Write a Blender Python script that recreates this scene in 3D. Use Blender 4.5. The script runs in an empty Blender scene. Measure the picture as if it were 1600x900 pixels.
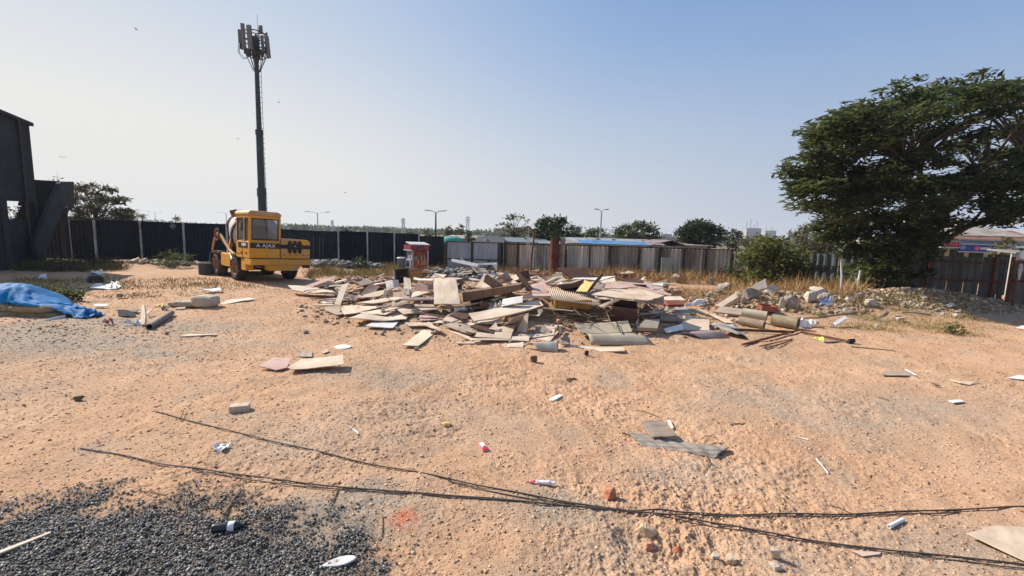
import bpy, bmesh, math, random
import numpy as np
from mathutils import Vector, Matrix, Quaternion
R = math.radians
rng = np.random.default_rng(7)
random.seed(11)
C = bpy.context.scene.collection

# ------------------------------------------------------------------ camera model
F = 690.0; CAMH = 2.1; PITCH = math.atan((450 - 366) / F); ROLL = math.atan(0.028)
_f = Vector((0, math.cos(PITCH), -math.sin(PITCH))); _r = Vector((1, 0, 0)); _u = _r.cross(_f)
CR = _r * math.cos(ROLL) + _u * math.sin(ROLL)
CU = _u * math.cos(ROLL) - _r * math.sin(ROLL)
EYE = Vector((0, 0, CAMH))

def ray(px, py):
    return (_f * F + CR * (px - 800) + CU * (450 - py)).normalized()

# ------------------------------------------------------------------ terrain
def bump2(x, y, cx, cy, rx, ry, p=2.0):
    return np.exp(-((np.abs(x - cx) / rx) ** p + (np.abs(y - cy) / ry) ** p))

def ground_z(x, y):
    x = np.asarray(x, float); y = np.asarray(y, float)
    z = 0.50 * bump2(x, y, 0.1, 12.3, 4.2, 2.7, 3)
    z = z + 0.45 * bump2(x, y, 8.3, 14.2, 2.9, 1.7)
    z = z + 0.62 * bump2(x, y, 13.6, 14.6, 3.0, 1.3)
    z = z + 0.30 * bump2(x, y, -9.0, 23.2, 3.0, 1.0)
    z = z + 0.35 * bump2(x, y, -2.2, 19.5, 2.0, 1.2)
    z = z + 0.12 * bump2(x, y, -9.5, 8.0, 3.0, 1.5)
    z = z + 0.20 * bump2(x, y, -20.0, 22.8, 8.0, 1.6)
    z = z + 0.04 * np.sin(x * 0.55 + 0.4) * np.cos(y * 0.43 + 1.0) + 0.02 * np.sin(x * 1.3 + y * 0.9)
    return z

OCT = ((0.9, 0.020, 1), (0.33, 0.020, 2), (0.14, 0.015, 3), (0.065, 0.014, 4), (0.03, 0.010, 5))
PITS = []
def micro(X, Y, sp=None):
    """small relief of the trodden soil, metres"""
    X = np.asarray(X, float); Y = np.asarray(Y, float); Z = np.zeros_like(X)
    rough = 0.6 + 0.8 * fbm(X * 0.7, Y * 0.7, 3, 31)
    patch = np.clip(0.10 + 2.0 * (fbm(X * 0.9, Y * 0.9, 5, 33) - .32), .06, 1.0)
    for wl_, a, sd_ in OCT:
        k = 1.0 if sp is None else np.clip(wl_ / (1.8 * sp), 0, 1)
        n = vnoise(X / wl_ + 3.7 * sd_, Y / wl_ + 1.3 * sd_, 40 + sd_)
        n2 = vnoise((X + 0.5 * Y) / wl_ * 1.37, (Y - 0.5 * X) / wl_ * 1.37, 60 + sd_)
        q = (n + n2) - 1.0
        if sd_ >= 3: q = (0.40 - np.abs(q) * 1.7) * patch      # crumbly ridged clods
        Z = Z + k * a * rough * q
    # wheel ruts of the mixer truck
    for cx, cy, rad in ((-14.0, 1.5, 13.2), (-14.0, 1.5, 15.0), (9.5, 15.0, 12.6), (9.5, 15.0, 10.8)):
        q = np.hypot(X - cx, Y - cy) - rad; an = np.arctan2(Y - cy, X - cx) * rad
        ins = .4 * np.exp(-(q / .16) ** 4)
        Z = Z * (1 - .55 * ins) - ins * (.014 - .010 * (np.sin(an * 2 * np.pi / .22 + 6 * np.abs(q)) > .2)) + .005 * np.exp(-((np.abs(q) - .22) / .06) ** 2)
    for x, y, r, dp in PITS:
        Z = Z - dp * bump2(X, Y, x, y, r, r * .6) + 0.6 * dp * bump2(X, Y, x - r * 1.1, y + r * .5, r * .7, r * .4)
    return Z

_Y = np.concatenate([np.linspace(1.2, 30, 1500), np.linspace(30, 200, 300)])
def hit(px, py, dz=0.0):
    d = ray(px, py)
    t = _Y / d.y
    X = d.x * t; Z = CAMH + d.z * t
    g = Z - ground_z(X, _Y) - dz
    k = np.nonzero(g <= 0)[0]
    if len(k) == 0: return EYE + d * (60 / d.y)
    i = k[0]
    if i == 0: yy = _Y[0]
    else:
        a, b = g[i - 1], g[i]; yy = _Y[i - 1] + (_Y[i] - _Y[i - 1]) * a / (a - b)
    P = EYE + d * (yy / d.y)
    if yy < 9:
        for _ in range(3):
            t2 = (float(ground_z(P.x, P.y)) + float(micro(np.array([P.x]), np.array([P.y]))[0]) + dz - CAMH) / d.z
            P = EYE + d * t2
    return P
def atY(px, py, Y):
    d = ray(px, py); return EYE + d * (Y / d.y)
def onplane(px, py, p, n):
    d = ray(px, py); return EYE + d * ((p - EYE).dot(n) / d.dot(n))
def gnormal(p):
    e = 0.25
    dx = float(ground_z(p.x + e, p.y) - ground_z(p.x - e, p.y)) / (2 * e)
    dy = float(ground_z(p.x, p.y + e) - ground_z(p.x, p.y - e)) / (2 * e)
    return Vector((-dx, -dy, 1)).normalized()
def gz(x, y): return float(ground_z(x, y))

# ------------------------------------------------------------------ noise (numpy)
def vnoise(x, y, seed=0):
    ix = np.floor(x).astype(np.int64); iy = np.floor(y).astype(np.int64)
    fx = x - ix; fy = y - iy
    ux = fx * fx * fx * (fx * (fx * 6 - 15) + 10); uy = fy * fy * fy * (fy * (fy * 6 - 15) + 10)
    def hsh(a, b):
        h = (a * 374761393 + b * 668265263 + seed * 144269) & 0xffffffff
        h = ((h ^ (h >> 13)) * 1274126177) & 0xffffffff
        h = h ^ (h >> 16)
        return (h & 0xffff) / 65535.0
    a = hsh(ix, iy); b = hsh(ix + 1, iy); c = hsh(ix, iy + 1); d = hsh(ix + 1, iy + 1)
    return (a + (b - a) * ux) * (1 - uy) + (c + (d - c) * ux) * uy
def fbm(x, y, o=4, seed=0):
    s = 0; a = 0.5; t = 0
    for i in range(o):
        s = s + a * vnoise(x * 2 ** i + 17 * i, y * 2 ** i - 9 * i, seed + i); t += a; a *= 0.55
    return s / t

# ------------------------------------------------------------------ objects
def tag(o, label=None, cat=None, group=None, kind=None):
    if label: o['label'] = label
    if cat: o['category'] = cat
    if group: o['group'] = group
    if kind: o['kind'] = kind
    elif cat: o['kind'] = 'thing'
    return o
def empty(name, label, cat, loc=(0, 0, 0), rz=0, group=None):
    o = bpy.data.objects.new(name, None); C.objects.link(o)
    o.location = loc; o.rotation_euler = (0, 0, rz); o.empty_display_size = 0.2
    return tag(o, label, cat, group)

class MB:
    def __init__(s): s.v = []; s.f = []
    def add(s, vs, fs):
        b = len(s.v); s.v += [Vector(v) for v in vs]; s.f += [[b + i for i in f] for f in fs]; return s
    def box(s, c, d, m=None):
        c = Vector(c); vs = []
        for z in (-.5, .5):
            for x, y in ((-.5, -.5), (.5, -.5), (.5, .5), (-.5, .5)):
                v = Vector((x * d[0], y * d[1], z * d[2]))
                if m is not None: v = m @ v
                vs.append(c + v)
        return s.add(vs, [(3, 2, 1, 0), (4, 5, 6, 7), (0, 1, 5, 4), (1, 2, 6, 5), (2, 3, 7, 6), (3, 0, 4, 7)])
    def bar(s, a, b, w, h, up=(0, 0, 1)):
        a = Vector(a); b = Vector(b); d = (b - a); L = d.length; d.normalize()
        u = Vector(up); x = d.cross(u)
        if x.length < 1e-4: x = d.cross(Vector((0, 1, 0)))
        x.normalize(); z = x.cross(d)
        m = Matrix((x, d, z)).transposed()
        return s.box((a + b) / 2, (w, L, h), m)
    def prism(s, pts, off):
        n = len(pts); off = Vector(off); P = [Vector(p) for p in pts]
        return s.add(P + [p + off for p in P], [list(range(n)), list(range(2 * n - 1, n - 1, -1))] + [[i, i + n, (i + 1) % n + n, (i + 1) % n] for i in range(n)])
    def tube(s, pts, r, n=8, cap=True):
        P = [Vector(p) for p in pts]; k = len(P)
        rr = r if isinstance(r, (list, tuple)) else [r] * k
        t0 = (P[1] - P[0]).normalized(); x = t0.orthogonal().normalized(); vs = []; pt = t0
        for i in range(k):
            t = (P[min(i + 1, k - 1)] - P[max(i - 1, 0)]).normalized()
            x = (x - t * x.dot(t))
            x = x.normalized() if x.length > 1e-6 else t.orthogonal().normalized()
            y = t.cross(x)
            for j in range(n):
                a = 2 * math.pi * j / n; vs.append(P[i] + (x * math.cos(a) + y * math.sin(a)) * rr[i])
        fs = [[i * n + j, i * n + (j + 1) % n, (i + 1) * n + (j + 1) % n, (i + 1) * n + j] for i in range(k - 1) for j in range(n)]
        if cap: fs += [list(range(n - 1, -1, -1)), list(range((k - 1) * n, k * n))]
        return s.add(vs, fs)
    def lathe(s, prof, m=None, n=24, close=False):
        vs = []
        for r, z in prof:
            for j in range(n):
                a = 2 * math.pi * j / n; v = Vector((r * math.cos(a), r * math.sin(a), z))
                vs.append(m @ v if m is not None else v)
        k = len(prof)
        fs = [[i * n + j, i * n + (j + 1) % n, (i + 1) * n + (j + 1) % n, (i + 1) * n + j] for i in range(k - 1) for j in range(n)]
        if close: fs += [[(k - 1) * n + j, (k - 1) * n + (j + 1) % n, (j + 1) % n, j] for j in range(n)]
        else: fs += [list(range(n - 1, -1, -1)), list(range((k - 1) * n, k * n))]
        return s.add(vs, fs)
    def build(s, name, mat, parent=None, smooth=False, origin=None, frame=None, bevel=0, recalc=True, ang=40):
        me = bpy.data.meshes.new(name)
        if frame is not None:
            inv = frame.inverted(); vs = [inv @ v for v in s.v]
        elif origin is not None:
            if origin == 'base':
                a = np.array([v[:] for v in s.v]); origin = Vector(((a[:, 0].min() + a[:, 0].max()) / 2, (a[:, 1].min() + a[:, 1].max()) / 2, a[:, 2].min()))
            vs = [v - Vector(origin) for v in s.v]
        else: vs = s.v
        me.from_pydata([v[:] for v in vs], [], s.f)
        if recalc:
            bm = bmesh.new(); bm.from_mesh(me); bmesh.ops.recalc_face_normals(bm, faces=bm.faces); bm.to_mesh(me); bm.free()
        if smooth:
            me.polygons.foreach_set('use_smooth', [True] * len(me.polygons))
            try: me.set_sharp_from_angle(angle=R(ang))
            except Exception: pass
        me.materials.append(mat)
        o = bpy.data.objects.new(name, me); C.objects.link(o)
        if parent: o.parent = parent
        if frame is not None: o.matrix_world = frame
        elif origin is not None: o.location = origin
        if bevel:
            b = o.modifiers.new('bevel', 'BEVEL'); b.width = bevel; b.segments = 2; b.limit_method = 'ANGLE'; b.angle_limit = R(35)
        return o

def np_mesh(name, V, Fa, mat, parent=None, smooth=False, loc=(0, 0, 0)):
    me = bpy.data.meshes.new(name); V = np.asarray(V, np.float32); Fa = np.asarray(Fa, np.int32)
    k = Fa.shape[1]
    me.vertices.add(len(V)); me.vertices.foreach_set('co', V.ravel())
    me.loops.add(Fa.size); me.loops.foreach_set('vertex_index', Fa.ravel())
    me.polygons.add(len(Fa)); me.polygons.foreach_set('loop_start', np.arange(0, Fa.size, k, dtype=np.int32))
    try: me.polygons.foreach_set('loop_total', np.full(len(Fa), k, np.int32))
    except Exception: pass
    me.update(calc_edges=True)
    if smooth: me.polygons.foreach_set('use_smooth', np.ones(len(Fa), bool))
    me.materials.append(mat)
    o = bpy.data.objects.new(name, me); C.objects.link(o)
    if parent: o.parent = parent
    o.location = loc
    return o
def rand_rots(n):
    q = rng.normal(size=(n, 4)); q /= np.linalg.norm(q, axis=1)[:, None]
    w, x, y, z = q.T
    return np.stack([np.stack([1 - 2 * (y * y + z * z), 2 * (x * y - z * w), 2 * (x * z + y * w)], -1),
                     np.stack([2 * (x * y + z * w), 1 - 2 * (x * x + z * z), 2 * (y * z - x * w)], -1),
                     np.stack([2 * (x * z - y * w), 2 * (y * z + x * w), 1 - 2 * (x * x + y * y)], -1)], 1)
def stones(name, pos, size, mat, flat=0.75, parent=None):
    """many small angular lumps as one mesh: jittered octa-cubes"""
    n = len(pos)
    base = np.array([[-1, -1, -1], [1, -1, -1], [1, 1, -1], [-1, 1, -1], [-1, -1, 1], [1, -1, 1], [1, 1, 1], [-1, 1, 1]], float) * 0.5
    fq = np.array([[3, 2, 1, 0], [4, 5, 6, 7], [0, 1, 5, 4], [1, 2, 6, 5], [2, 3, 7, 6], [3, 0, 4, 7]])
    v = base[None] * (0.75 + 0.6 * rng.random((n, 8, 3)))
    v = v * (size[:, None, None] * np.stack([0.8 + 0.5 * rng.random(n), 0.8 + 0.4 * rng.random(n), 0.5 + 0.35 * rng.random(n)], -1)[:, None, :])
    v = np.einsum('nij,nkj->nki', rand_rots(n), v)
    v[:, :, 2] *= flat
    v = v + pos[:, None, :]
    f = (fq[None] + (np.arange(n) * 8)[:, None, None]).reshape(-1, 4)
    return np_mesh(name, v.reshape(-1, 3), f, mat, parent)
def leaves_mesh(name, p, d, s, L, W, mat, parent=None):
    n = len(p); L = np.broadcast_to(L, (n,))[:, None]; W = np.broadcast_to(W, (n,))[:, None]
    m = p + d * L * 0.5
    nrm = np.cross(d, s) * L * 0.12
    v = np.stack([p, m + s * W * 0.5 + nrm, p + d * L, m - s * W * 0.5 + nrm], 1).reshape(-1, 3)
    f = np.arange(n * 4).reshape(n, 4)
    return np_mesh(name, v, f, mat, parent)
def unit(a): return a / np.maximum(np.linalg.norm(a, axis=1), 1e-9)[:, None]

# ------------------------------------------------------------------ materials
MATS = {}
def newmat(name):
    m = bpy.data.materials.new(name); m.use_nodes = True
    nt = m.node_tree; return m, nt, nt.nodes['Principled BSDF'], nt.nodes.new, nt.links.new
def rgba(c): return (c[0], c[1], c[2], 1)
def M(name, c1, c2=None, scale=6.0, rough=0.8, bump=0.15, bscale=None, metal=0.0, dirt=None, dirt_amt=0.35, vary=0.0, stretch=(1, 1, 1), spec=0.3, contrast=(0.35, 0.65)):
    if name in MATS: return MATS[name]
    m, nt, p, N, L = newmat(name)
    tc = N('ShaderNodeTexCoord'); mp = N('ShaderNodeMapping'); mp.inputs['Scale'].default_value = stretch
    oi = N('ShaderNodeObjectInfo'); ad = N('ShaderNodeVectorMath'); ad.operation = 'ADD'
    mul = N('ShaderNodeVectorMath'); mul.operation = 'SCALE'; mul.inputs['Scale'].default_value = 37.0
    cmb = N('ShaderNodeCombineXYZ')
    for i in range(3): L(oi.outputs['Random'], cmb.inputs[i])
    L(cmb.outputs[0], mul.inputs[0]); L(tc.outputs['Object'], mp.inputs[0]); L(mp.outputs[0], ad.inputs[0]); L(mul.outputs[0], ad.inputs[1])
    no = N('ShaderNodeTexNoise'); no.inputs['Scale'].default_value = scale; no.inputs['Detail'].default_value = 6; no.inputs['Roughness'].default_value = 0.65
    L(ad.outputs[0], no.inputs['Vector'])
    rp = N('ShaderNodeValToRGB'); rp.color_ramp.elements[0].position = contrast[0]; rp.color_ramp.elements[1].position = contrast[1]
    rp.color_ramp.elements[0].color = rgba(c1); rp.color_ramp.elements[1].color = rgba(c2 or [min(1, x * 1.25) for x in c1])
    L(no.outputs['Fac'], rp.inputs['Fac'])
    col = rp.outputs['Color']
    if dirt:
        n2 = N('ShaderNodeTexNoise'); n2.inputs['Scale'].default_value = scale * 0.37; n2.inputs['Detail'].default_value = 8; n2.inputs['Roughness'].default_value = 0.7
        L(ad.outputs[0], n2.inputs['Vector'])
        r2 = N('ShaderNodeMapRange'); r2.inputs['From Min'].default_value = 0.48; r2.inputs['From Max'].default_value = 0.72; r2.inputs['To Max'].default_value = dirt_amt * 1.6
        L(n2.outputs['Fac'], r2.inputs['Value'])
        mx = N('ShaderNodeMix'); mx.data_type = 'RGBA'; L(r2.outputs[0], mx.inputs['Factor']); L(col, mx.inputs['A']); mx.inputs['B'].default_value = rgba(dirt)
        col = mx.outputs['Result']
    if vary:
        hv = N('ShaderNodeHueSaturation'); mr = N('ShaderNodeMapRange'); mr.inputs['To Min'].default_value = 1 - vary; mr.inputs['To Max'].default_value = 1 + vary * 0.8
        L(oi.outputs['Random'], mr.inputs['Value']); L(mr.outputs[0], hv.inputs['Value']); L(col, hv.inputs['Color']); col = hv.outputs['Color']
    L(col, p.inputs['Base Color'])
    p.inputs['Roughness'].default_value = rough; p.inputs['Metallic'].default_value = metal; p.inputs['Specular IOR Level'].default_value = spec
    if bump:
        n3 = N('ShaderNodeTexNoise'); n3.inputs['Scale'].default_value = bscale or scale * 4; n3.inputs['Detail'].default_value = 5
        L(ad.outputs[0], n3.inputs['Vector'])
        bp = N('ShaderNodeBump'); bp.inputs['Strength'].default_value = bump; bp.inputs['Distance'].default_value = 0.02
        L(n3.outputs['Fac'], bp.inputs['Height']); L(bp.outputs[0], p.inputs['Normal'])
    MATS[name] = m; return m
def leafmat(name, c1, c2, trans=0.3, rough=0.55, gloss=0.25):
    m, nt, p, N, L = newmat(name)
    g = N('ShaderNodeNewGeometry'); rp = N('ShaderNodeValToRGB')
    rp.color_ramp.elements[0].color = rgba(c1); rp.color_ramp.elements[1].color = rgba(c2)
    L(g.outputs['Random Per Island'], rp.inputs['Fac']); L(rp.outputs[0], p.inputs['Base Color'])
    p.inputs['Roughness'].default_value = rough; p.inputs['Specular IOR Level'].default_value = gloss
    t = N('ShaderNodeBsdfTranslucent'); L(rp.outputs[0], t.inputs['Color'])
    mx = N('ShaderNodeMixShader'); mx.inputs[0].default_value = trans
    L(p.outputs[0], mx.inputs[1]); L(t.outputs[0], mx.inputs[2]); L(mx.outputs[0], nt.nodes['Material Output'].inputs['Surface'])
    return m
def rgb(r, g, b):  # sRGB 0-255 to linear
    f = lambda c: (c / 255 / 12.92) if c <= 10 else ((c / 255 + 0.055) / 1.055) ** 2.4
    return (f(r), f(g), f(b))
# ------------------------------------------------------------------ scene, camera, light
sc = bpy.context.scene
cam = bpy.data.cameras.new('camera'); co = bpy.data.objects.new('camera', cam); C.objects.link(co); sc.camera = co
cam.sensor_width = 36; cam.lens = F * 36 / 1600; cam.clip_start = 0.05; cam.clip_end = 5000
co.matrix_world = Matrix.Translation(EYE) @ Matrix((CR, CU, -_f)).transposed().to_4x4()
SUN_EL = R(37); SUN_AZ = R(-62)       # azimuth from +Y, negative = to the left
sd = Vector((math.sin(SUN_AZ) * math.cos(SUN_EL), math.cos(SUN_AZ) * math.cos(SUN_EL), math.sin(SUN_EL)))
sl = bpy.data.lights.new('sun', 'SUN'); sl.energy = 5.0; sl.angle = R(0.5); sl.color = (1, 0.93, 0.83)
so = bpy.data.objects.new('sun', sl); C.objects.link(so); so.rotation_euler = sd.to_track_quat('Z', 'Y').to_euler(); so.location = sd * 60
w = bpy.data.worlds.new('World'); sc.world = w; w.use_nodes = True
wn = w.node_tree.nodes; wl = w.node_tree.links.new
sky = wn.new('ShaderNodeTexSky'); sky.sky_type = 'NISHITA'; sky.sun_disc = False
sky.sun_elevation = SUN_EL; sky.sun_rotation = SUN_AZ
sky.altitude = 50; sky.air_density = 1.0; sky.dust_density = 0.5; sky.ozone_density = 3.0
# the glare round the sun is veiled by dust: bright parts are compressed, hue kept
sc_ = wn.new('ShaderNodeVectorMath'); sc_.operation = 'MULTIPLY'; sc_.inputs[1].default_value = (0.92, 1.50, 1.80); wl(sky.outputs[0], sc_.inputs[0]); dl = wn.new('ShaderNodeVectorMath'); dl.operation = 'DOT_PRODUCT'; dl.inputs[1].default_value = (0.07, 0.08, 0.06); wl(sc_.outputs[0], dl.inputs[0])
a1 = wn.new('ShaderNodeMath'); a1.operation = 'ADD'; a1.inputs[1].default_value = 0.62; wl(dl.outputs['Value'], a1.inputs[0])
dv = wn.new('ShaderNodeVectorMath'); dv.operation = 'DIVIDE'; wl(sc_.outputs[0], dv.inputs[0]); wl(a1.outputs[0], dv.inputs[1])
tcw = wn.new('ShaderNodeTexCoord'); sx = wn.new('ShaderNodeSeparateXYZ'); wl(tcw.outputs['Generated'], sx.inputs[0])
mrw = wn.new('ShaderNodeMapRange'); mrw.interpolation_type = 'SMOOTHERSTEP'
mrw.inputs['From Min'].default_value = -0.1; mrw.inputs['From Max'].default_value = 0.62; mrw.inputs['To Min'].default_value = 0.97; mrw.inputs['To Max'].default_value = 0.18
wl(sx.outputs['Z'], mrw.inputs['Value'])
# dusty air: whiter and warmer towards the sun, bluer away from it
def wdot(v):
    d_ = wn.new('ShaderNodeVectorMath'); d_.operation = 'DOT_PRODUCT'; wl(tcw.outputs['Generated'], d_.inputs[0]); d_.inputs[1].default_value = v; return d_.outputs['Value']
def wrange(s_, a, b, c, d):
    m_ = wn.new('ShaderNodeMapRange'); wl(s_, m_.inputs['Value'])
    m_.interpolation_type = 'SMOOTHSTEP'
    for k_, v_ in zip(('From Min', 'From Max', 'To Min', 'To Max'), (a, b, c, d)): m_.inputs[k_].default_value = v_
    return m_.outputs[0]
hz_ = wn.new('ShaderNodeMix'); hz_.data_type = 'RGBA'; wl(wrange(wdot((math.sin(SUN_AZ), math.cos(SUN_AZ), 0)), -.4, 1, 0, 1), hz_.inputs['Factor']); hz_.inputs['A'].default_value = (3.8, 4.2, 5.25, 1); hz_.inputs['B'].default_value = (6.6, 6.55, 6.4, 1)
fa = wn.new('ShaderNodeMath'); fa.operation = 'ADD'; fa.use_clamp = True; wl(mrw.outputs[0], fa.inputs[0]); wl(wrange(wdot(sd[:]), .35, 1.0, 0, .32), fa.inputs[1])
mxw = wn.new('ShaderNodeMix'); mxw.data_type = 'RGBA'; wl(fa.outputs[0], mxw.inputs['Factor']); wl(dv.outputs[0], mxw.inputs['A'])
wl(hz_.outputs['Result'], mxw.inputs['B'])
wl(mxw.outputs['Result'], wn['Background'].inputs['Color'])
wn['Background'].inputs['Strength'].default_value = 0.092
sc.view_settings.view_transform = 'Standard'; sc.view_settings.look = 'None'; sc.view_settings.exposure = 0.48; sc.view_settings.gamma = 1.0
sc.cycles.max_bounces = 6; sc.cycles.diffuse_bounces = 3; sc.cycles.glossy_bounces = 3; sc.cycles.transmission_bounces = 6; sc.cycles.transparent_max_bounces = 8
sc.cycles.volume_bounces = 0; sc.cycles.use_denoising = True; sc.cycles.sample_clamp_indirect = 6

# ------------------------------------------------------------------ ground sheet
def world_poly(pxs): return [hit(x, y) for x, y in pxs]
def poly_sd(X, Y, poly):
    """signed distance to polygon, negative inside"""
    P = [(p[0], p[1]) for p in poly]; n = len(P)
    d = np.full(X.shape, 1e9); ins = np.zeros(X.shape, bool)
    for i in range(n):
        x1, y1 = P[i]; x2, y2 = P[(i + 1) % n]
        ex, ey = x2 - x1, y2 - y1
        t = np.clip(((X - x1) * ex + (Y - y1) * ey) / (ex * ex + ey * ey + 1e-12), 0, 1)
        d = np.minimum(d, np.hypot(X - x1 - t * ex, Y - y1 - t * ey))
        c = ((y1 > Y) != (y2 > Y)) & (X < (x2 - x1) * (Y - y1) / (y2 - y1 + 1e-12) + x1)
        ins ^= c
    return np.where(ins, -d, d)
for px, py, r, dp in ((1000, 850, .16, .06), (1050, 862, .14, .05), (975, 835, .1, .03), (900, 600, .25, .03), (420, 600, .3, .03)):
    p = hit(px, py); PITS.append((p.x, p.y, r, dp))
gp = [hit(x, y) for x, y in ((0, 792), (110, 775), (330, 792), (400, 796), (500, 818), (555, 850), (545, 899))]
gravel_poly = [Vector((-9, gp[0].y + 0.25, 0))] + gp + [Vector((gp[-1].x - 0.1, 1.2, 0)), Vector((-9, 0.6, 0))]
GREY = [(480, 690, 1.1, .5, .5), (850, 795, .5, .25, .9), (700, 660, 1.4, .6, .45), (1350, 650, 1.6, .9, .45), (1500, 860, .9, .35, .8), (1250, 880, .6, .3, .6),
        (1100, 740, .9, .3, .5), (60, 530, 2.6, 1.0, 1.0), (230, 510, 1.8, .7, .9), (600, 585, 1.2, .6, .5), (560, 800, .5, .35, .8), (0, 610, 1.6, .6, .4), (1450, 640, 2.0, .8, .5),
        (950, 870, .5, .25, .5), (1560, 480, 2.2, .9, .9)]
def masks(X, Y):
    sdv = poly_sd(X, Y, gravel_poly) + (fbm(X * 4, Y * 4, 5, 5) - 0.5) * 0.9
    g = np.clip(0.5 - sdv / 0.42, 0, 1)
    gr = np.zeros_like(X)
    for px, py, rx, ry, s in GREY:
        p = hit(px, py); gr = np.maximum(gr, s * bump2(X, Y, p.x, p.y, rx, ry))
    nz = fbm(X * 1.3, Y * 1.3, 4, 9)
    gr = np.clip(gr * (0.35 + 1.5 * nz) + np.clip((nz - 0.58) * 2.2, 0, 0.5), 0, 1)
    hp = np.clip(1.15 * bump2(X, Y, 0.1, 12.3, 4.6, 3.0, 4), 0, 1)
    hp = np.maximum(hp, bump2(X, Y, 8.3, 14.4, 3.2, 1.9)); hp = np.maximum(hp, 0.9 * bump2(X, Y, 13.6, 14.8, 3.2, 1.4))
    hp = np.maximum(hp, bump2(X, Y, -9.0, 23.2, 3.2, 1.1)); hp = np.maximum(hp, bump2(X, Y, -20, 23, 7, 1.8)); hp = np.maximum(hp, 0.8 * bump2(X, Y, -2.2, 19.5, 2.2, 1.3))
    return g, gr, hp
def make_ground():
    D = np.concatenate([np.linspace(0.25, 1.5, 10), 1 / np.linspace(1 / 1.62, 1 / 60, 820), np.geomspace(62, 640, 40)])
    A = np.concatenate([np.linspace(R(-58), R(58), 1150), np.linspace(R(58), R(302), 62)[1:-1]])
    nD, nA = len(D), len(A)
    DD, AA = np.meshgrid(D, A, indexing='ij')
    X = DD * np.sin(AA); Y = DD * np.cos(AA)
    Z = ground_z(X, Y)
    sp = np.gradient(D)[:, None]
    g, gr, hp = masks(X, Y)
    Z = Z + micro(X, Y, sp) * (1 + 0.6 * hp)
    V = np.stack([X, Y, Z], -1).reshape(-1, 3)
    i = np.arange(nD - 1)[:, None] * nA; j = np.arange(nA)[None]; j2 = (j + 1) % nA
    Fq = np.stack([i + j, i + j2, i + nA + j2, i + nA + j], -1).reshape(-1, 4)[:, ::-1]
    # centre cap
    V = np.vstack([V, [[0, 0, gz(0, 0)]]]); c = len(V) - 1
    k = np.arange(0, nA, 2); cap = np.stack([np.full(len(k), c), k, (k + 1) % nA, (k + 2) % nA], -1)[:, ::-1]
    Fq = np.vstack([Fq, cap])
    o = np_mesh('ground', V, Fq, ground_mat(), smooth=True)
    at = o.data.color_attributes.new('mask', 'FLOAT_COLOR', 'POINT')
    col = np.ones((len(V), 4), np.float32)
    col[:-1, 0] = g.ravel(); col[:-1, 1] = gr.ravel(); col[:-1, 2] = hp.ravel()
    at.data.foreach_set('color', col.ravel())
    tag(o, kind='structure')
    return o
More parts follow.
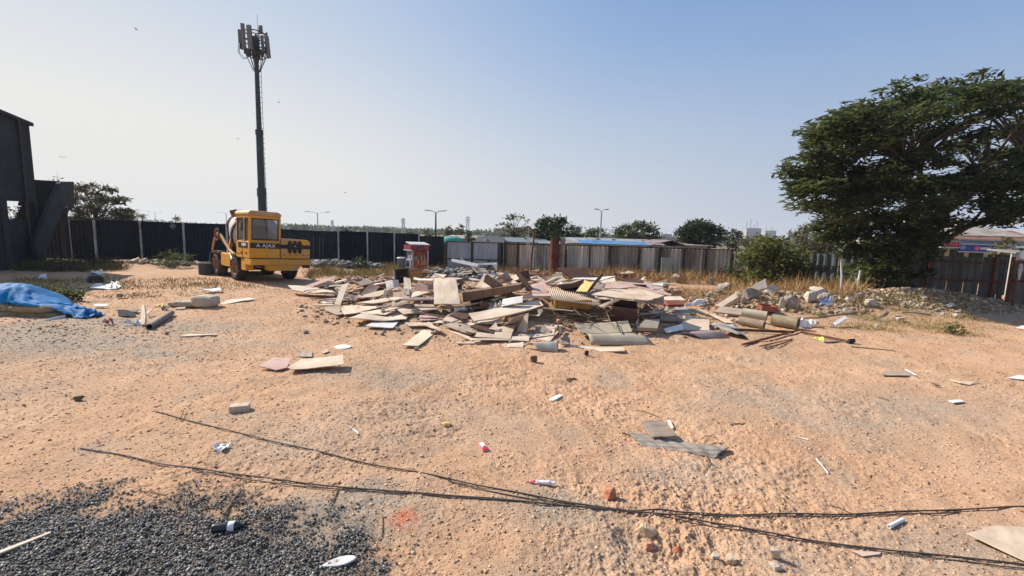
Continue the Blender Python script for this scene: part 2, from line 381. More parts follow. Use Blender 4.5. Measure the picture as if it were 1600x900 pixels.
def ground_mat():
    m, nt, p, N, L = newmat('sandy_soil')
    geo = N('ShaderNodeNewGeometry'); at = N('ShaderNodeVertexColor'); at.layer_name = 'mask'
    sp = N('ShaderNodeSeparateColor'); L(at.outputs[0], sp.inputs[0])
    def noise(s, d=6, r=0.6):
        n = N('ShaderNodeTexNoise'); n.inputs['Scale'].default_value = s; n.inputs['Detail'].default_value = d; n.inputs['Roughness'].default_value = r
        L(geo.outputs['Position'], n.inputs['Vector']); return n.outputs['Fac']
    def ramp(fac, a, b, ca, cb):
        r = N('ShaderNodeValToRGB'); r.color_ramp.elements[0].position = a; r.color_ramp.elements[1].position = b
        r.color_ramp.elements[0].color = rgba(ca); r.color_ramp.elements[1].color = rgba(cb); L(fac, r.inputs[0]); return r.outputs[0]
    def mix(f, a, b, typ='MIX'):
        x = N('ShaderNodeMix'); x.data_type = 'RGBA'; x.blend_type = typ
        if isinstance(f, float): x.inputs['Factor'].default_value = f
        else: L(f, x.inputs['Factor'])
        L(a, x.inputs['A'])
        if isinstance(b, tuple): x.inputs['B'].default_value = rgba(b)
        else: L(b, x.inputs['B'])
        return x.outputs['Result']
    base = ramp(noise(0.8, 8, 0.65), 0.36, 0.66, (0.48, 0.275, 0.16), (0.66, 0.44, 0.295))
    fine = ramp(noise(22, 6, 0.7), 0.32, 0.7, (0.32, 0.17, 0.10), (0.70, 0.485, 0.325))
    base = mix(0.5, base, fine)
    grain = ramp(noise(95, 4, 0.7), 0.33, 0.7, (0.72, 0.68, 0.62), (1.18, 1.16, 1.12))
    base = mix(1.0, base, grain, 'MULTIPLY')
    greyc = mix(1.0, ramp(noise(14, 7, 0.7), 0.32, 0.68, (0.22, 0.185, 0.15), (0.46, 0.40, 0.33)), grain, 'MULTIPLY')
    f1 = N('ShaderNodeMath'); f1.operation = 'MULTIPLY'; f1.inputs[1].default_value = 0.85; L(sp.outputs[1], f1.inputs[0])
    base = mix(f1.outputs[0], base, greyc)
    heap = mix(1.0, ramp(noise(6, 8, 0.7), 0.33, 0.68, (0.17, 0.105, 0.06), (0.40, 0.28, 0.17)), grain, 'MULTIPLY')
    f2 = N('ShaderNodeMath'); f2.operation = 'MULTIPLY'; f2.inputs[1].default_value = 0.8; L(sp.outputs[2], f2.inputs[0])
    base = mix(f2.outputs[0], base, heap)
    gcol = mix(1.0, ramp(noise(40, 4, 0.6), 0.3, 0.7, (0.06, 0.055, 0.05), (0.17, 0.155, 0.14)), grain, 'MULTIPLY')
    f3 = N('ShaderNodeMath'); f3.operation = 'MULTIPLY'; f3.inputs[1].default_value = 0.92; L(sp.outputs[0], f3.inputs[0])
    base = mix(f3.outputs[0], base, gcol)
    sxp = N('ShaderNodeSeparateXYZ'); L(geo.outputs['Position'], sxp.inputs[0]); mry = N('ShaderNodeMapRange'); mry.inputs['From Min'].default_value = 26; mry.inputs['From Max'].default_value = 32; L(sxp.outputs['Y'], mry.inputs['Value'])
    base = mix(mry.outputs[0], base, ramp(noise(0.5, 8, 0.7), 0.3, 0.7, (0.10, 0.085, 0.05), (0.24, 0.20, 0.13)))
    # brick dust stain
    q = hit(628, 808); dist = N('ShaderNodeVectorMath'); dist.operation = 'DISTANCE'; L(geo.outputs['Position'], dist.inputs[0]); dist.inputs[1].default_value = (q.x, q.y, q.z)
    ad = N('ShaderNodeMath'); ad.operation = 'ADD'; nn = N('ShaderNodeMath'); nn.operation = 'MULTIPLY'; nn.inputs[1].default_value = 0.35; L(noise(9, 6, 0.75), nn.inputs[0]); L(nn.outputs[0], ad.inputs[0]); L(dist.outputs['Value'], ad.inputs[1])
    mr = N('ShaderNodeMapRange'); mr.inputs['From Min'].default_value = 0.2; mr.inputs['From Max'].default_value = 0.34; mr.inputs['To Min'].default_value = 0.75; mr.inputs['To Max'].default_value = 0.0; L(ad.outputs[0], mr.inputs['Value'])
    base = mix(mr.outputs[0], base, (0.50, 0.12, 0.05))
    L(base, p.inputs['Base Color']); p.inputs['Roughness'].default_value = 0.95; p.inputs['Specular IOR Level'].default_value = 0.1
    b1 = N('ShaderNodeBump'); b1.inputs['Strength'].default_value = 0.55; b1.inputs['Distance'].default_value = 0.02; L(noise(34, 8, 0.75), b1.inputs['Height'])
    L(b1.outputs[0], p.inputs['Normal'])
    return m
make_ground()

# ------------------------------------------------------------------ loose stones and clods (uncountable)
def in_view(n, ymin, ymax, pw=1.6):
    """points spread over the visible wedge, denser near the camera"""
    u = rng.random(n); y = ymin + (ymax - ymin) * u ** pw
    x = (rng.random(n) * 2 - 1) * (y * 1.28 + 0.8)
    return x, y
def drop(x, y, sink):
    return np.stack([x, y, ground_z(x, y) + micro(x, y) * (y < 20) + sink], -1)
gm = M('dark_gravel', (0.045, 0.043, 0.042), (0.17, 0.165, 0.16), scale=1.0, rough=0.7, bump=0)
def island_mat(name, stops, rough=0.85):
    m, nt, p, N, L = newmat(name); g = N('ShaderNodeNewGeometry'); rp = N('ShaderNodeValToRGB')
    els = rp.color_ramp.elements
    els[0].position = stops[0][0]; els[0].color = rgba(stops[0][1]); els[1].position = stops[-1][0]; els[1].color = rgba(stops[-1][1])
    for pos, c in stops[1:-1]: els.new(pos).color = rgba(c)
    L(g.outputs['Random Per Island'], rp.inputs[0]); L(rp.outputs[0], p.inputs['Base Color']); p.inputs['Roughness'].default_value = rough; p.inputs['Specular IOR Level'].default_value = 0.25
    return m
gm = island_mat('dark_gravel_chips', [(0, (0.045, 0.042, 0.039)), (0.55, (0.17, 0.158, 0.145)), (0.92, (0.33, 0.305, 0.275)), (1, (0.52, 0.48, 0.42))], 0.6)
n = 230000
x = rng.uniform(-6.5, 0.6, n); y = 1.3 + (4.3 - 1.3) * rng.random(n) ** 1.1
g_, gr_, _ = masks(x, y)
keep = rng.random(n) < g_ ** 1.8 * 0.66
x, y = x[keep], y[keep]
s = 0.0055 + 0.0085 * rng.random(len(x)) ** 1.6
tag(stones('gravel', drop(x, y, 0.006 + s * 0.2), s, gm, 0.8), 'dark grey gravel spread over the near left corner of the yard', 'gravel', kind='stuff')
pm = island_mat('loose_pebbles', [(0, (0.06, 0.055, 0.05)), (0.45, (0.2, 0.17, 0.14)), (0.8, (0.32, 0.25, 0.19)), (1, (0.42, 0.34, 0.27))])
x, y = in_view(40000, 1.5, 10, 1.5); g_, gr_, _ = masks(x, y)
keep = rng.random(len(x)) < np.clip(gr_ * 0.9 + 0.05 + 0.6 * (g_ > 0.03) * (g_ < 0.7), 0, 1)
x, y = x[keep], y[keep]; s = 0.004 + 0.010 * rng.random(len(x)) ** 5
tag(stones('pebbles', drop(x, y, 0.002), s, pm, 0.8), 'loose grey pebbles strewn on the sandy ground', 'pebbles', kind='stuff')
cm = island_mat('soil_clods_mat', [(0, (0.22, 0.115, 0.065)), (0.4, (0.50, 0.30, 0.18)), (1, (0.60, 0.40, 0.26))], 0.95)
x, y = in_view(110000, 1.5, 18, 1.9); g_, gr_, hp_ = masks(x, y)
keep = (rng.random(len(x)) < (0.25 + 1.1 * fbm(x * 0.9, y * 0.9, 3, 77))) & (g_ < 0.3)
x, y = x[keep], y[keep]; s = 0.004 + 0.016 * rng.random(len(x)) ** 10 + 0.0012 * y
tag(stones('soil_clods', drop(x, y, 0.0), s, cm, 0.6), 'small crumbly clods of orange soil all over the yard', 'soil', kind='stuff')
# ================================================================== materials for built things
m_yellow = M('machine_yellow', (0.62, 0.27, 0.018), (0.74, 0.36, 0.03), scale=3, rough=0.48, bump=0.05, dirt=(0.42, 0.31, 0.20), dirt_amt=0.6, spec=0.4)
m_yroof = M('faded_cab_roof', (0.52, 0.25, 0.08), (0.62, 0.36, 0.16), scale=4, rough=0.6, bump=0.05, dirt=(0.4, 0.27, 0.16), dirt_amt=0.4)
m_black = M('black_paint', (0.012, 0.012, 0.014), (0.03, 0.03, 0.032), scale=9, rough=0.45, bump=0.03)
m_white = M('white_paint', (0.72, 0.72, 0.70), (0.82, 0.82, 0.80), scale=9, rough=0.5, bump=0.03)
m_dark = M('dark_steel', (0.02, 0.02, 0.022), (0.055, 0.05, 0.048), scale=8, rough=0.6, bump=0.1)
m_rubber = M('tyre_rubber', (0.022, 0.021, 0.02), (0.05, 0.045, 0.04), scale=7, rough=0.85, bump=0.2, dirt=(0.30, 0.20, 0.13), dirt_amt=0.75)
m_rim = M('rim_brown', (0.24, 0.10, 0.045), (0.36, 0.19, 0.10), scale=9, rough=0.7, bump=0.1, dirt=(0.3, 0.2, 0.13), dirt_amt=0.5)
m_drum = M('drum_grey', (0.42, 0.41, 0.40), (0.56, 0.54, 0.52), scale=3, rough=0.65, bump=0.08, dirt=(0.30, 0.24, 0.19), dirt_amt=0.6)
m_rust = M('rust_brown', (0.10, 0.035, 0.016), (0.22, 0.085, 0.04), scale=7, rough=0.85, bump=0.25, dirt=(0.06, 0.03, 0.02), dirt_amt=0.5)
m_conc = M('grey_concrete', (0.25, 0.215, 0.175), (0.38, 0.335, 0.28), scale=5, rough=0.9, bump=0.3, dirt=(0.16, 0.13, 0.10), dirt_amt=0.5, vary=0.15)
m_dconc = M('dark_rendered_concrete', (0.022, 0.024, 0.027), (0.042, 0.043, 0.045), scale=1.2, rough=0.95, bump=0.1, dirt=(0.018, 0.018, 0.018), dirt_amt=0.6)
m_pole = M('tower_green_grey', (0.028, 0.044, 0.042), (0.045, 0.062, 0.058), scale=2, rough=0.6, bump=0.05)
m_panel = M('antenna_grey', (0.13, 0.13, 0.12), (0.19, 0.19, 0.175), scale=6, rough=0.55, bump=0.02)
m_galv = M('galvanised_steel', (0.36, 0.37, 0.38), (0.50, 0.51, 0.52), scale=5, rough=0.5, metal=0.5, bump=0.05, dirt=(0.25, 0.17, 0.10), dirt_amt=0.3)
m_post = M('whitewashed_post', (0.42, 0.42, 0.40), (0.62, 0.61, 0.58), scale=5, rough=0.7, bump=0.1, dirt=(0.2, 0.14, 0.09), dirt_amt=0.6)
def glassmat():
    m, nt, p, N, L = newmat('cab_glass')
    p.inputs['Base Color'].default_value = (0.55, 0.58, 0.58, 1); p.inputs['Roughness'].default_value = 0.06; p.inputs['Transmission Weight'].default_value = 0.0
    t = N('ShaderNodeBsdfTransparent'); t.inputs[0].default_value = (0.72, 0.76, 0.76, 1); mx = N('ShaderNodeMixShader'); mx.inputs[0].default_value = 0.30
    d = N('ShaderNodeBsdfDiffuse'); d.inputs[0].default_value = (0.36, 0.33, 0.29, 1); g = N('ShaderNodeBsdfGlossy'); g.inputs['Roughness'].default_value = 0.05
    m2 = N('ShaderNodeMixShader'); fr = N('ShaderNodeFresnel'); fr.inputs[0].default_value = 1.5
    L(fr.outputs[0], m2.inputs[0]); L(d.outputs[0], m2.inputs[1]); L(g.outputs[0], m2.inputs[2])
    L(t.outputs[0], mx.inputs[1]); L(m2.outputs[0], mx.inputs[2]); L(mx.outputs[0], nt.nodes['Material Output'].inputs['Surface']); return m
m_glass = glassmat()

def text_mesh(txt, size, depth=0.004):
    cu = bpy.data.curves.new('txt', 'FONT'); cu.body = txt; cu.size = size; cu.extrude = depth; cu.align_x = 'CENTER'; cu.align_y = 'CENTER'; cu.space_character = 1.1
    o = bpy.data.objects.new('txt', cu); C.objects.link(o)
    bpy.context.view_layer.update()
    me = bpy.data.meshes.new_from_object(o.evaluated_get(bpy.context.evaluated_depsgraph_get()))
    bpy.data.objects.remove(o); return me
def lettering(txt, size, mat, parent, loc, rot, sx=1.0):
    me = text_mesh(txt, size); me.materials.clear(); me.materials.append(mat); me.name = 'lettering'
    o = bpy.data.objects.new('lettering', me); C.objects.link(o); o.parent = parent; o.location = loc; o.rotation_euler = rot; o.scale = (sx, 1, 1); return o

# ================================================================== self loading concrete mixer truck
def make_truck():
    p = hit(375, 437.5); yaw = R(50)
    t = empty('mixer_truck', 'yellow self loading concrete mixer truck seen from behind, parked by the dark blue fence', 'truck')
    # local frame: +Y forward, origin on the ground under the middle of the rear end
    m = Matrix.Rotation(yaw, 3, 'Z'); off = m @ Vector((-0.93, 1.55, 0))
    t.location = (p.x - off.x, p.y - off.y, gz(p.x, p.y) + 0.0); t.rotation_euler = (0, R(2.0), yaw)
    a = MB().box((-.62, 2.5, .66), (.14, 4.8, .22)).box((.62, 2.5, .66), (.14, 4.8, .22)).box((0, .9, .66), (1.2, .12, .2)).box((0, 3.3, .66), (1.2, .12, .2))
    a.box((0, 2.9, .80), (2.0, 3.1, .07)); a.build('chassis_frame', m_rust, t, bevel=.01)
    MB().tube([(-.95, 1.55, .45), (.95, 1.55, .45)], .09, 10).tube([(-.95, 3.75, .45), (.95, 3.75, .45)], .09, 10).box((0, 1.55, .5), (.35, .4, .32)).box((0, 3.75, .5), (.35, .4, .32)).build('axles', m_dark, t, bevel=.02)
    b = MB().prism([(-1.12, -.10, .66), (1.12, -.10, .66), (1.12, -.10, .885), (-1.12, -.10, .885)], (0, .62, 0)); b.build('rear_bumper', m_yellow, t, bevel=.02)
    MB().box((-.0, -.108, .80), (.5, .012, .14)).build('number_plate_panel', m_yellow, t)
    b = MB().prism([(-.62, -.06, .665), (-.42, -.06, .44), (.58, -.06, .44), (.78, -.06, .665)], (0, .5, 0)); b.build('counterweight', m_yellow, t, bevel=.02)
    for x in (-.80, .92):
        h = MB().box((x, -.06, .60), (.26, .12, .11)).build('tail_light', m_black, t, bevel=.01)
        MB().box((x - .05, -.123, .60), (.09, .012, .07)).build('lens', M('red_lens', (.25, .02, .015), rough=.25, bump=0), h)
    # engine hood
    hd = MB().prism([(-.03, .0, .90), (1.12, .0, .90), (1.12, .0, 1.60), (1.02, .03, 1.66), (-.03, .03, 1.70)], (0, 1.9, 0)).build('engine_hood', m_yellow, t, bevel=.03)
    g = MB()
    for k in range(7): g.box((1.124, .5 + .16 * k, 1.35), (.012, .08, .36))
    g.build('louvre', m_black, hd)
    MB().box((.53, -.006, 1.375), (1.16, .012, .15)).build('stripe', m_black, t)
    MB().box((-.575, -.012, 1.385), (1.06, .014, .20)).box((-1.135, .62, 1.385), (.014, .9, .20)).build('stripe', m_black, t)
    MB().box((-1.143, .50, 1.40), (.008, .42, .12)).build('side_sticker', M('sticker_blue_white', (.25, .32, .42), (.7, .74, .78), scale=14, rough=.5, bump=0, contrast=(.45, .55)), t)
    # zig-zag emblem of three tall black lozenges
    e = MB()
    for k in range(3):
        cx = .32 + .19 * k
        e.prism([(cx - .055, -.02, 1.61), (cx + .04, -.02, 1.61), (cx + .085, -.02, 1.45), (cx + .055, -.02, 1.37), (cx + .085, -.02, 1.29), (cx + .04, -.02, 1.12), (cx - .05, -.02, 1.12), (cx - .09, -.02, 1.29), (cx - .06, -.02, 1.37), (cx - .09, -.02, 1.45)], (0, .012, 0))
    em = e.build('emblem', m_black, t)
    MB().prism([(.46, -.026, 1.385), (.56, -.026, 1.385), (.51, -.026, 1.445)], (0, .004, 0)).build('emblem_mark', m_yellow, em)
    lettering('A AJAX', .185, m_white, t, (-.56, -.022, 1.385), (R(90), 0, 0), 1.05)
    sm = MB().box((-.045, -.004, 1.28), (.018, .03, .78)).box((.53, -.003, .905), (1.16, .02, .016)).box((-.575, -.005, .905), (1.09, .03, .016)).box((-1.132, .66, 1.22), (.012, .012, .62)).box((-1.132, 1.0, 1.05), (.012, .55, .012))
    for k in range(5): sm.box((.1 + .24 * k, -.004, 1.06), (.13, .012, .018))
    o_ = sm.build('panel_seams', m_black, t); o_['kind'] = 'stuff'
    ho = MB()
    for k in range(4): ho.tube([(-1.0 + .06 * k, 1.5, .95), (-1.12 - .02 * k, 1.8, .82 - .05 * k), (-1.05, 2.3, 1.02), (-.9, 2.7, 1.15 + .05 * k)], .016, 6)
    ho.build('hydraulic_hoses', m_black, t)
    MB().tube([(-1.13, .1, 2.25), (-1.32, .05, 2.28), (-1.34, .05, 2.0)], .014, 6).box((-1.35, .05, 2.05), (.04, .16, .28)).build('wing_mirror', m_black, t)
    MB().tube([(.34, .95, 1.68), (.34, .97, 1.92), (.42, 1.0, 2.08)], [.045, .045, .04], 8).build('exhaust_pipe', m_dark, t)
    # cab
    MB().box((-.575, .66, 1.215), (1.11, 1.32, .63)).build('cab_lower_panel', m_yellow, t, bevel=.03)
    f = MB()
    for x, y in ((-1.09, .04), (-.06, .04), (-1.09, 1.28), (-.06, 1.28), (-1.09, .52)):
        f.box((x, y, 1.97), (.085, .085, .92))
    f.box((-.575, .04, 2.44), (1.10, .085, .10)).box((-.575, 1.28, 2.44), (1.10, .085, .10)).box((-1.09, .66, 2.44), (.085, 1.3, .10)).box((-.06, .66, 2.44), (.085, 1.3, .10)).box((-.575, .04, 1.555), (1.10, .085, .06))
    f.build('cab_frame', m_yellow, t, bevel=.02)
    MB().prism([(-1.16, -.04, 2.49), (.0, -.04, 2.49), (.0, -.02, 2.60), (-.10, .04, 2.67), (-1.06, .04, 2.67), (-1.16, -.02, 2.60)], (0, 1.42, 0)).build('cab_roof', m_yroof, t, bevel=.04)
    w_ = MB().prism([(-1.03, .03, 1.60), (-.12, .03, 1.60), (-.12, .03, 2.38), (-1.03, .03, 2.38)], (0, .012, 0)).build('rear_window', m_glass, t)
    MB().box((-.575, .018, 1.61), (.95, .03, .035)).box((-.575, .018, 2.375), (.95, .03, .035)).box((-1.035, .018, 1.99), (.035, .03, .80)).box((-.115, .018, 1.99), (.035, .03, .80)).build('window_seal', m_black, w_)
    MB().bar((-.6, .0, 2.38), (-.52, -.01, 1.9), .018, .018).build('wiper', m_black, w_)
    for y0, y1 in ((.10, .46), (.58, 1.22)):
        s_ = MB().prism([(-1.10, y0, 1.60), (-1.10, y1, 1.60), (-1.10, y1, 2.37), (-1.10, y0, 2.37)], (.012, 0, 0)).build('side_window', m_glass, t)
        MB().box((-1.105, (y0 + y1) / 2, 1.60), (.03, y1 - y0, .03)).box((-1.105, (y0 + y1) / 2, 2.37), (.03, y1 - y0, .03)).box((-1.105, y0, 1.985), (.03, .03, .79)).box((-1.105, y1, 1.985), (.03, .03, .79)).build('window_seal', m_black, s_)
    MB().prism([(-1.03, 1.27, 1.60), (-.12, 1.27, 1.60), (-.12, 1.27, 2.38), (-1.03, 1.27, 2.38)], (0, .012, 0)).build('windscreen', m_glass, t)
    MB().box((-.62, .45, 1.55), (.48, .46, .14)).box((-.62, .28, 1.85), (.48, .12, .56)).build('driver_seat', m_black, t, bevel=.04)
    MB().lathe([(.17, -.015), (.19, 0), (.17, .015), (.15, 0)], Matrix.Translation((-.55, .98, 1.78)) @ Matrix.Rotation(R(50), 4, 'X'), 16, True).tube([(-.55, .98, 1.78), (-.55, 1.15, 1.5)], .02, 6).build('steering_wheel', m_black, t)
    MB().box((-1.14, .3, 1.10), (.02, .12, .06)).box((-1.14, .75, 1.10), (.02, .12, .06)).build('door_handle', m_dark, t)
    # mixing drum on a raised cradle
    dm = Matrix.Translation((0.02, 1.45, 1.52)) @ Matrix.Rotation(R(-78), 4, 'X')
    prof = [(.02, 0), (.42, .02), (.66, .28), (.85, .85), (.88, 1.3), (.84, 1.65), (.68, 2.2), (.50, 2.75), (.47, 2.9)]
    MB().lathe(prof, dm, 32).build('mixing_drum', m_drum, t, smooth=True)
    MB().lathe([(.87, 1.12), (.925, 1.14), (.925, 1.26), (.87, 1.28)], dm, 32, True).build('drum_ring', m_dark, t)
    MB().lathe([(.40, 2.85), (.47, 2.95), (.50, 3.1), (.47, 3.1), (.44, 2.97), (.36, 2.87)], dm, 20, True).build('drum_mouth', m_rust, t)
    MB().prism([(-.72, 2.3, 2.60), (.1, 2.3, 2.60), (.1, 3.1, 2.52), (-.72, 3.1, 2.52)], (0, 0, -.05)).prism([(-.72, 2.3, 2.58), (-.72, 3.1, 2.5), (-.78, 3.15, 2.72), (-.78, 2.4, 2.76)], (.04, 0, 0)).prism([(-.72, 2.3, 2.58), (.1, 2.3, 2.58), (.1, 2.2, 2.74), (-.76, 2.2, 2.74)], (0, .03, 0)).build('discharge_chute', m_rust, t)
    for a_, b_ in (((-.6, 1.6, .82), (-.45, 1.75, 1.5)), ((.6, 1.6, .82), (.45, 1.75, 1.5)), ((-.6, 3.9, .82), (-.4, 3.9, 1.8)), ((.6, 3.9, .82), (.4, 3.9, 1.8))): MB().bar(a_, b_, .12, .12).build('cradle_strut', m_yellow, t)
    # loading arms and shovel
    arm = MB()
    for x in (-1.16, 1.12):
        arm.tube([(x, 1.5, 1.0), (x, 1.9, 1.12), (x, 2.4, 1.4), (x, 2.9, 1.7), (x, 3.3, 1.78), (x, 3.7, 1.55), (x, 4.0, 1.05)], [.04, .05, .05, .05, .05, .045, .04], 8)
        arm.tube([(x + .1, 1.7, .98), (x + .12, 2.4, 1.15), (x + .1, 3.3, 1.6)], .04, 8)
    arm.build('loading_arm', m_yroof, t)
    MB().lathe([(.20, -.03), (.26, -.03), (.26, .03), (.20, .03)], Matrix.Translation((-1.2, 3.25, 1.72)) @ Matrix.Rotation(R(90), 4, 'Y'), 20, True).build('hose_reel', m_rust, t)
    MB().prism([(-1.12, 4.45, .25), (-1.12, 5.15, .18), (-1.12, 5.15, .24), (-1.12, 4.6, .42), (-1.12, 4.5, .95), (-1.12, 4.43, .95)], (2.24, 0, 0)).build('loading_shovel', m_dark, t)
    MB().box((-.98, 3.75, .97), (.28, .95, .10)).box((.98, 3.75, .97), (.28, .95, .10)).bar((-1.1, 4.15, .9), (-1.1, 4.15, 1.4), .05, .05).build('front_fender', m_rust, t, bevel=.01)
    MB().prism([(-1.10, 2.12, .44), (-1.10, 3.16, .46), (-1.10, 3.18, .98), (-1.10, 2.10, .98)], (.36, 0, 0)).build('fuel_tank', m_yellow, t, bevel=.03)
    MB().prism([(-1.08, .54, .42), (-1.08, .98, .42), (-1.08, .98, .86), (-1.08, .54, .86)], (.3, 0, 0)).build('step_box', m_yellow, t, bevel=.02)
    for x, y, s in ((-.95, 1.55, -1), (.95, 1.55, 1), (-.95, 3.75, -1), (.95, 3.75, 1)):
        mm = Matrix.Translation((x, y, .455)) @ Matrix.Rotation(R(90), 4, 'Y')
        ty = MB().lathe([(.27, -.17), (.38, -.20), (.44, -.17), (.455, -.06), (.455, .06), (.44, .17), (.38, .20), (.27, .17)], mm, 32, True)
        for k in range(18):
            an = 2 * math.pi * k / 18
            for sgn in (-1, 1):
                a2 = an + (.17 if sgn > 0 else 0)
                q = mm @ Matrix.Rotation(a2, 4, 'Z') @ Vector((.452, 0, sgn * .09))
                ty.box(q, (.05, .06, .17), (mm @ Matrix.Rotation(a2, 4, 'Z') @ Matrix.Rotation(R(25 * sgn), 4, 'X')).to_3x3())
        wh = ty.build('wheel', m_rubber, t)
        MB().lathe([(.03, .11 * s), (.09, .11 * s), (.10, .06 * s), (.22, .05 * s), (.25, .16 * s), (.275, .17 * s), (.275, -.17 * s)], mm, 24).build('rim', m_rim, wh)
make_truck()

# ================================================================== telecom tower
def make_tower():
    Y = 42.0; base = atY(411, 355, Y); base.z = 0
    top = atY(399, 90, Y)
    H = top.z
    t = empty('telecom_tower', 'tall green grey monopole mast topped with a cluster of mobile phone antennas', 'mast', base)
    pole = MB(); n = 14
    def ring(z0, z1, r0, r1, r): return r.tube([(0, 0, z0), (0, 0, z1)], [r0, r1], 18)
    ring(0, H * .30, .37, .34, pole); ring(H * .285, H * .33, .40, .39, pole); ring(H * .33, H * .625, .31, .28, pole); ring(H * .61, H * .635, .33, .33, pole); ring(H * .635, H + .3, .22, .18, pole)
    pole.build('pole', m_pole, t, smooth=True)
    st = MB()
    z = 3.0
    while z < H - .5:
        rr = .38 if z < H * .33 else (.31 if z < H * .63 else .22)
        st.bar((rr - .05, -.1, z), (rr + .22, -.1, z), .035, .035); z += .45
    st.bar((.50, -.1, 3), (.40, -.1, H * .63), .03, .03).bar((.44, -.1, H * .63), (.44, -.1, H), .03, .03)
    st.build('climbing_pegs', m_dark, t)
    fr = MB(); zt = H
    for z, r in ((zt + .1, .7), (zt + 1.25, .98), (zt + 2.05, .85)):
        P = [(r * math.cos(2 * math.pi * k / 12), r * math.sin(2 * math.pi * k / 12), z) for k in range(13)]
        fr.tube(P, .045, 6)
        for k in (0, 4, 8): fr.bar((0, 0, z), P[k], .06, .06)
    for k in range(6):
        an = 2 * math.pi * k / 6 + .3; c, s = math.cos(an), math.sin(an)
        fr.bar((.25 * c, .25 * s, zt - 1.2), (.8 * c, .8 * s, zt + .1), .06, .06).bar((.7 * c, .7 * s, zt), (.95 * c, .95 * s, zt + 2.3), .06, .06)
    fr.tube([(0, 0, zt), (0, 0, zt + 1.7)], .33, 12)
    fr.build('head_frame', m_dark, t)
    for x, y, z, w_, h, d, rz in ((-1.30, -.7, 1.55, .42, 1.1, .22, .4), (-.78, -1.05, 1.45, .34, 2.1, .2, .2), (.03, -1.2, 1.35, .44, 1.95, .2, -.1), (1.45, -.3, .95, .34, 2.1, .2, -.6), (1.15, .6, 1.1, .34, 1.8, .2, -1.2), (-.6, 1.0, 1.4, .34, 1.8, .2, 2.6), (.95, -.55, 2.25, .36, .62, .16, -.3), (1.2, -.75, 1.0, .28, 1.3, .18, -.5)):
        x *= .78; y *= .78
        MB().box((0, 0, 0), (w_ * .88, d, h)).build('antenna_panel', m_panel, t, bevel=.03).matrix_local = Matrix.Translation((x, y, zt + z)) @ Matrix.Rotation(rz, 4, 'Z') @ Matrix.Rotation(R(4), 4, 'X')
    for x, y, z, s in ((-1.15, -.6, .75, .42), (-.75, -.6, .35, .4), (-.35, -.85, .2, .45), (.2, -.7, .25, .42), (.55, -.4, .4, .38), (.9, -.4, .3, .36), (-.1, -.5, .75, .5), (.95, .2, .7, .4), (-.5, .6, .6, .4)):
        x *= .8; y *= .8
        MB().box((0, 0, 0), (s * .8, s * .6, s * 1.2)).build('radio_unit', m_dark, t, bevel=.02).location = (x, y, zt + z)
    MB().tube([(.35, -.2, zt + 1.5), (.35, -.2, zt + 3.6)], [.03, .015], 6).build('lightning_rod', m_galv, t)
    cb = MB()
    for x0, x1 in ((-.95, -.4), (-1.05, -.7), (1.15, .5), (1.0, .6)):
        cb.tube([(x0, -.8, zt + .9), (x0 - .05, -.85, zt + .1), ((x0 + x1) / 2, -.6, zt - .35), (x1 * .5, -.3, zt + .05)], .025, 5)
    cb.build('feeder_cables', m_black, t)
make_tower()

# ================================================================== fences
def corr(x0, x1, z0, z1, nrib, depth, P0, d, n, mb, lean=0.0):
    """trapezoid-ribbed sheet from distance x0 to x1 along direction d from P0, normal n"""
    xs = []; k = nrib
    w_ = (x1 - x0) / k
    for i in range(k): xs += [(x0 + w_ * i, 0), (x0 + w_ * (i + .27), 0), (x0 + w_ * (i + .52), 1), (x0 + w_ * (i + .75), 1)]
    xs.append((x1, 0))
    f = []; vs = []
    for s_, q in xs:
        b = P0 + d * s_ + n * (q * depth)
        vs += [Vector((b.x, b.y, z0)) , Vector((b.x, b.y, z1)) + d * lean]
    m = len(xs)
    th = -n * 0.004
    vs2 = vs + [v + th for v in vs]
    f = [[2 * i, 2 * i + 2, 2 * i + 3, 2 * i + 1] for i in range(m - 1)] + [[2 * m + 2 * i + 1, 2 * m + 2 * i + 3, 2 * m + 2 * i + 2, 2 * m + 2 * i] for i in range(m - 1)]
    mb.add(vs2, f); return mb
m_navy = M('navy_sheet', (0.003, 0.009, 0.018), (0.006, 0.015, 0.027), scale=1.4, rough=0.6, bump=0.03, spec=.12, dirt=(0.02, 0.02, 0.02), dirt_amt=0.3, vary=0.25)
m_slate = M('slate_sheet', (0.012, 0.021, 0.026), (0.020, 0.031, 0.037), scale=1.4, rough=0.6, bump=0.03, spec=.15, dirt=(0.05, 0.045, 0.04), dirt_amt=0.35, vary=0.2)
m_gatesheet = M('gate_blue_grey', (0.34, 0.38, 0.44), (0.43, 0.47, 0.52), scale=2, rough=0.5, metal=0.1, bump=0.05, dirt=(0.22, 0.19, 0.16), dirt_amt=0.4, stretch=(1, 1, .3))
m_rustsheet = M('weathered_sheet', (0.54, 0.49, 0.42), (0.76, 0.71, 0.63), scale=3.2, rough=0.7, metal=0.0, bump=0.1, dirt=(0.36, 0.17, 0.065), dirt_amt=0.6, stretch=(1, 1, .15), vary=0.2)
m_greensheet = M('grey_green_sheet', (0.085, 0.105, 0.11), (0.13, 0.15, 0.15), scale=2, rough=0.6, bump=0.06, dirt=(0.11, 0.09, 0.07), dirt_amt=0.5, stretch=(1, 1, .3))
m_oldsheet = M('grey_brown_sheet', (0.19, 0.165, 0.14), (0.32, 0.29, 0.25), scale=2.5, rough=0.7, bump=0.06, dirt=(0.12, 0.06, 0.035), dirt_amt=0.5, stretch=(1, 1, .25), vary=.2)

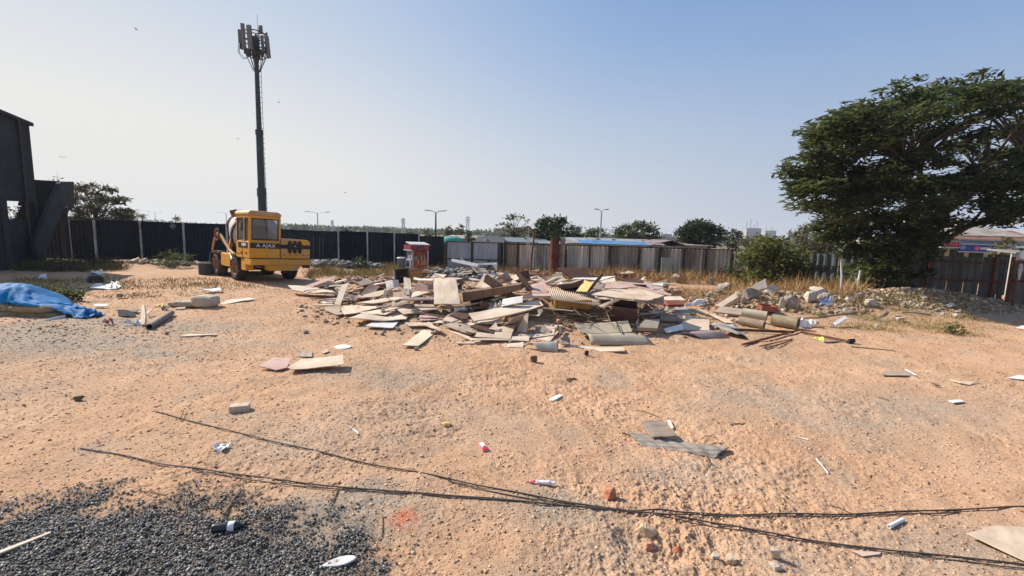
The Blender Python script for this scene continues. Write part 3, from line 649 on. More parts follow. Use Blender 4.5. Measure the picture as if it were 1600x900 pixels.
# tall navy barricade fence: bays between whitewashed posts
FY = 25.0
def fx(px, py, Y=FY): return atY(px, py, Y).x
bays = [(62, 113), (113, 152), (152, 223), (223, 290), (290, 357), (357, 420), (420, 487), (487, 530), (530, 575), (575, 617), (617, 655), (655, 693)]
tops = [2.20, 2.20, 2.26, 2.24, 2.22, 2.2, 2.02, 1.98, 2.0, 2.0, 1.98, 1.86]
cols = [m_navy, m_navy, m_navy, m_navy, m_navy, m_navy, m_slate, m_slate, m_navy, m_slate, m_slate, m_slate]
fence = empty('barricade_fence', 'tall navy blue corrugated metal fence with whitewashed posts behind the mixer truck', 'fence', (fx(380, 400), FY, 0))
inv = Vector(fence.location)
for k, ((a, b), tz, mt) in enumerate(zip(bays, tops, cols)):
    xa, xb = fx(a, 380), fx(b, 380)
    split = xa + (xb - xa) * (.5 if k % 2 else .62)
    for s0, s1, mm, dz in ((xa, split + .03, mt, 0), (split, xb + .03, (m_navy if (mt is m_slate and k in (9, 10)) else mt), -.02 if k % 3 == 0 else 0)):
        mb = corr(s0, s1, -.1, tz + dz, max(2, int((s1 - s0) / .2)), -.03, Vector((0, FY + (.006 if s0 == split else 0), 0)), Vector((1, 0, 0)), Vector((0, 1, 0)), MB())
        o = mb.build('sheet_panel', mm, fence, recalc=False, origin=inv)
        o.location = (0, 0, 0)
for a, b, w_ in ((113, 0, .07), (152, 1, .12), (223, 2, .09), (290, 3, .09), (357, 4, .09), (530, 7, .07), (575, 8, .07), (617, 9, .07), (655, 10, .05)):
    mb = MB().box((fx(a, 380), FY - .10, (tops[b] + .02) / 2 - .05), (w_, .06, tops[b] + .12)); o = mb.build('post', m_post, fence, origin=inv, bevel=.005); o.location = (0, 0, 0)
mb = MB(); mb.box(((fx(357, 380) + fx(62, 380)) / 2, FY + .06, 2.14), (fx(357, 380) - fx(62, 380), .05, .06)); o = mb.build('rail', m_post, fence, origin=inv); o.location = (0, 0, 0)
mb = MB()
for a, hh in ((490, 1.7), (500, 1.6), (505, 1.65)): mb.bar((fx(a, 380), FY - .12, -.05), (fx(a + 1, 380), FY - .09, hh), .06, .02)
o = mb.build('plank', M('weathered_plank', (.10, .10, .10), (.17, .165, .16), scale=6, rough=.9, bump=.2), fence, origin=inv); o.location = (0, 0, 0)
mb = MB().box((0, 0, 0), (.28, .012, .28), Matrix.Rotation(R(45), 3, 'Y'))
o = mb.build('mark', M('faded_diamond', (.10, .13, .15), rough=.8, bump=0), fence); o.location = (fx(271, 353) - inv.x, -.05, atY(271, 353, FY).z)

def sheet_fence(name, label, cat, runs, mats, top, rail_z, rail_mat, posts, post_mat, bottom=-.1, dep=.03, jag=0.0, ribs=.16, wid=(.7, 1.1), seed=1, base=None, group=None):
    """runs: list of ground points; sheets of varying width with gaps and small lean"""
    rs = random.Random(seed)
    t = empty(name, label, cat, base or runs[0], group=group); org = Vector(t.location)
    for A, B in zip(runs[:-1], runs[1:]):
        A = Vector((A[0], A[1], 0)); B = Vector((B[0], B[1], 0)); d = (B - A); Ln = d.length; d.normalize(); n = Vector((d.y, -d.x, 0))
        s = 0
        while s < Ln - .15:
            w_ = min(rs.uniform(*wid), Ln - s)
            tz = top + rs.uniform(-jag, jag)
            mb = corr(s, s + w_ - .012, bottom, tz, max(2, int(w_ / ribs)), dep, A + n * rs.uniform(0, .02), d, n, MB(), rs.uniform(-.03, .03))
            o = mb.build('sheet_panel', rs.choice(mats), t, recalc=False, origin=org); o.location = (0, 0, 0)
            s += w_
        for z in rail_z:
            mb = MB().bar(A + n * (dep + .045) + Vector((0, 0, z)), B + n * (dep + .045) + Vector((0, 0, z)), .05, .06); o = mb.build('rail', rail_mat, t, origin=org); o.location = (0, 0, 0)
        for q in posts:
            if q * 1.0 <= Ln:
                P = A + d * q + n * (dep + .05)
                mb = MB().bar(P + Vector((0, 0, -.1)), P + Vector((0, 0, top + .03)), .08, .08); o = mb.build('post', post_mat, t, origin=org); o.location = (0, 0, 0)
    return t
g0 = atY(697, 380, 24.4); g1 = atY(738, 380, 24.4); g2 = atY(780, 380, 24.4)
for A, B, lab in ((g0, g1, 'left leaf of the blue grey corrugated gate beside the navy fence end'), (g1, g2, 'right leaf of the blue grey corrugated gate with a green weed before it')):
    t = empty('gate_leaf', lab, 'gate', (A.x, A.y, 0), group='two leaves of the blue grey gate'); w_ = B.x - A.x
    corr(.05, w_ - .05, .08, 1.58, 9, -.045, Vector((0, .02, 0)), Vector((1, 0, 0)), Vector((0, 1, 0)), MB()).build('sheet_panel', m_gatesheet, t, recalc=False)
    f = MB().bar((.03, -.05, 0), (.03, -.05, 1.64), .07, .06).bar((w_ - .03, -.05, 0), (w_ - .03, -.05, 1.64), .07, .06).bar((.06, -.05, 1.60), (w_ - .06, -.05, 1.60), .06, .06).bar((.06, -.05, .66), (w_ - .06, -.05, .66), .05, .05).bar((.06, -.05, .1), (w_ - .06, -.05, .1), .05, .05)
    f.build('gate_frame', m_dark, t)
    MB().box((w_ - .12, -.09, .95), (.05, .05, .22)).build('latch', m_galv, t)
# short mixed fence between gate and rusty post
mixed = empty('patched_fence', 'patched stretch of sheet fence with one rust stained orange panel right of the gate', 'fence', atY(830, 390, 24.6)); mixed.location.z = 0; org = Vector(mixed.location)
m_rusty = M('rust_stained_sheet', (0.30, 0.20, 0.12), (0.38, 0.32, 0.26), scale=3, rough=.7, bump=.1, dirt=(0.34, 0.12, 0.03), dirt_amt=.9, stretch=(1, 1, .25))
m_pale = M('pale_zinc_sheet', (0.36, 0.38, 0.38), (0.47, 0.49, 0.49), scale=2.5, rough=.55, metal=.1, bump=.05, dirt=(.25, .2, .15), dirt_amt=.4)
for a, b, mt, tz, b0 in ((781, 790, m_navy, 1.62, 0), (785, 790.5, m_pale, 1.6, -.1), (791, 808, m_rusty, 1.58, .05), (811, 832, m_rustsheet, 1.56, .0), (833, 838, m_pale, 1.35, -.1), (838.5, 850, m_oldsheet, 1.55, -.1), (851, 857, m_pale, 1.48, -.1), (858, 884, m_oldsheet, 1.5, -.1)):
    xa, xb = fx(a, 390, 24.6), fx(b, 390, 24.6)
    o = corr(xa, xb, b0, tz, max(2, int((xb - xa) / .16)), -.055, Vector((0, 24.6, 0)), Vector((1, 0, 0)), Vector((0, 1, 0)), MB(), random.uniform(-.05, .05)).build('sheet_panel', mt, mixed, recalc=False, origin=org); o.location = (0, 0, 0)
for a in (782, 790, 809.5, 884):
    o = MB().box((fx(a, 390, 24.6), 24.5, .8), (.12, .1, 1.7)).build('post', m_dark, mixed, origin=org); o.location = (0, 0, 0)
o = MB().box(((fx(782, 390, 24.6) + fx(884, 390, 24.6)) / 2, 24.52, 1.56), (fx(884, 390, 24.6) - fx(782, 390, 24.6), .06, .07)).build('rail', m_dark, mixed, origin=org); o.location = (0, 0, 0)
A_ = atY(884, 400, 24.4); B_ = atY(1165, 400, 23.0)
sheet_fence('rusty_sheet_fence', 'long rust streaked grey sheet fence behind the debris heap and golden grass', 'fence', [A_, B_], [m_rustsheet, m_rustsheet, m_oldsheet, m_rustsheet], 1.62, (.30, 1.6), m_dark, (.02, 1.3, 2.4, 3.9, 5.0, 6.2, 7.3, 8.6), m_dark, jag=.02, dep=.075, ribs=.19, wid=(.6, 1.3), seed=4, base=(A_.x, A_.y, 0))
C_ = atY(1170, 400, 22.6); D_ = atY(1238, 400, 21.2); E_ = atY(1345, 400, 19.6); F_ = atY(1425, 400, 18.1)
sheet_fence('grey_green_fence', 'leaning grey green sheet fence between the bush and the big tree', 'fence', [C_, D_, E_, F_], [m_greensheet], 1.62, (1.05,), m_dark, (.2,), m_dark, jag=.05, ribs=.24, wid=(.45, .7), seed=9, base=(D_.x, D_.y, 0))
G_ = atY(1430, 400, 17.9); H_ = atY(1576, 400, 16.7); I_ = atY(1680, 400, 15.4)
sheet_fence('sheet_gate', 'grey brown corrugated gate in a red oxide frame under the big tree', 'gate', [G_, H_], [M('dark_gate_sheet', (0.085, 0.08, 0.072), (0.15, 0.14, 0.125), scale=2.5, rough=.75, bump=.06, dirt=(.10, .055, .035), dirt_amt=.5, stretch=(1, 1, .25), vary=.2)], 1.72, (.16, .82, 1.52), m_rust, (.45, 2.35, 4.85), m_rust, bottom=.04, jag=.04, ribs=.3, wid=(.35, .6), seed=12, base=(G_.x, G_.y, 0))
sheet_fence('end_fence', 'dark patchy sheet fence right of the gate at the photo edge', 'fence', [H_ + Vector((.15, 0, 0)), I_], [m_oldsheet, m_rustsheet], 1.75, (.9, 1.6), m_rust, (.05,), m_rust, seed=15, ribs=.28, jag=.1, base=(H_.x + .15, H_.y, 0))
# gate post with a white lamp
p = hit(1570, 475); t = empty('gate_lamp_post', 'slim dark post with white rag and lamp right of the corrugated gate', 'post', (p.x - .05, p.y - .25, gz(p.x, p.y)))
MB().tube([(0, 0, -.1), (0.02, 0, 1.0), (.05, 0, 1.75)], .035, 8).build('pole', m_rust, t); MB().lathe([(.02, 0), (.09, .03), (.11, .14), (.08, .26), (.03, .3)], Matrix.Translation((.05, -.02, 1.42)), 14).build('lamp_globe', m_white, t, smooth=True)
MB().tube([(.03, -.03, 1.3), (.01, -.05, 1.1), (.03, -.04, .8)], [.04, .05, .02], 8).build('rag', m_post, t)
# ================================================================== left concrete building with outside stair
def make_building():
    P0 = atY(-2, 400, 18.3); P1 = atY(66, 400, 21.6); P0.z = P1.z = 0
    d = (P1 - P0).normalized(); n = Vector((d.y, -d.x, 0))     # n points right
    t = empty('stair_building', 'dark unfinished concrete building with an outside stair at the left edge', 'building', P1)
    org = Vector(P1)
    def bp(mb, name, mat, bevel=0.0, par=None):
        o = mb.build(name, mat, par or t, origin=org, bevel=bevel); o.location = (0, 0, 0); return o
    L0 = -6.0  # towards the camera along the face, outside the frame
    S = lambda s, off=0.0, z=0.0: P1 + d * s + n * off + Vector((0, 0, z))
    top = onplane(62, 203, P1, n).z; zo1 = onplane(30, 313, P1, n).z; zo0 = onplane(30, 343, P1, n).z
    # upper storey wall (slab-thick), lower wall, columns, back wall
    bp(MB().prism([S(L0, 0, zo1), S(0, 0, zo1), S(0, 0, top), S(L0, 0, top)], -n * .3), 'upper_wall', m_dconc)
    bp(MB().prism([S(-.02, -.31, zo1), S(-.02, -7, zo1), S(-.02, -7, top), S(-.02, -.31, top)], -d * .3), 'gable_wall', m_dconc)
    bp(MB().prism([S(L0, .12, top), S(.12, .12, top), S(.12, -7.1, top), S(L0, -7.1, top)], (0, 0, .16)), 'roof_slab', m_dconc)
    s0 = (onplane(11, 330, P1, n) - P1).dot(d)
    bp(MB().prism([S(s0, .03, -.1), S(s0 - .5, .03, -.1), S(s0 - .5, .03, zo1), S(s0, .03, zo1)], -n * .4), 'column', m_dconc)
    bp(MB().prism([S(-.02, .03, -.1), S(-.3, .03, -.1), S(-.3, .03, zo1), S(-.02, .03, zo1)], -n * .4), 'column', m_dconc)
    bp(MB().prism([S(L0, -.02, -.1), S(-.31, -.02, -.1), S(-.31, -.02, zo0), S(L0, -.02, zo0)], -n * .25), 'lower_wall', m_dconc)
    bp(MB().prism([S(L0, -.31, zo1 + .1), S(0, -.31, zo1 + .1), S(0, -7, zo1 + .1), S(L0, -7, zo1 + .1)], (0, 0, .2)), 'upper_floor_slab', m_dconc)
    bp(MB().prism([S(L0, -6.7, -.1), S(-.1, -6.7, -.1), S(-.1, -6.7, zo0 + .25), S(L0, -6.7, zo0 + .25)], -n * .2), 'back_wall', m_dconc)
    # stair between the face and an outer parapet, rising away from the camera
    Q0 = atY(57, 400, 20.4); Q0.z = 0; Q1 = atY(116, 400, 24.0); Q1.z = 0
    qd = (Q1 - Q0).normalized(); qn = Vector((qd.y, -qd.x, 0))
    pp = lambda x, y: onplane(x, y, Q0, qn)
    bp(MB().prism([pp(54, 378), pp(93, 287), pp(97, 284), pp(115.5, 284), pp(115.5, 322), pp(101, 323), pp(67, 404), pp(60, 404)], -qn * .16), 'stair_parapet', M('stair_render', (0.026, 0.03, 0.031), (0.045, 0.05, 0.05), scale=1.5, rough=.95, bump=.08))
    ztop = pp(105, 322).z + .05; Lq = (Q1 - Q0).length
    zl = pp(105, 284).z
    st = MB(); N_ = 16
    for k in range(N_):
        a = k / N_ * Lq * .74; b = (k + 1) / N_ * Lq * .74; z = (k + 1) / N_ * ztop
        st.prism([Q0 + qd * a - qn * .17, Q0 + qd * b - qn * .17, Q0 + qd * b - qn * 1.4, Q0 + qd * a - qn * 1.4], (0, 0, z))
        for i in range(8): st.v[-1 - i].z = max(st.v[-1 - i].z, 0) if st.v[-1 - i].z > 0 else max(0, z - .45)
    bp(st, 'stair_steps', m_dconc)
    bp(MB().prism([Q0 + qd * Lq * .745 - qn * .17, Q1 - qn * .17, Q1 - qn * 1.6, Q0 + qd * Lq * .745 - qn * 1.6], (0, 0, .18)).build and MB().prism([Q0 + qd * Lq * .745 - qn * .17 + Vector((0, 0, ztop - .15)), Q1 - qn * .17 + Vector((0, 0, ztop - .15)), Q1 - qn * 1.6 + Vector((0, 0, ztop - .15)), Q0 + qd * Lq * .745 - qn * 1.6 + Vector((0, 0, ztop - .15))], (0, 0, .15)), 'landing', m_dconc)
    bp(MB().prism([Q1 - qn * .17 + Vector((0, 0, ztop)), Q1 - qn * 1.9 + Vector((0, 0, ztop)), Q1 - qn * 1.9 + Vector((0, 0, zl)), Q1 - qn * .17 + Vector((0, 0, zl))], -qd * .15), 'landing_parapet', m_dconc)
    bp(MB().tube([S(-1.2, .08, 0), S(-1.2, .08, top)], .05, 8).tube([S(-1.2, .08, top - .3), S(-1.2, -.2, top - .1)], .05, 8), 'drain_pipe', m_dark)
    bp(MB().prism([S(L0, .012, zo1 + .28), S(0, .012, zo1 + .28), S(0, .012, zo1 + .36), S(L0, .012, zo1 + .36)], -n * .02), 'floor_band', M('stair_render', (0.026, 0.03, 0.031)))
    bp(MB().bar(Q1 + qd * .02 - qn * .3 + Vector((0, 0, -.1)), Q1 - qn * .3 + qd * .02 + Vector((0, 0, ztop - .16)), .25, .25), 'column', m_dconc)
make_building()

# ================================================================== sheds, roofs and shops beyond the fence
m_roofg = M('grey_roof_sheet', (0.22, 0.22, 0.22), (0.34, 0.34, 0.34), scale=2, rough=.6, bump=.05, dirt=(.2, .13, .09), dirt_amt=.5, stretch=(1, .2, 1))
m_rooft = M('tan_roof', (0.30, 0.25, 0.20), (0.42, 0.37, 0.31), scale=2, rough=.8, bump=.1, dirt=(.15, .10, .07), dirt_amt=.5)
m_tarpb = M('blue_roof_tarp', (0.05, 0.16, 0.36), (0.10, 0.26, 0.50), scale=2, rough=.5, bump=.1, dirt=(.3, .3, .3), dirt_amt=.4)
m_tarpg = M('green_tarp', (0.05, 0.26, 0.19), (0.12, 0.40, 0.30), scale=3, rough=.5, bump=.3)
m_plaster = M('pale_plaster', (0.50, 0.47, 0.42), (0.62, 0.59, 0.54), scale=1, rough=.9, bump=.05, dirt=(.3, .25, .2), dirt_amt=.4)
m_tile = M('red_roof_tile', (0.25, 0.085, 0.045), (0.38, 0.16, 0.09), scale=5, rough=.85, bump=.2, dirt=(.1, .06, .05), dirt_amt=.5)
def shed(label, px0, px1, py, Y, wall, roof, depth=4.0, rise=.5, wh=None, cat='shed', lean='front', extra=None, group=None):
    a = atY(px0, py, Y); b = atY(px1, py, Y); zt = (a.z + b.z) / 2
    wdt = b.x - a.x
    t = empty('shed', label, cat, ((a.x + b.x) / 2, Y, 0), group=group)
    e = zt - (rise if lean != 'back' else 0)
    # back wall has a window opening so the box is not a blind block
    MB().box((0, .08, e / 2 - .1), (wdt, .12, e + .2)).box((0, depth - .08, e / 2 - .1), (wdt, .12, e + .2)).box((-wdt / 2 + .06, depth / 2, e / 2 - .1), (.12, depth - .4, e + .2)).box((wdt / 2 - .06, depth / 2, e / 2 - .1), (.12, depth - .4, e + .2)).build('wall', wall, t)
    r = MB(); o = .35
    if lean == 'gable':
        r.prism([(-wdt / 2 - o, -o, e), (-wdt / 2 - o, depth / 2, zt), (-wdt / 2 - o, depth / 2, zt + .06), (-wdt / 2 - o, -o, e + .06)], (wdt + 2 * o, 0, 0)).prism([(-wdt / 2 - o, depth + o, e), (-wdt / 2 - o, depth / 2, zt), (-wdt / 2 - o, depth / 2, zt + .06), (-wdt / 2 - o, depth + o, e + .06)], (wdt + 2 * o, 0, 0))
    elif lean == 'side':
        r.prism([(-wdt / 2 - o, -o, e), (wdt * .1, -o, zt), (wdt / 2 + o, -o, e), (wdt / 2 + o, -o, e + .05), (wdt * .1, -o, zt + .06), (-wdt / 2 - o, -o, e + .05)], (0, depth + 2 * o, 0))
    else:
        r.prism([(-wdt / 2 - o, -o, e), (-wdt / 2 - o, depth + o, zt), (-wdt / 2 - o, depth + o, zt + .05), (-wdt / 2 - o, -o, e + .05)], (wdt + 2 * o, 0, 0))
    r.build('roof', roof, t)
    rs = random.Random(int(px0)); lm = MB()
    for k in range(int(wdt / 1.3)):
        x = rs.uniform(-wdt / 2, wdt / 2); yy = rs.uniform(.2, depth * .8); zz = e + (zt - e) * (min(1, (yy + o) / (depth / 2 + o)) if lean == 'gable' else (yy + o) / (depth + 2 * o)) + .09
        if lean == 'side': zz = zt - (zt - e) * abs(x - wdt * .1) / (wdt * .6) + .1
        lm.box((x, yy, zz), (rs.uniform(.2, .5), rs.uniform(.2, .4), rs.uniform(.06, .14)), Matrix.Rotation(rs.uniform(0, 3), 3, 'Z'))
    if lm.v: lm.build('roof_weights', m_conc, t)
    if extra: extra(t, wdt, depth, e, zt)
    return t
def tarp_over(t, w_, dp, e, zt):
    m = MB(); m.prism([(-w_ * .4, -.5, e + .02), (w_ * .5, -.5, e - .02), (w_ * .5, .9, e + .22), (-w_ * .4, .9, e + .24)], (0, 0, .03)); m.build('tarpaulin', m_tarpb, t)
shed('low shed with a long blue tarpaulin eave behind the rusty fence', 893, 1012, 374, 31, m_plaster, m_roofg, extra=tarp_over, rise=.35)
shed('wide flat grey sheet roof shed beside the blue tarpaulin shed', 976, 1030, 375, 37, m_plaster, m_roofg, rise=.6)
shed('shed with a brown mauve hump roof left of the dark round tree', 1020, 1066, 376, 33, m_plaster, M('mauve_roof', (.16, .12, .13), (.25, .2, .2), scale=3, rough=.8), lean='side', rise=.4)
shed('shed with a crumpled tan roof below the dark round tree', 1062, 1106, 378, 34, m_plaster, m_rooft, rise=.3)
shed('far white walled shed with a row of openings under a pale roof', 925, 966, 372, 48, m_plaster, M('white_roof', (.5, .5, .5), (.6, .6, .6), rough=.6), rise=.2)
shed('shed with a dark gable roof above the blue grey gate', 750, 780, 371, 32, m_plaster, M('dark_roof', (.05, .055, .065), (.09, .09, .10), rough=.7), lean='gable', rise=.5)
shed('shed with a grey blue sheet roof behind the patched fence', 783, 852, 373, 34, m_plaster, M('blue_grey_roof', (.12, .14, .17), (.2, .22, .25), rough=.6), rise=.3)
shed('dark long low shed on the skyline behind the bent pole', 850, 884, 378, 33, m_plaster, m_roofg, rise=.15)
shed('low shed with a dull brown roof behind the left gate leaf', 700, 745, 369, 36, m_plaster, m_rooft, rise=.2)
# green tarpaulin bundle on a stall behind the gate
p = atY(704, 374, 26.0); t = empty('tarp_bundle', 'bright green tarpaulin heaped behind the end of the navy fence', 'tarpaulin', (p.x, 26, 0))
MB().box((0, .3, .75), (1.5, .8, 1.5)).build('stall_box', M('stall_wood', (.12, .08, .05), (.2, .14, .09), rough=.9), t)
bm_ = MB(); prof = [(.55, 1.45), (.72, 1.5), (.6, 1.72), (.3, 1.86), (.05, 1.88)]
bm_.lathe(prof, Matrix.Diagonal((1.25, .7, 1, 1)), 20); o = bm_.build('tarpaulin', m_tarpg, t, smooth=True); o.location.y = .3
for v in o.data.vertices: v.co.z += .06 * math.sin(v.co.x * 9) * math.cos(v.co.y * 11); v.co.x += .04 * math.sin(v.co.z * 21)

# far hazy blocks
def block(label, px0, px1, py, Y, mat, extras=()):
    a = atY(px0, py, Y); b = atY(px1, py, Y); w_ = b.x - a.x
    t = empty('apartment_block', label, 'building', ((a.x + b.x) / 2, Y, 0))
    wl_ = MB().box((0, 5, a.z / 2), (w_, 10, a.z)).build('wall', mat, t)
    wn_ = MB()
    fl = max(1, min(5, int(a.z / 3.2))); nc = max(2, min(6, int(w_ / 3)))
    for i in range(fl):
        for j in range(nc):
            wn_.box((-w_ / 2 + w_ * (j + .5) / nc, -.03, 1.8 + 3.2 * i), (w_ / nc * .45, .08, 1.4))
    o = wn_.build('windows', M('far_window', (.10, .11, .12), rough=.3, bump=0), t); o['kind'] = 'stuff'
    r = MB().box((0, 5, a.z + .3), (w_ + .6, 10.6, .5))
    for x, h in extras: r.box((x * w_, 4, a.z + .5 + h / 2), (w_ * .04, .6, h))
    r.build('roof', mat, t)
m_far = M('far_concrete', (.30, .29, .28), (.36, .35, .34), rough=.9, bump=0)
block('pale half built block with column stubs on the far skyline', 1167, 1190, 357, 500, m_far, ((-.4, 7), (-.15, 10), (.1, 5), (.3, 8)))
block('white far block right of the half built one', 1196, 1213, 361, 540, m_far, ((-.3, 4), (.2, 5), (.4, 3)))
block('small far grey block between two far trees on the skyline', 1035, 1050, 366, 520, m_far, ((0, 4),))
# shops beyond the right hand gate
def shop():
    Y = 27.0
    a = atY(1425, 378, Y); b = atY(1610, 378, Y)
    t = empty('shop_row', 'row of low shops with signs seen over the right hand gate', 'shop', ((a.x + b.x) / 2, Y, 0)); ox = t.location.x
    w_ = b.x - a.x
    MB().box((0, 2.5, 1.3), (w_, 4.6, 2.6)).build('wall', m_plaster, t)
    MB().prism([(-w_ / 2, -.6, 2.05), (w_ / 2, -.6, 2.05), (w_ / 2, .3, 2.5), (-w_ / 2, .3, 2.5)], (0, 0, .06)).build('awning', m_roofg, t)
    MB().prism([(-w_ / 2, -.0, 2.72), (w_ / 2, -.0, 2.72), (w_ / 2, 2.4, 3.35), (-w_ / 2, 2.4, 3.35)], (0, 0, .08)).build('roof', m_rooft, t)
    dk = MB()
    for k in range(6): dk.box((-w_ / 2 + w_ * (k + .5) / 6, .17, .95), (w_ / 6 * .7, .06, 1.9))
    dk.build('shop_opening', m_black, t)
    def sign(px0, px1, py0, py1, mat, label, dy=-.75):
        p0 = atY(px0, py0, Y + dy); p1 = atY(px1, py1, Y + dy)
        s = empty('shop_sign', label, 'sign', ((p0.x + p1.x) / 2, Y + dy, (p0.z + p1.z) / 2))
        W, H_ = p1.x - p0.x, p0.z - p1.z
        MB().box((0, 0, 0), (W, .10, H_)).build('board', mat, s)
        MB().box((0, .0, H_ / 2 + .03), (W + .06, .14, .05)).box((0, 0, -H_ / 2 - .03), (W + .06, .14, .05)).build('sign_frame', m_galv, s)
        MB().bar((-W / 2 + .1, .05, -H_ / 2 - .05), (-W / 2 + .1, .05, -p1.z), .06, .06).bar((W / 2 - .1, .05, -H_ / 2 - .05), (W / 2 - .1, .05, -p1.z), .06, .06).build('leg', m_dark, s)
        return s, W, H_
    s, W, H_ = sign(1499, 1556, 382, 394, M('sign_blue', (.01, .035, .22), (.015, .05, .28), rough=.4, bump=0), 'long blue shop sign with a pink blob and white word over the gate')
    MB().lathe([(.001, 0), (.13, .0), (.13, .012), (.001, .012)], Matrix.Translation((-.1, -.052, 0)) @ Matrix.Rotation(R(90), 4, 'X'), 14).build('emblem', M('sign_pink', (.62, .08, .28), rough=.5, bump=0), s)
    mb = MB()
    for k in range(9): mb.box((.12 + .07 * k, -.056, .0 + .012 * (-1) ** k), (.045, .012, .11 + .03 * (k % 3 == 0)))
    mb.build('lettering', m_white, s)
    MB().box((-W * .42, -.056, .02), (.3, .012, .2)).build('picture', M('sign_pic', (.02, .06, .25), (.3, .4, .55), scale=16, rough=.5, bump=0), s)
    s, W, H_ = sign(1557, 1584, 383, 395, M('sign_pale', (.38, .36, .40), (.48, .45, .48), rough=.6, bump=0), 'faded pale shop sign with violet script right of the blue one')
    mb = MB()
    for k in range(5): mb.tube([(-W * .3 + k * .17, -.06, -.10), (-W * .3 + k * .17 + .03, -.06, .11), (-W * .3 + k * .17 + .09, -.06, .02), (-W * .3 + k * .17 + .14, -.06, -.1)], .014, 5)
    mb.build('lettering', M('sign_violet', (.16, .08, .30), rough=.6, bump=0), s)
    s, W, H_ = sign(1471, 1498, 377, 386, M('sign_maroon', (.10, .02, .05), (.16, .03, .07), rough=.6, bump=0), 'dark maroon shop sign with pink script behind the big tree')
    mb = MB()
    for k in range(6):
        x = -W * .38 + k * .16; mb.tube([(x, -.06, .1), (x + .10, -.06, .1)], .016, 5).tube([(x + .08, -.06, .1), (x + .08, -.06, -.1)], .014, 5).tube([(x + .01, -.06, .02), (x + .05, -.06, -.06), (x + .08, -.06, .0)], .013, 5)
    mb.build('lettering', M('script_pink', (.75, .16, .26), rough=.6, bump=0), s)
shop()
shed('red tiled roof house beyond the shop row at the right edge', 1500, 1625, 359, 40, m_plaster, m_tile, depth=5, rise=1.0, cat='house', lean='gable')
block('pale two storey block with a dark parapet behind the red roof', 1500, 1540, 347, 60, M('cream_wall', (.55, .53, .46), (.62, .6, .53), rough=.9, bump=0), ((-.2, .8),))
# pale sheet roof stall at the far right end
p = atY(1592, 386, 19); t = empty('roadside_stall', 'roadside stall with pale upright slats under a white sheet roof', 'stall', (p.x, 19, 0))
mb = MB()
for k in range(6): mb.box((-.2 + .2 * k, 0, .95), (.14, .05, 1.9))
mb.build('slats', m_pale, t); MB().box((.25, .4, 1.96), (1.1, 1.2, .06), Matrix.Rotation(R(5), 3, 'X')).build('roof', m_roofg, t); MB().box((.3, .7, .9), (1.1, .06, 1.8)).build('back_panel', m_dark, t)

# ================================================================== street lamps and pylons beyond the fence
def lamp(label, px, pyt, Y, arms=2, head=.35, wdt=.07, mat=None, arm=1.2):
    b = atY(px, pyt, Y); t = empty('street_lamp', label, 'street lamp', (b.x, Y, 0), group='street lamps beyond the fence'); h = b.z
    MB().tube([(0, 0, 0), (0, 0, h)], [wdt * 1.5, wdt * .8], 8).build('pole', mat or m_galv, t)
    for s in ((-1, 1) if arms == 2 else (1,)):
        MB().tube([(0, 0, h - .05), (s * arm * .5, 0, h + .12), (s * arm, 0, h + .16)], wdt * .38, 6).build('arm', mat or m_galv, t)
        MB().prism([(s * arm * .9, -.12, h + .12), (s * arm * .9 + s * head * 1.6, -.09, h + .16), (s * arm * .9 + s * head * 1.6, .09, h + .16), (s * arm * .9, .12, h + .12)], (0, 0, .07)).build('lamp_head', m_panel, t)
lamp('faint twin arm street lamp far off, right of the palm', 242, 332, 120, arm=1.6)
lamp('faint twin arm street lamp just left of the mixer truck drum', 353, 333, 95, arm=1.5)
lamp('slim twin arm street lamp between the truck and the next lamp', 496, 333, 62, arm=1.3)
lamp('dark single pole street lamp rising behind the navy fence corner', 681, 332, 44, arm=.55, mat=m_dark, wdt=.08)
lamp('street lamp with two round floodlight heads above the blue eave', 940, 330, 42, arm=.35, head=.22)
def pylon(label, px, pyt, Y):
    b = atY(px, pyt, Y); h = b.z; t = empty('power_pylon', label, 'pylon', (b.x, Y, 0), group='power pylons in the haze'); mb = MB(); w_ = h * .10
    for sx in (-1, 1):
        for sy in (-1, 1):
            mb.bar((sx * w_, sy * w_, 0), (sx * .4, sy * .4, h), .20, .20)
    for k in range(8):
        z0 = h * k / 8; z1 = h * (k + 1) / 8; a0 = w_ + (.4 - w_) * k / 8; a1 = w_ + (.4 - w_) * (k + 1) / 8
        for sy in (-1, 1):
            mb.bar((-a0, sy * a0, z0), (a1, sy * a1, z1), .10, .10).bar((a0, sy * a0, z0), (-a1, sy * a1, z1), .10, .10)
    mb.build('lattice', m_galv, t); ar = MB()
    for z in (.72, .83, .94): ar.bar((-h * .13, 0, h * z), (h * .13, 0, h * z), .35, .35)
    ar.build('cross_arms', m_galv, t)
pylon('faint lattice power pylon above the navy fence, far behind the kiosk', 630, 341, 260)
pylon('faint lattice power pylon above the left gate leaf', 731, 338, 280)
pylon('faint lattice power pylon right of the slim twin arm lamp', 519, 344, 330)

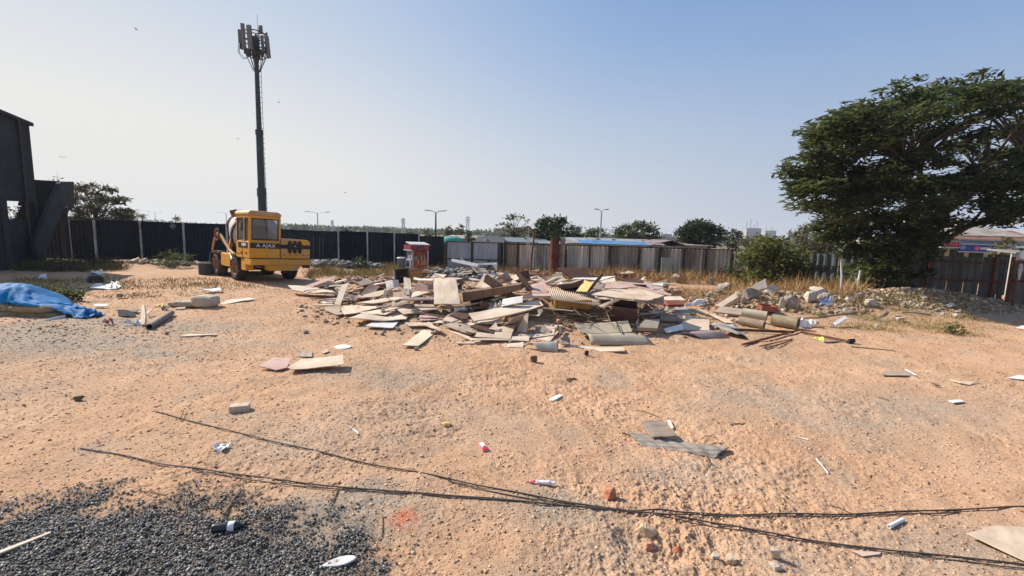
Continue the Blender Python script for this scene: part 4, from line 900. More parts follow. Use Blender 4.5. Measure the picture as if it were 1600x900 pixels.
# ================================================================== trees
m_bark = M('bark', (0.05, 0.038, 0.028), (0.10, 0.08, 0.06), scale=6, rough=.95, bump=.4, stretch=(1, 1, .3))
lf_big = leafmat('big_tree_leaf', (0.022, 0.040, 0.012), (0.120, 0.132, 0.040), .4)
lf_dark = leafmat('dark_leaf', (0.020, 0.032, 0.012), (0.052, 0.068, 0.024), .2)
lf_mid = leafmat('mid_leaf', (0.040, 0.055, 0.018), (0.10, 0.115, 0.04), .3)
lf_dry = leafmat('dry_leaf', (0.085, 0.080, 0.035), (0.17, 0.15, 0.07), .3)
lf_bush = leafmat('bush_leaf', (0.06, 0.085, 0.018), (0.20, 0.20, 0.05), .35)
lf_rust = leafmat('brown_leaf', (0.12, 0.055, 0.02), (0.26, 0.13, 0.05), .3)
lf_weed = leafmat('weed_leaf', (0.05, 0.075, 0.015), (0.14, 0.15, 0.04), .35)

def foliage(name, mat, parent, centers, radii, nper, L, W, flat=.55, up=.6, droop=(0, 0, 0), jitter=.35):
    P = []; 
    for c, r in zip(centers, radii):
        k = max(8, int(nper * (r ** 2)))
        q = unit(rng.normal(size=(k, 3))) * (rng.random(k) ** .45)[:, None] * r
        q[:, 2] *= flat; P.append(q + np.asarray(c))
    P = np.vstack(P); n = len(P)
    d = rng.normal(size=(n, 3)); d[:, 2] *= .5; d += np.asarray(droop); d = unit(d)
    u = unit(rng.normal(size=(n, 3)) * (1 - up) + np.array([0, 0, up]))
    s = unit(np.cross(d, u))
    l = L * (1 - jitter + 2 * jitter * rng.random(n))
    return leaves_mesh(name, P, d, s, l, l * (W / L), mat, parent)
def branches(mb, base, top, targets, r0, rs, sub=3):
    base = Vector(base); top = Vector(top); ax = top - base
    mid = base + ax * .5 + Vector((rs.uniform(-.15, .15), rs.uniform(-.1, .1), 0)) * ax.length * .3
    mb.tube([base - Vector((0, 0, .15)), base + ax * .08, mid, top], [r0 * 1.35, r0, r0 * .75, r0 * .45], 9)
    for tg in targets:
        tg = Vector(tg); f = rs.uniform(.35, .95)
        s_ = base + (mid - base) * (f / .5) if f < .5 else mid + (top - mid) * ((f - .5) / .5)
        v = tg - s_; L = v.length
        m1 = s_ + v * .45 + Vector((rs.uniform(-.1, .1), rs.uniform(-.1, .1), rs.uniform(.02, .16))) * L
        rr = r0 * rs.uniform(.22, .4)
        mb.tube([s_, m1, tg], [rr, rr * .6, rr * .22], 6)
        for _ in range(sub):
            e = tg + Vector((rs.uniform(-1, 1), rs.uniform(-1, 1), rs.uniform(-.3, .7))) * L * .28
            mb.tube([m1 + (tg - m1) * rs.uniform(.2, .9), e], [rr * .35, rr * .1], 4)
def tree(name, label, px, pyt, Y, wpx, mat, seed, crown_frac=.75, n=26, nper=260, L=.3, W=.14, flat=.6, shape=1.0, cat='tree', group=None, trunk_r=None, clump=.30, gap=0.0):
    rs = random.Random(seed)
    tp = atY(px, pyt, Y); H = tp.z; w_ = wpx / F * Y * 1.12; nper = nper * 1.25
    t = empty(name, label, cat, (tp.x, Y, gz(tp.x, Y)), group=group)
    ch = H * crown_frac; cz = H - ch / 2; cs = []; rad = []
    for _ in range(n):
        while True:
            v = Vector((rs.uniform(-1, 1), rs.uniform(-1, 1), rs.uniform(-1, 1)))
            if .25 < v.length < 1: break
        v = v * (1 / max(v.length, .01)) * v.length ** .5
        k = 1 - gap * rs.random()
        r_ = rs.uniform(.6, 1.15) * clump * min(w_, ch * 1.3) * .5
        sq = 1.0 - .25 * max(0, v.z) * shape
        cs.append((v.x * (w_ / 2 - r_ * .7) * sq * k, v.y * (w_ / 2 - r_ * .7) * sq, cz + v.z * (ch / 2 - r_ * .45))); rad.append(r_)
    mb = MB(); branches(mb, (0, 0, 0), (0, 0, H - ch * .45), cs, trunk_r or max(.08, H * .028), rs, 2)
    mb.build('trunk', m_bark, t)
    foliage('crown', mat, t, cs, rad, nper, L, W, flat)
    return t
# the big tree on the right
def big_tree():
    Y = 16.6; b = atY(1412, 450, Y); t = empty('tree', 'big wind swept tree with dark feathery crown on the right over the fence', 'tree', (b.x, Y, gz(b.x, Y)))
    rs = random.Random(5); org = Vector(t.location)
    # crown outline in the picture turned into clump centres at real depths
    spots = [(1282, 200), (1272, 225), (1260, 250), (1252, 275), (1256, 300), (1290, 190), (1320, 180), (1350, 165), (1380, 150), (1410, 140), (1440, 134), (1470, 128), (1500, 126), (1530, 128), (1560, 132), (1590, 134), (1630, 140), (1670, 160),
             (1275, 230), (1280, 262), (1270, 295), (1300, 220), (1310, 250), (1320, 285), (1340, 210), (1350, 240), (1360, 275), (1375, 190), (1385, 225), (1395, 260), (1410, 180), (1420, 215), (1430, 250), (1450, 170), (1460, 205), (1470, 240), (1490, 160), (1500, 200), (1510, 235), (1530, 165), (1540, 205), (1550, 240), (1575, 170), (1585, 210), (1620, 190), (1640, 230), (1595, 245),
             (1290, 330), (1320, 335), (1340, 315), (1370, 310), (1390, 335), (1410, 300), (1430, 330), (1450, 285), (1470, 310), (1440, 365), (1410, 370), (1380, 368), (1350, 360), (1330, 350), (1365, 395), (1390, 405), (1420, 400), (1350, 415), (1375, 428), (1402, 430), (1440, 395), (1310, 362),
             (1495, 280), (1560, 275), (1590, 290), (1480, 340), (1620, 290), (1650, 270), (1590, 325), (1580, 345), (1570, 310), (1612, 320), (1490, 255), (1265, 318), (1300, 345), (1325, 375), (1345, 392), (1360, 440), (1385, 445), (1410, 446), (1430, 430), (1445, 350), (1460, 375), (1395, 385), (1370, 345), (1500, 300), (1520, 260), (1610, 265), (1635, 320), (1480, 290), (1540, 290), (1425, 385), (1405, 345), (1350, 265), (1372, 285), (1335, 290), (1392, 282), (1355, 300), (1410, 268)]
    cs = []; rad = []; keyc = []
    for px, py in spots:
        if px < 1440: px = 1440 + (px - 1440) * .93
        if py < 210: py += 9 * (210 - py) / 80 + 2
        low = py > 340
        for k in range(2):
            Yk = Y + rs.uniform(-2.6, 2.8) * (0.55 if low else 1)
            q = atY(px + rs.uniform(-13, 13), py + rs.uniform(-12, 10), Yk)
            if q.z < .35: q.z = .35
            c = q - org; r_ = rs.uniform(.36, .88) * (.9 if low else 1)
            cs.append(c[:]); rad.append(r_)
            keyc.append((c, k))
            # trailing spray to the left and slightly down
            if rs.random() < .6:
                cs.append((c.x - rs.uniform(.25, .55), c.y + rs.uniform(-.3, .3), c.z - rs.uniform(.0, .25))); rad.append(r_ * .6)
    for px, py in [s_ for s_ in spots if s_[1] < 330]:
        if rs.random() < .75:
            f = rs.uniform(.98, 1.1); q = atY(1440 + (px - 1440) * f, 290 + (py - 290) * f, Y + rs.uniform(-2, 2)); cs.append((q - org)[:]); rad.append(rs.uniform(.16, .36))
    mb = MB(); lean = Vector((0.25, .2, 0))
    mb.tube([(0, 0, -.3), (.05, 0, .3), (.15, .05, 1.4), (.1, .1, 2.6)], [.42, .32, .27, .24], 12)
    limbs = [(Vector((.12, .05, 1.3)), Vector((-2.2, .3, 3.6)), .15), (Vector((.12, .1, 1.9)), Vector((.2, .2, 5.2)), .2), (Vector((.12, .1, 2.0)), Vector((2.6, .3, 4.8)), .17), (Vector((.12, .05, 1.5)), Vector((3.8, -.3, 3.4)), .14), (Vector((.1, .1, 2.4)), Vector((-1.2, -.6, 5.0)), .14), (Vector((.12, .1, 2.2)), Vector((4.6, .5, 5.4)), .15), (Vector((.1, 0, .9)), Vector((-1.0, -.5, 1.8)), .1)]
    ends = []
    for a, e, r_ in limbs:
        m1 = a + (e - a) * .5 + Vector((0, 0, .35)); mb.tube([a, m1, e], [r_ * .85, r_ * .6, r_ * .3], 8); ends += [(m1, r_ * .7), (e, r_ * .45)]
    for c, k in keyc:
        e, r_ = min(ends, key=lambda q: (q[0] - c).length)
        v = c - e; m1 = e + v * .5 + Vector((rs.uniform(-.1, .1), rs.uniform(-.1, .1), rs.uniform(0, .15))) * v.length
        mb.tube([e, m1, c], [min(r_, .07), .035, .012], 5)
    mb.build('trunk', m_bark, t)
    n = 0; P = []
    for c, r_ in zip(cs, rad):
        k = int(350 * r_ ** 1.7)
        q = unit(rng.normal(size=(k, 3))) * (rng.random(k) ** .5)[:, None] * r_ * np.array([1.15, 1, .42]); P.append(q + np.asarray(c))
    P = np.vstack(P); n = len(P)
    d = rng.normal(size=(n, 3)) * np.array([.7, .7, .25]) + np.array([-.75, -.1, -.22]); d = unit(d)
    u = unit(rng.normal(size=(n, 3)) * .35 + np.array([0.0, 0, 1.0])); s = unit(np.cross(d, u))
    l = .17 + .19 * rng.random(n)
    leaves_mesh('crown', P, d, s, l, l * .30, lf_big, t)
big_tree()
# trees and bushes beyond the fences
T = [
 ('tree', 'sparse spreading tree right behind the concrete stair', 143, 279, 36, 92, lf_dry, 1, dict(n=52, nper=200, L=.34, W=.12, flat=.35, clump=.24, crown_frac=.8)),
 ('tree', 'dark airy branches seen above the stair landing', 88, 272, 33, 60, lf_dark, 2, dict(n=14, nper=80, L=.3, W=.1, flat=.35, clump=.22, crown_frac=.5)),
 ('tree', 'shadowy leaves seen through the opening of the stair building', 28, 318, 34, 46, lf_dark, 31, dict(n=16, nper=90, L=.3, W=.12, clump=.3)),
 ('bush', 'thin scrubby bush top over the navy fence, second bay from the truck', 272, 336, 40, 42, lf_dry, 3, dict(n=14, nper=80, L=.3, W=.1, clump=.3, cat='bush')),
 ('tree', 'small round hazy tree, left one of the pair behind the truck hood', 460, 350, 286, 14, lf_mid, 4, dict(n=12, nper=9, L=1.87, W=1.04, clump=.5)),
 ('tree', 'small round hazy tree, right one of the pair behind the truck hood', 477, 351, 291, 14, lf_mid, 5, dict(n=12, nper=9, L=1.87, W=1.04, clump=.5)),
 ('tree', 'hazy wide tree on the skyline, behind the second post right of the truck', 569, 355, 351, 18, lf_mid, 6, dict(n=12, nper=7, L=2.08, W=1.25, clump=.5)),
 ('tree', 'hazy broad tree on the skyline, largest between truck and kiosk', 594, 355, 338, 34, lf_mid, 7, dict(n=18, nper=6, L=2.08, W=1.25, clump=.5)),
 ('tree', 'thin pale tree just left of the kiosk above the fence', 644, 357, 75, 18, lf_dry, 8, dict(n=12, nper=40, L=.6, W=.3, clump=.4)),
 ('tree', 'pale yellowish tree left of the dark street lamp', 667, 354, 70, 20, lf_dry, 9, dict(n=14, nper=40, L=.5, W=.25, clump=.4)),
 ('tree', 'light green open tree right of the dark street lamp', 701, 352, 55, 30, lf_dry, 10, dict(n=22, nper=50, L=.45, W=.2, clump=.34)),
 ('tree', 'hazy green tree between the light open tree and the dark spiky one', 721, 351, 60, 22, lf_mid, 11, dict(n=16, nper=50, L=.5, W=.24, clump=.4)),
 ('tree', 'dark spiky small conifer behind the right gate leaf', 733, 353, 30, 18, lf_dark, 12, dict(n=26, nper=160, L=.28, W=.07, clump=.4, crown_frac=.9, shape=2.5)),
 ('tree', 'soft hazy round tree on the skyline right of the spiky conifer', 754, 357, 273, 34, lf_mid, 13, dict(n=18, nper=6, L=1.87, W=1.04, clump=.5)),
 ('tree', 'open umbrella crowned tree with sky showing through, left of the bent pole', 806, 334, 42, 66, lf_dry, 14, dict(n=52, nper=120, L=.3, W=.12, flat=.3, clump=.22, crown_frac=.72)),
 ('tree', 'dense dark green tree behind the rust red post', 866, 335, 38, 62, lf_dark, 15, dict(n=46, nper=150, L=.3, W=.15, clump=.38)),
 ('tree', 'smaller green tree joining the dense dark one on its right', 898, 347, 44, 36, lf_mid, 16, dict(n=24, nper=110, L=.32, W=.15, clump=.4)),
 ('tree', 'thin bare looking tree just left of the floodlight lamp', 912, 350, 60, 22, lf_dry, 17, dict(n=12, nper=40, L=.4, W=.14, clump=.32)),
 ('tree', 'rounded grey green tree behind the floodlight lamp', 934, 352, 52, 40, lf_mid, 18, dict(n=26, nper=80, L=.38, W=.18, clump=.4)),
 ('tree', 'pale wispy tree left of the wide tree on the skyline', 966, 349, 60, 26, lf_dry, 19, dict(n=12, nper=30, L=.4, W=.12, clump=.3)),
 ('tree', 'wide yellow green tree over the grey sheds', 998, 343, 46, 66, lf_mid, 20, dict(n=48, nper=110, L=.34, W=.15, clump=.34)),
 ('tree', 'dense dark round tree over the tan roofed shed', 1096, 339, 36, 76, lf_dark, 21, dict(n=60, nper=150, L=.3, W=.15, clump=.36)),
 ('tree', 'low grey green tree right of the dense round one', 1147, 356, 52, 36, lf_mid, 22, dict(n=20, nper=70, L=.4, W=.18, clump=.4)),
 ('tree', 'olive tree below the half built far block', 1190, 363, 48, 50, lf_dry, 23, dict(n=26, nper=70, L=.4, W=.18, clump=.4)),
 ('tree', 'dry brown green tree tangled behind the left side of the big tree', 1258, 350, 32, 80, lf_dry, 24, dict(n=50, nper=100, L=.3, W=.12, clump=.32)),
 ('tree', 'leafy mid green tree behind the lower crown of the big tree', 1330, 352, 30, 90, lf_mid, 25, dict(n=46, nper=90, L=.3, W=.14, clump=.34)),
 ('tree', 'yellow tinged tree top in front of the red roof at the right edge', 1582, 366, 24, 40, lf_bush, 26, dict(n=24, nper=150, L=.24, W=.12, clump=.34)),
 ('tree', 'hazy far tree strip seen through the gap beside the kiosk fence', 680, 359, 364, 26, lf_mid, 27, dict(n=14, nper=6, L=2.08, W=1.25, clump=.5)),
 ('tree', 'far hazy tree filling the gap left of the umbrella crowned tree', 780, 362, 312, 30, lf_mid, 28, dict(n=14, nper=6, L=2.08, W=1.25, clump=.5)),
]
for nm, lab, px, py, Y, wpx, mt, sd_, kw in T: tree(nm, lab, px, py, Y, wpx, mt, sd_, **kw)
# low dark plant poking above the fence
tree('bush', 'little dark plant poking up over the navy fence top', 541, 352, 25.6, 11, lf_dark, 41, n=9, nper=400, L=.16, W=.08, crown_frac=.25, clump=.6, cat='plant', trunk_r=.03)
def palm(label, px, py, Y, r):
    b = atY(px, py, Y); t = empty('palm_tree', label, 'palm', (b.x, Y, 0), group='far palms'); H = b.z
    MB().tube([(0, 0, 0), (.15, 0, H * .5), (0, 0, H)], [.28, .2, .18], 8).build('trunk', m_bark, t)
    P = []; D = []; Sx = []; Ls = []
    for k in range(22):
        an = k * 2.4; el = random.uniform(-.35, 1.2); h = Vector((math.cos(an), math.sin(an), 0))
        prev = Vector((0, 0, H))
        for j in range(6):
            e2 = el - j * .28; st = (h * math.cos(e2) + Vector((0, 0, math.sin(e2)))) * r / 6
            for q in range(5):
                pt = prev + st * (q / 5); side = h.cross(Vector((0, 0, 1)))
                for sg in (-1, 1):
                    P.append(pt[:]); dd = (side * sg + st.normalized() * .5 - Vector((0, 0, .5))).normalized(); D.append(dd[:]); Sx.append(st.normalized()[:]); Ls.append(r * .26 * (1 - .1 * j))
            prev = prev + st
    leaves_mesh('fronds', np.array(P), np.array(D), np.array(Sx), np.array(Ls), np.array(Ls) * .16, lf_mid, t)
palm('far hazy palm tree above the navy fence, larger of the two', 205, 333, 120, 2.6)
palm('far hazy palm tree above the navy fence, smaller of the two', 222, 338, 135, 2.0)

# bushes inside the yard
def bush(name, label, cat, px, pyb, wpx, hpx, mat, seed, n=14, nper=420, L=.12, W=.06, flat=.8, sink=0.0, stems=8, group=None, up=.4, Y=None):
    p = hit(px, pyb)
    if Y: p = atY(px, pyb, Y); p.z = gz(p.x, Y)
    k = p.y / F; w_ = wpx * k; h = hpx * k; rs = random.Random(seed)
    t = empty(name, label, cat, p, group=group)
    cs = []; rad = []
    for _ in range(n):
        a = rs.uniform(0, 6.28); q = rs.random() ** .6
        z = h * rs.uniform(.12, .82) * (1 - .35 * q * q)
        cs.append((math.cos(a) * q * w_ * .40, math.sin(a) * q * w_ * .28, z)); rad.append(rs.uniform(.16, .26) * min(w_, h * 1.4))
    mb = MB()
    for i in range(stems):
        c = cs[i % n]; mb.tube([(c[0] * .15, c[1] * .15, -.05), (c[0] * .5, c[1] * .5, c[2] * .6), c], [.018, .012, .005], 5)
    mb.build('stems', m_bark, t)
    foliage('foliage', mat, t, cs, rad, nper, L, W, flat, up)
bush('bush', 'broad yellow green bush against the sheet fence left of the big tree', 'bush', 1207, 437, 98, 88, lf_bush, 51, n=52, nper=420, L=.17, W=.09, Y=20.2)
bush('climbing_plant', 'small dark green climber in front of the rusty fence beside the broad bush', 'plant', 1150, 432, 40, 50, lf_mid, 52, n=16, nper=300, L=.14, W=.07, Y=21.6)
bush('dead_vine', 'dead rust brown vine over the rusty fence top, left of the bush', 'vine', 1163, 424, 34, 54, lf_rust, 53, n=11, nper=160, L=.2, W=.1, Y=22.3)
bush('dead_vine', 'small dead brown vine hanging on the rusty fence, left of the climber', 'vine', 1128, 424, 12, 32, lf_rust, 54, n=6, nper=300, L=.14, W=.07, Y=22.7)
bush('shrub', 'dusty green shrub before the navy fence between two white posts', 'shrub', 562, 420, 36, 24, lf_mid, 55, n=16, nper=380, L=.12, W=.05)
bush('shrub', 'grassy green weed clump by the navy fence left of the truck', 'shrub', 270, 418, 60, 32, lf_weed, 56, n=26, nper=300, L=.2, W=.03, up=.1)
bush('shrub', 'shaded weeds at the foot of the navy fence beside the stair', 'shrub', 120, 416, 90, 26, lf_dark, 57, n=22, nper=200, L=.2, W=.04, up=.1)
bush('weed', 'bright green leafy weed behind the blue tarpaulin', 'weed', 104, 471, 58, 32, lf_weed, 58, n=20, nper=900, L=.09, W=.05)
bush('weed', 'green weed growing before the right gate leaf', 'weed', 763, 414, 16, 28, lf_weed, 59, n=10, nper=300, L=.13, W=.05, Y=23.9)
bush('weed', 'low yellow green weed on the sand at the right, before the dirt mound', 'weed', 1492, 522, 50, 22, lf_weed, 60, n=12, nper=600, L=.09, W=.03, up=.2)
bush('weed', 'small leafy green plant below the broad bush', 'weed', 1168, 444, 20, 16, lf_mid, 61, n=7, nper=700, L=.09, W=.05, Y=19.8)
bush('weed', 'scrubby brown weed beside the gate lamp post', 'weed', 1588, 474, 26, 52, lf_dry, 62, n=12, nper=120, L=.16, W=.05)
# ================================================================== debris heap
Z0 = (0, 0, 1.0); Z3 = (440, 400, 5.293); Z4 = (640, 400, 5.625); Z5 = (840, 400, 5.625); Z6 = (1040, 400, 5.333); Z7 = (1280, 430, 5.0)
def zp(z, x, y): return (z[0] + x / z[2], z[1] + y / z[2])
m_ply = M('pale_plywood', (0.58, 0.45, 0.33), (0.72, 0.585, 0.45), scale=4, rough=.8, bump=.08, dirt=(.40, .28, .19), dirt_amt=.5, vary=.13, stretch=(.8, 2, 1))
m_tan = M('tan_board', (0.55, 0.41, 0.29), (0.67, 0.53, 0.40), scale=4, rough=.85, bump=.08, dirt=(.34, .22, .14), dirt_amt=.5, vary=.15, stretch=(.8, 1.6, 1))
m_gboard = M('grey_brown_board', (0.31, 0.235, 0.175), (0.46, 0.37, 0.285), scale=5, rough=.85, bump=.1, dirt=(.14, .1, .08), dirt_amt=.5, vary=.2, stretch=(.5, 4, 1))
m_veneer = M('dark_veneer', (0.075, 0.032, 0.02), (0.12, 0.058, 0.035), scale=5, rough=.55, bump=.05, dirt=(.2, .14, .1), dirt_amt=.35, vary=.2, stretch=(.4, 5, 1))
m_beam = M('brown_timber', (0.17, 0.095, 0.05), (0.29, 0.18, 0.10), scale=5, rough=.8, bump=.15, dirt=(.08, .05, .03), dirt_amt=.4, vary=.15, stretch=(6, .5, 1))
m_pink = M('pinkish_board', (0.54, 0.34, 0.27), (0.64, 0.45, 0.37), scale=4, rough=.85, bump=.06, dirt=(.35, .24, .18), dirt_amt=.5, vary=.12)
m_lam = M('white_laminate', (0.70, 0.66, 0.61), (0.80, 0.77, 0.73), scale=3, rough=.6, bump=.03, dirt=(.38, .28, .2), dirt_amt=.4, vary=.1)
m_yelp = M('yellow_panel', (0.60, 0.40, 0.13), (0.70, 0.50, 0.19), scale=4, rough=.7, bump=.05, dirt=(.4, .28, .14), dirt_amt=.3)
m_ochre = M('ochre_cardboard', (0.34, 0.17, 0.04), (0.44, 0.24, 0.07), scale=4, rough=.85, bump=.08)
m_vinyl = M('olive_vinyl', (0.36, 0.30, 0.21), (0.48, 0.41, 0.30), scale=3, rough=.55, bump=.05, dirt=(.4, .28, .18), dirt_amt=.4, vary=.1)
m_gvinyl = M('grey_vinyl', (0.33, 0.31, 0.285), (0.44, 0.42, 0.38), scale=3, rough=.55, bump=.05, dirt=(.35, .25, .17), dirt_amt=.35, vary=.1)
m_mauve = M('mauve_sheet', (0.24, 0.175, 0.165), (0.33, 0.255, 0.24), scale=3, rough=.6, bump=.05, dirt=(.32, .22, .16), dirt_amt=.35)
m_red = M('brick_red_board', (0.22, 0.06, 0.035), (0.32, 0.11, 0.07), scale=4, rough=.8, bump=.08)
m_brick = M('fired_brick', (0.36, 0.12, 0.06), (0.52, 0.23, 0.14), scale=14, rough=.95, bump=.4, dirt=(.5, .38, .3), dirt_amt=.5)
m_stone = M('rubble_stone', (0.38, 0.335, 0.28), (0.54, 0.49, 0.42), scale=6, rough=.95, bump=.35, dirt=(.30, .20, .13), dirt_amt=.5, vary=.25)
m_wstone = M('pale_plaster_chunk', (0.46, 0.40, 0.33), (0.60, 0.54, 0.46), scale=6, rough=.95, bump=.3, dirt=(.36, .26, .18), dirt_amt=.5, vary=.15)
m_paper = M('white_paper', (0.68, 0.67, 0.65), (0.78, 0.77, 0.75), scale=9, rough=.8, bump=.1)
m_stick = M('dry_stick', (0.14, 0.09, 0.055), (0.24, 0.165, 0.11), scale=20, rough=.9, bump=.2, vary=.25)
WARN = []
def warp(o, amp):
    me = o.data; bm = bmesh.new(); bm.from_mesh(me); xs = [v.co.x for v in bm.verts]; ys = [v.co.y for v in bm.verts]; x0, x1, y0, y1 = min(xs), max(xs), min(ys), max(ys)
    for k in range(1, 7): bmesh.ops.bisect_plane(bm, geom=bm.verts[:] + bm.edges[:] + bm.faces[:], plane_co=(x0 + (x1 - x0) * k / 7, 0, 0), plane_no=(1, 0, 0))
    for k in range(1, 3): bmesh.ops.bisect_plane(bm, geom=bm.verts[:] + bm.edges[:] + bm.faces[:], plane_co=(0, y0 + (y1 - y0) * k / 3, 0), plane_no=(0, 1, 0))
    a = random.uniform(-.4, 1) * amp; b = random.uniform(-1, 1) * amp * .6; ph = random.uniform(0, 6); c = random.uniform(0, .3) * amp
    for v in bm.verts:
        u = 2 * (v.co.x - x0) / (x1 - x0 + 1e-6) - 1; w_ = 2 * (v.co.y - y0) / (y1 - y0 + 1e-6) - 1
        v.co.z += a * (u * u - .3) + b * u * w_ + c * math.sin(5 * u + ph)
    bm.to_mesh(me); bm.free()
def B(z, pts, label, mat, n=None, dz=.05, t=.02, at=None, name='board', cat='board', group=None, jag=.16):
    P = [zp(z, *p) for p in pts]
    k = at if at is not None else max(range(len(P)), key=lambda i: P[i][1])
    a = hit(P[k][0], P[k][1], dz)
    if n is None: n = Vector((random.uniform(-.05, .05), random.uniform(-.14, -.04), 1))
    n = Vector(n).normalized()
    W = [onplane(x, y, a, n) for x, y in P]
    e = max(range(len(W)), key=lambda i: (W[(i + 1) % len(W)] - W[i]).length)
    ux = (W[(e + 1) % len(W)] - W[e]).normalized(); uz = n; uy = uz.cross(ux).normalized()
    ext = max((p - q).length for p in W for q in W)
    if ext > 4.5 or any((w_ - EYE).dot(_f) < .5 for w_ in W): WARN.append((label, round(ext, 1)))
    if ext > 2.2: WARN.append((label, round(ext, 1), [round(q.y, 1) for q in W]))
    c = sum(W, Vector()) / len(W)
    m = Matrix((ux, uy, uz)).transposed().to_4x4(); m.translation = c - n * t
    if n.dot(EYE - a) < 0: n = -n
    if jag:
        Q = []
        for i in range(len(W)):
            p, q = W[i], W[(i + 1) % len(W)]; Q.append(p)
            for f in (.3, .62): Q.append(p.lerp(q, f + random.uniform(-.1, .1)) + (uy * random.uniform(-jag, jag) + ux * random.uniform(-jag, jag)) * ext * .03)
        W = Q
    o = MB().prism(W, -n * t).build(name, mat, frame=m, bevel=min(.004, t * .2))
    if t < .035 and ext > .35: warp(o, min(.05, .035 * ext))
    return tag(o, label, cat, group)
def SH(z, quad, label, mat, name='sheet', cat='sheet', fn=None, nu=14, nv=8, t=.006, wr=.02, group=None, seed=0):
    W = []
    for x, y, d in quad:
        px, py = zp(z, x, y); W.append(hit(px, py, d))
    vs = []; c = sum(W, Vector()) / 4
    for i in range(nu + 1):
        for j in range(nv + 1):
            u = i / nu; v = j / nv
            p = W[0] * (1 - u) * (1 - v) + W[1] * u * (1 - v) + W[2] * u * v + W[3] * (1 - u) * v
            h = fn(u, v) if fn else 0
            h += wr * (float(vnoise(np.array([u * 4.3 + seed]), np.array([v * 3.1 + seed * 2]), 3)[0]) - .3)
            vs.append(p + Vector((0, 0, h)))
    n = len(vs); f = []
    for i in range(nu):
        for j in range(nv):
            a = i * (nv + 1) + j; f.append([a, a + nv + 1, a + nv + 2, a + 1])
    o = MB().add(vs, f).build(name, mat, smooth=True, origin='base', recalc=False)
    s = o.modifiers.new('thick', 'SOLIDIFY'); s.thickness = t; s.offset = -1
    return tag(o, label, cat, group)
def CY(z, a, b, r, label, mat, name='pipe', cat='pipe', wall=.012, dz=0, hollow=True, group=None, dz2=None, ang=None):
    A = hit(*zp(z, *a), r + dz); Bp = hit(*zp(z, *b), r + (dz if dz2 is None else dz2)); v = Bp - A
    if ang is not None:
        L_ = max(.5, abs(v.x)) * 1.15; v = Vector((L_ * math.cos(R(ang)), L_ * math.sin(R(ang)), 0)); v.z = gz(A.x + v.x, A.y + v.y) - gz(A.x, A.y)
    q = v.to_track_quat('Z', 'Y').to_matrix().to_4x4(); q.translation = A
    L = v.length
    prof = [(r - wall, 0), (r, 0), (r, L * .33), (r * 1.0, L * .66), (r, L), (r - wall, L)] if hollow else [(r, 0), (r, L)]
    o = MB().lathe([(a_, b_) for a_, b_ in prof], q, 18, hollow).build(name, mat, smooth=True, frame=q)
    return tag(o, label, cat, group)
def hullpts(sx, sy, sz, rs, n=16, boxy=.6):
    pts = []
    for _ in range(n):
        v = Vector((rs.uniform(-1, 1), rs.uniform(-1, 1), rs.uniform(-1, 1)))
        m = max(abs(v.x), abs(v.y), abs(v.z)); v = v / m * rs.uniform(.8, 1) * boxy + v.normalized() * (1 - boxy)
        pts.append(Vector((v.x * sx / 2, v.y * sy / 2, v.z * sz / 2)))
    return pts
def CH(z, x, yb, wpx, hpx, label, mat, name='rubble_chunk', cat='rubble', seed=None, dz=0, boxy=.7, group=None, depth=.8, n=18):
    px, py = zp(z, x, yb); p = hit(px, py, dz); k = p.y / F / z[2]; rs = random.Random(seed if seed is not None else int(x * 7 + yb * 13))
    w_ = wpx * k * (.86 if z[2] > 2 else 1); h = hpx * k * (1.1 if z[2] > 2 else 1)
    bm = bmesh.new()
    for v in hullpts(w_, w_ * depth, h * 1.15, rs, n, boxy): bm.verts.new(v + Vector((0, w_ * depth * .35, h * .5)))
    r = bmesh.ops.convex_hull(bm, input=bm.verts)
    bmesh.ops.delete(bm, geom=[g for g in r['geom_interior'] if isinstance(g, bmesh.types.BMVert)], context='VERTS')
    bmesh.ops.subdivide_edges(bm, edges=bm.edges[:], cuts=2, use_grid_fill=True)
    for v in bm.verts:
        v.co += Vector((rs.uniform(-1, 1), rs.uniform(-1, 1), rs.uniform(-1, 1))) * w_ * .018
    bmesh.ops.recalc_face_normals(bm, faces=bm.faces)
    me = bpy.data.meshes.new(name); bm.to_mesh(me); bm.free(); me.materials.append(mat)
    o = bpy.data.objects.new(name, me); C.objects.link(o); o.location = p; o.rotation_euler = (rs.uniform(-.1, .1), rs.uniform(-.1, .1), rs.uniform(-.4, .4))
    return tag(o, label, cat, group)
def CRATE(z, bl, br, hpx, depth, label, mat, dz=.0, wall=.02, tilt=0, name='open_crate', cat='crate', inner=None, lid=False):
    A = hit(*zp(z, *bl), dz); Bp = hit(*zp(z, *br), dz); x = Bp - A; L = x.length; x.normalize()
    up = Vector((0, 0, 1)); y = up.cross(x).normalized()
    if y.y < 0: y = -y
    up = Matrix.Rotation(tilt, 3, x) @ up; y = up.cross(x).normalized()
    if y.y < 0: y = -y
    h = hpx / z[2] * A.y / F
    m = Matrix((x, y, x.cross(y))).transposed().to_4x4(); m.translation = A
    t = empty(name, label, cat, A); t.matrix_world = m
    sg = 1 if x.cross(y).z > 0 else -1
    def part(nm, c, d):
        o = MB().box(c, d).build(nm, mat, t, bevel=.003); return o
    part('side_panel', (L / 2, wall / 2, sg * h / 2), (L, wall, h)); part('side_panel', (L / 2, depth - wall / 2, sg * h / 2), (L, wall, h))
    part('end_panel', (wall / 2, depth / 2, sg * h / 2), (wall, depth - 2 * wall - .004, h)); part('end_panel', (L - wall / 2, depth / 2, sg * h / 2), (wall, depth - 2 * wall - .004, h))
    part('bottom_panel', (L / 2, depth / 2, sg * wall / 2), (L - 2 * wall - .004, depth - 2 * wall - .004, wall))
    return t

VERT = (-.15, -1, .05)   # upright, facing the camera
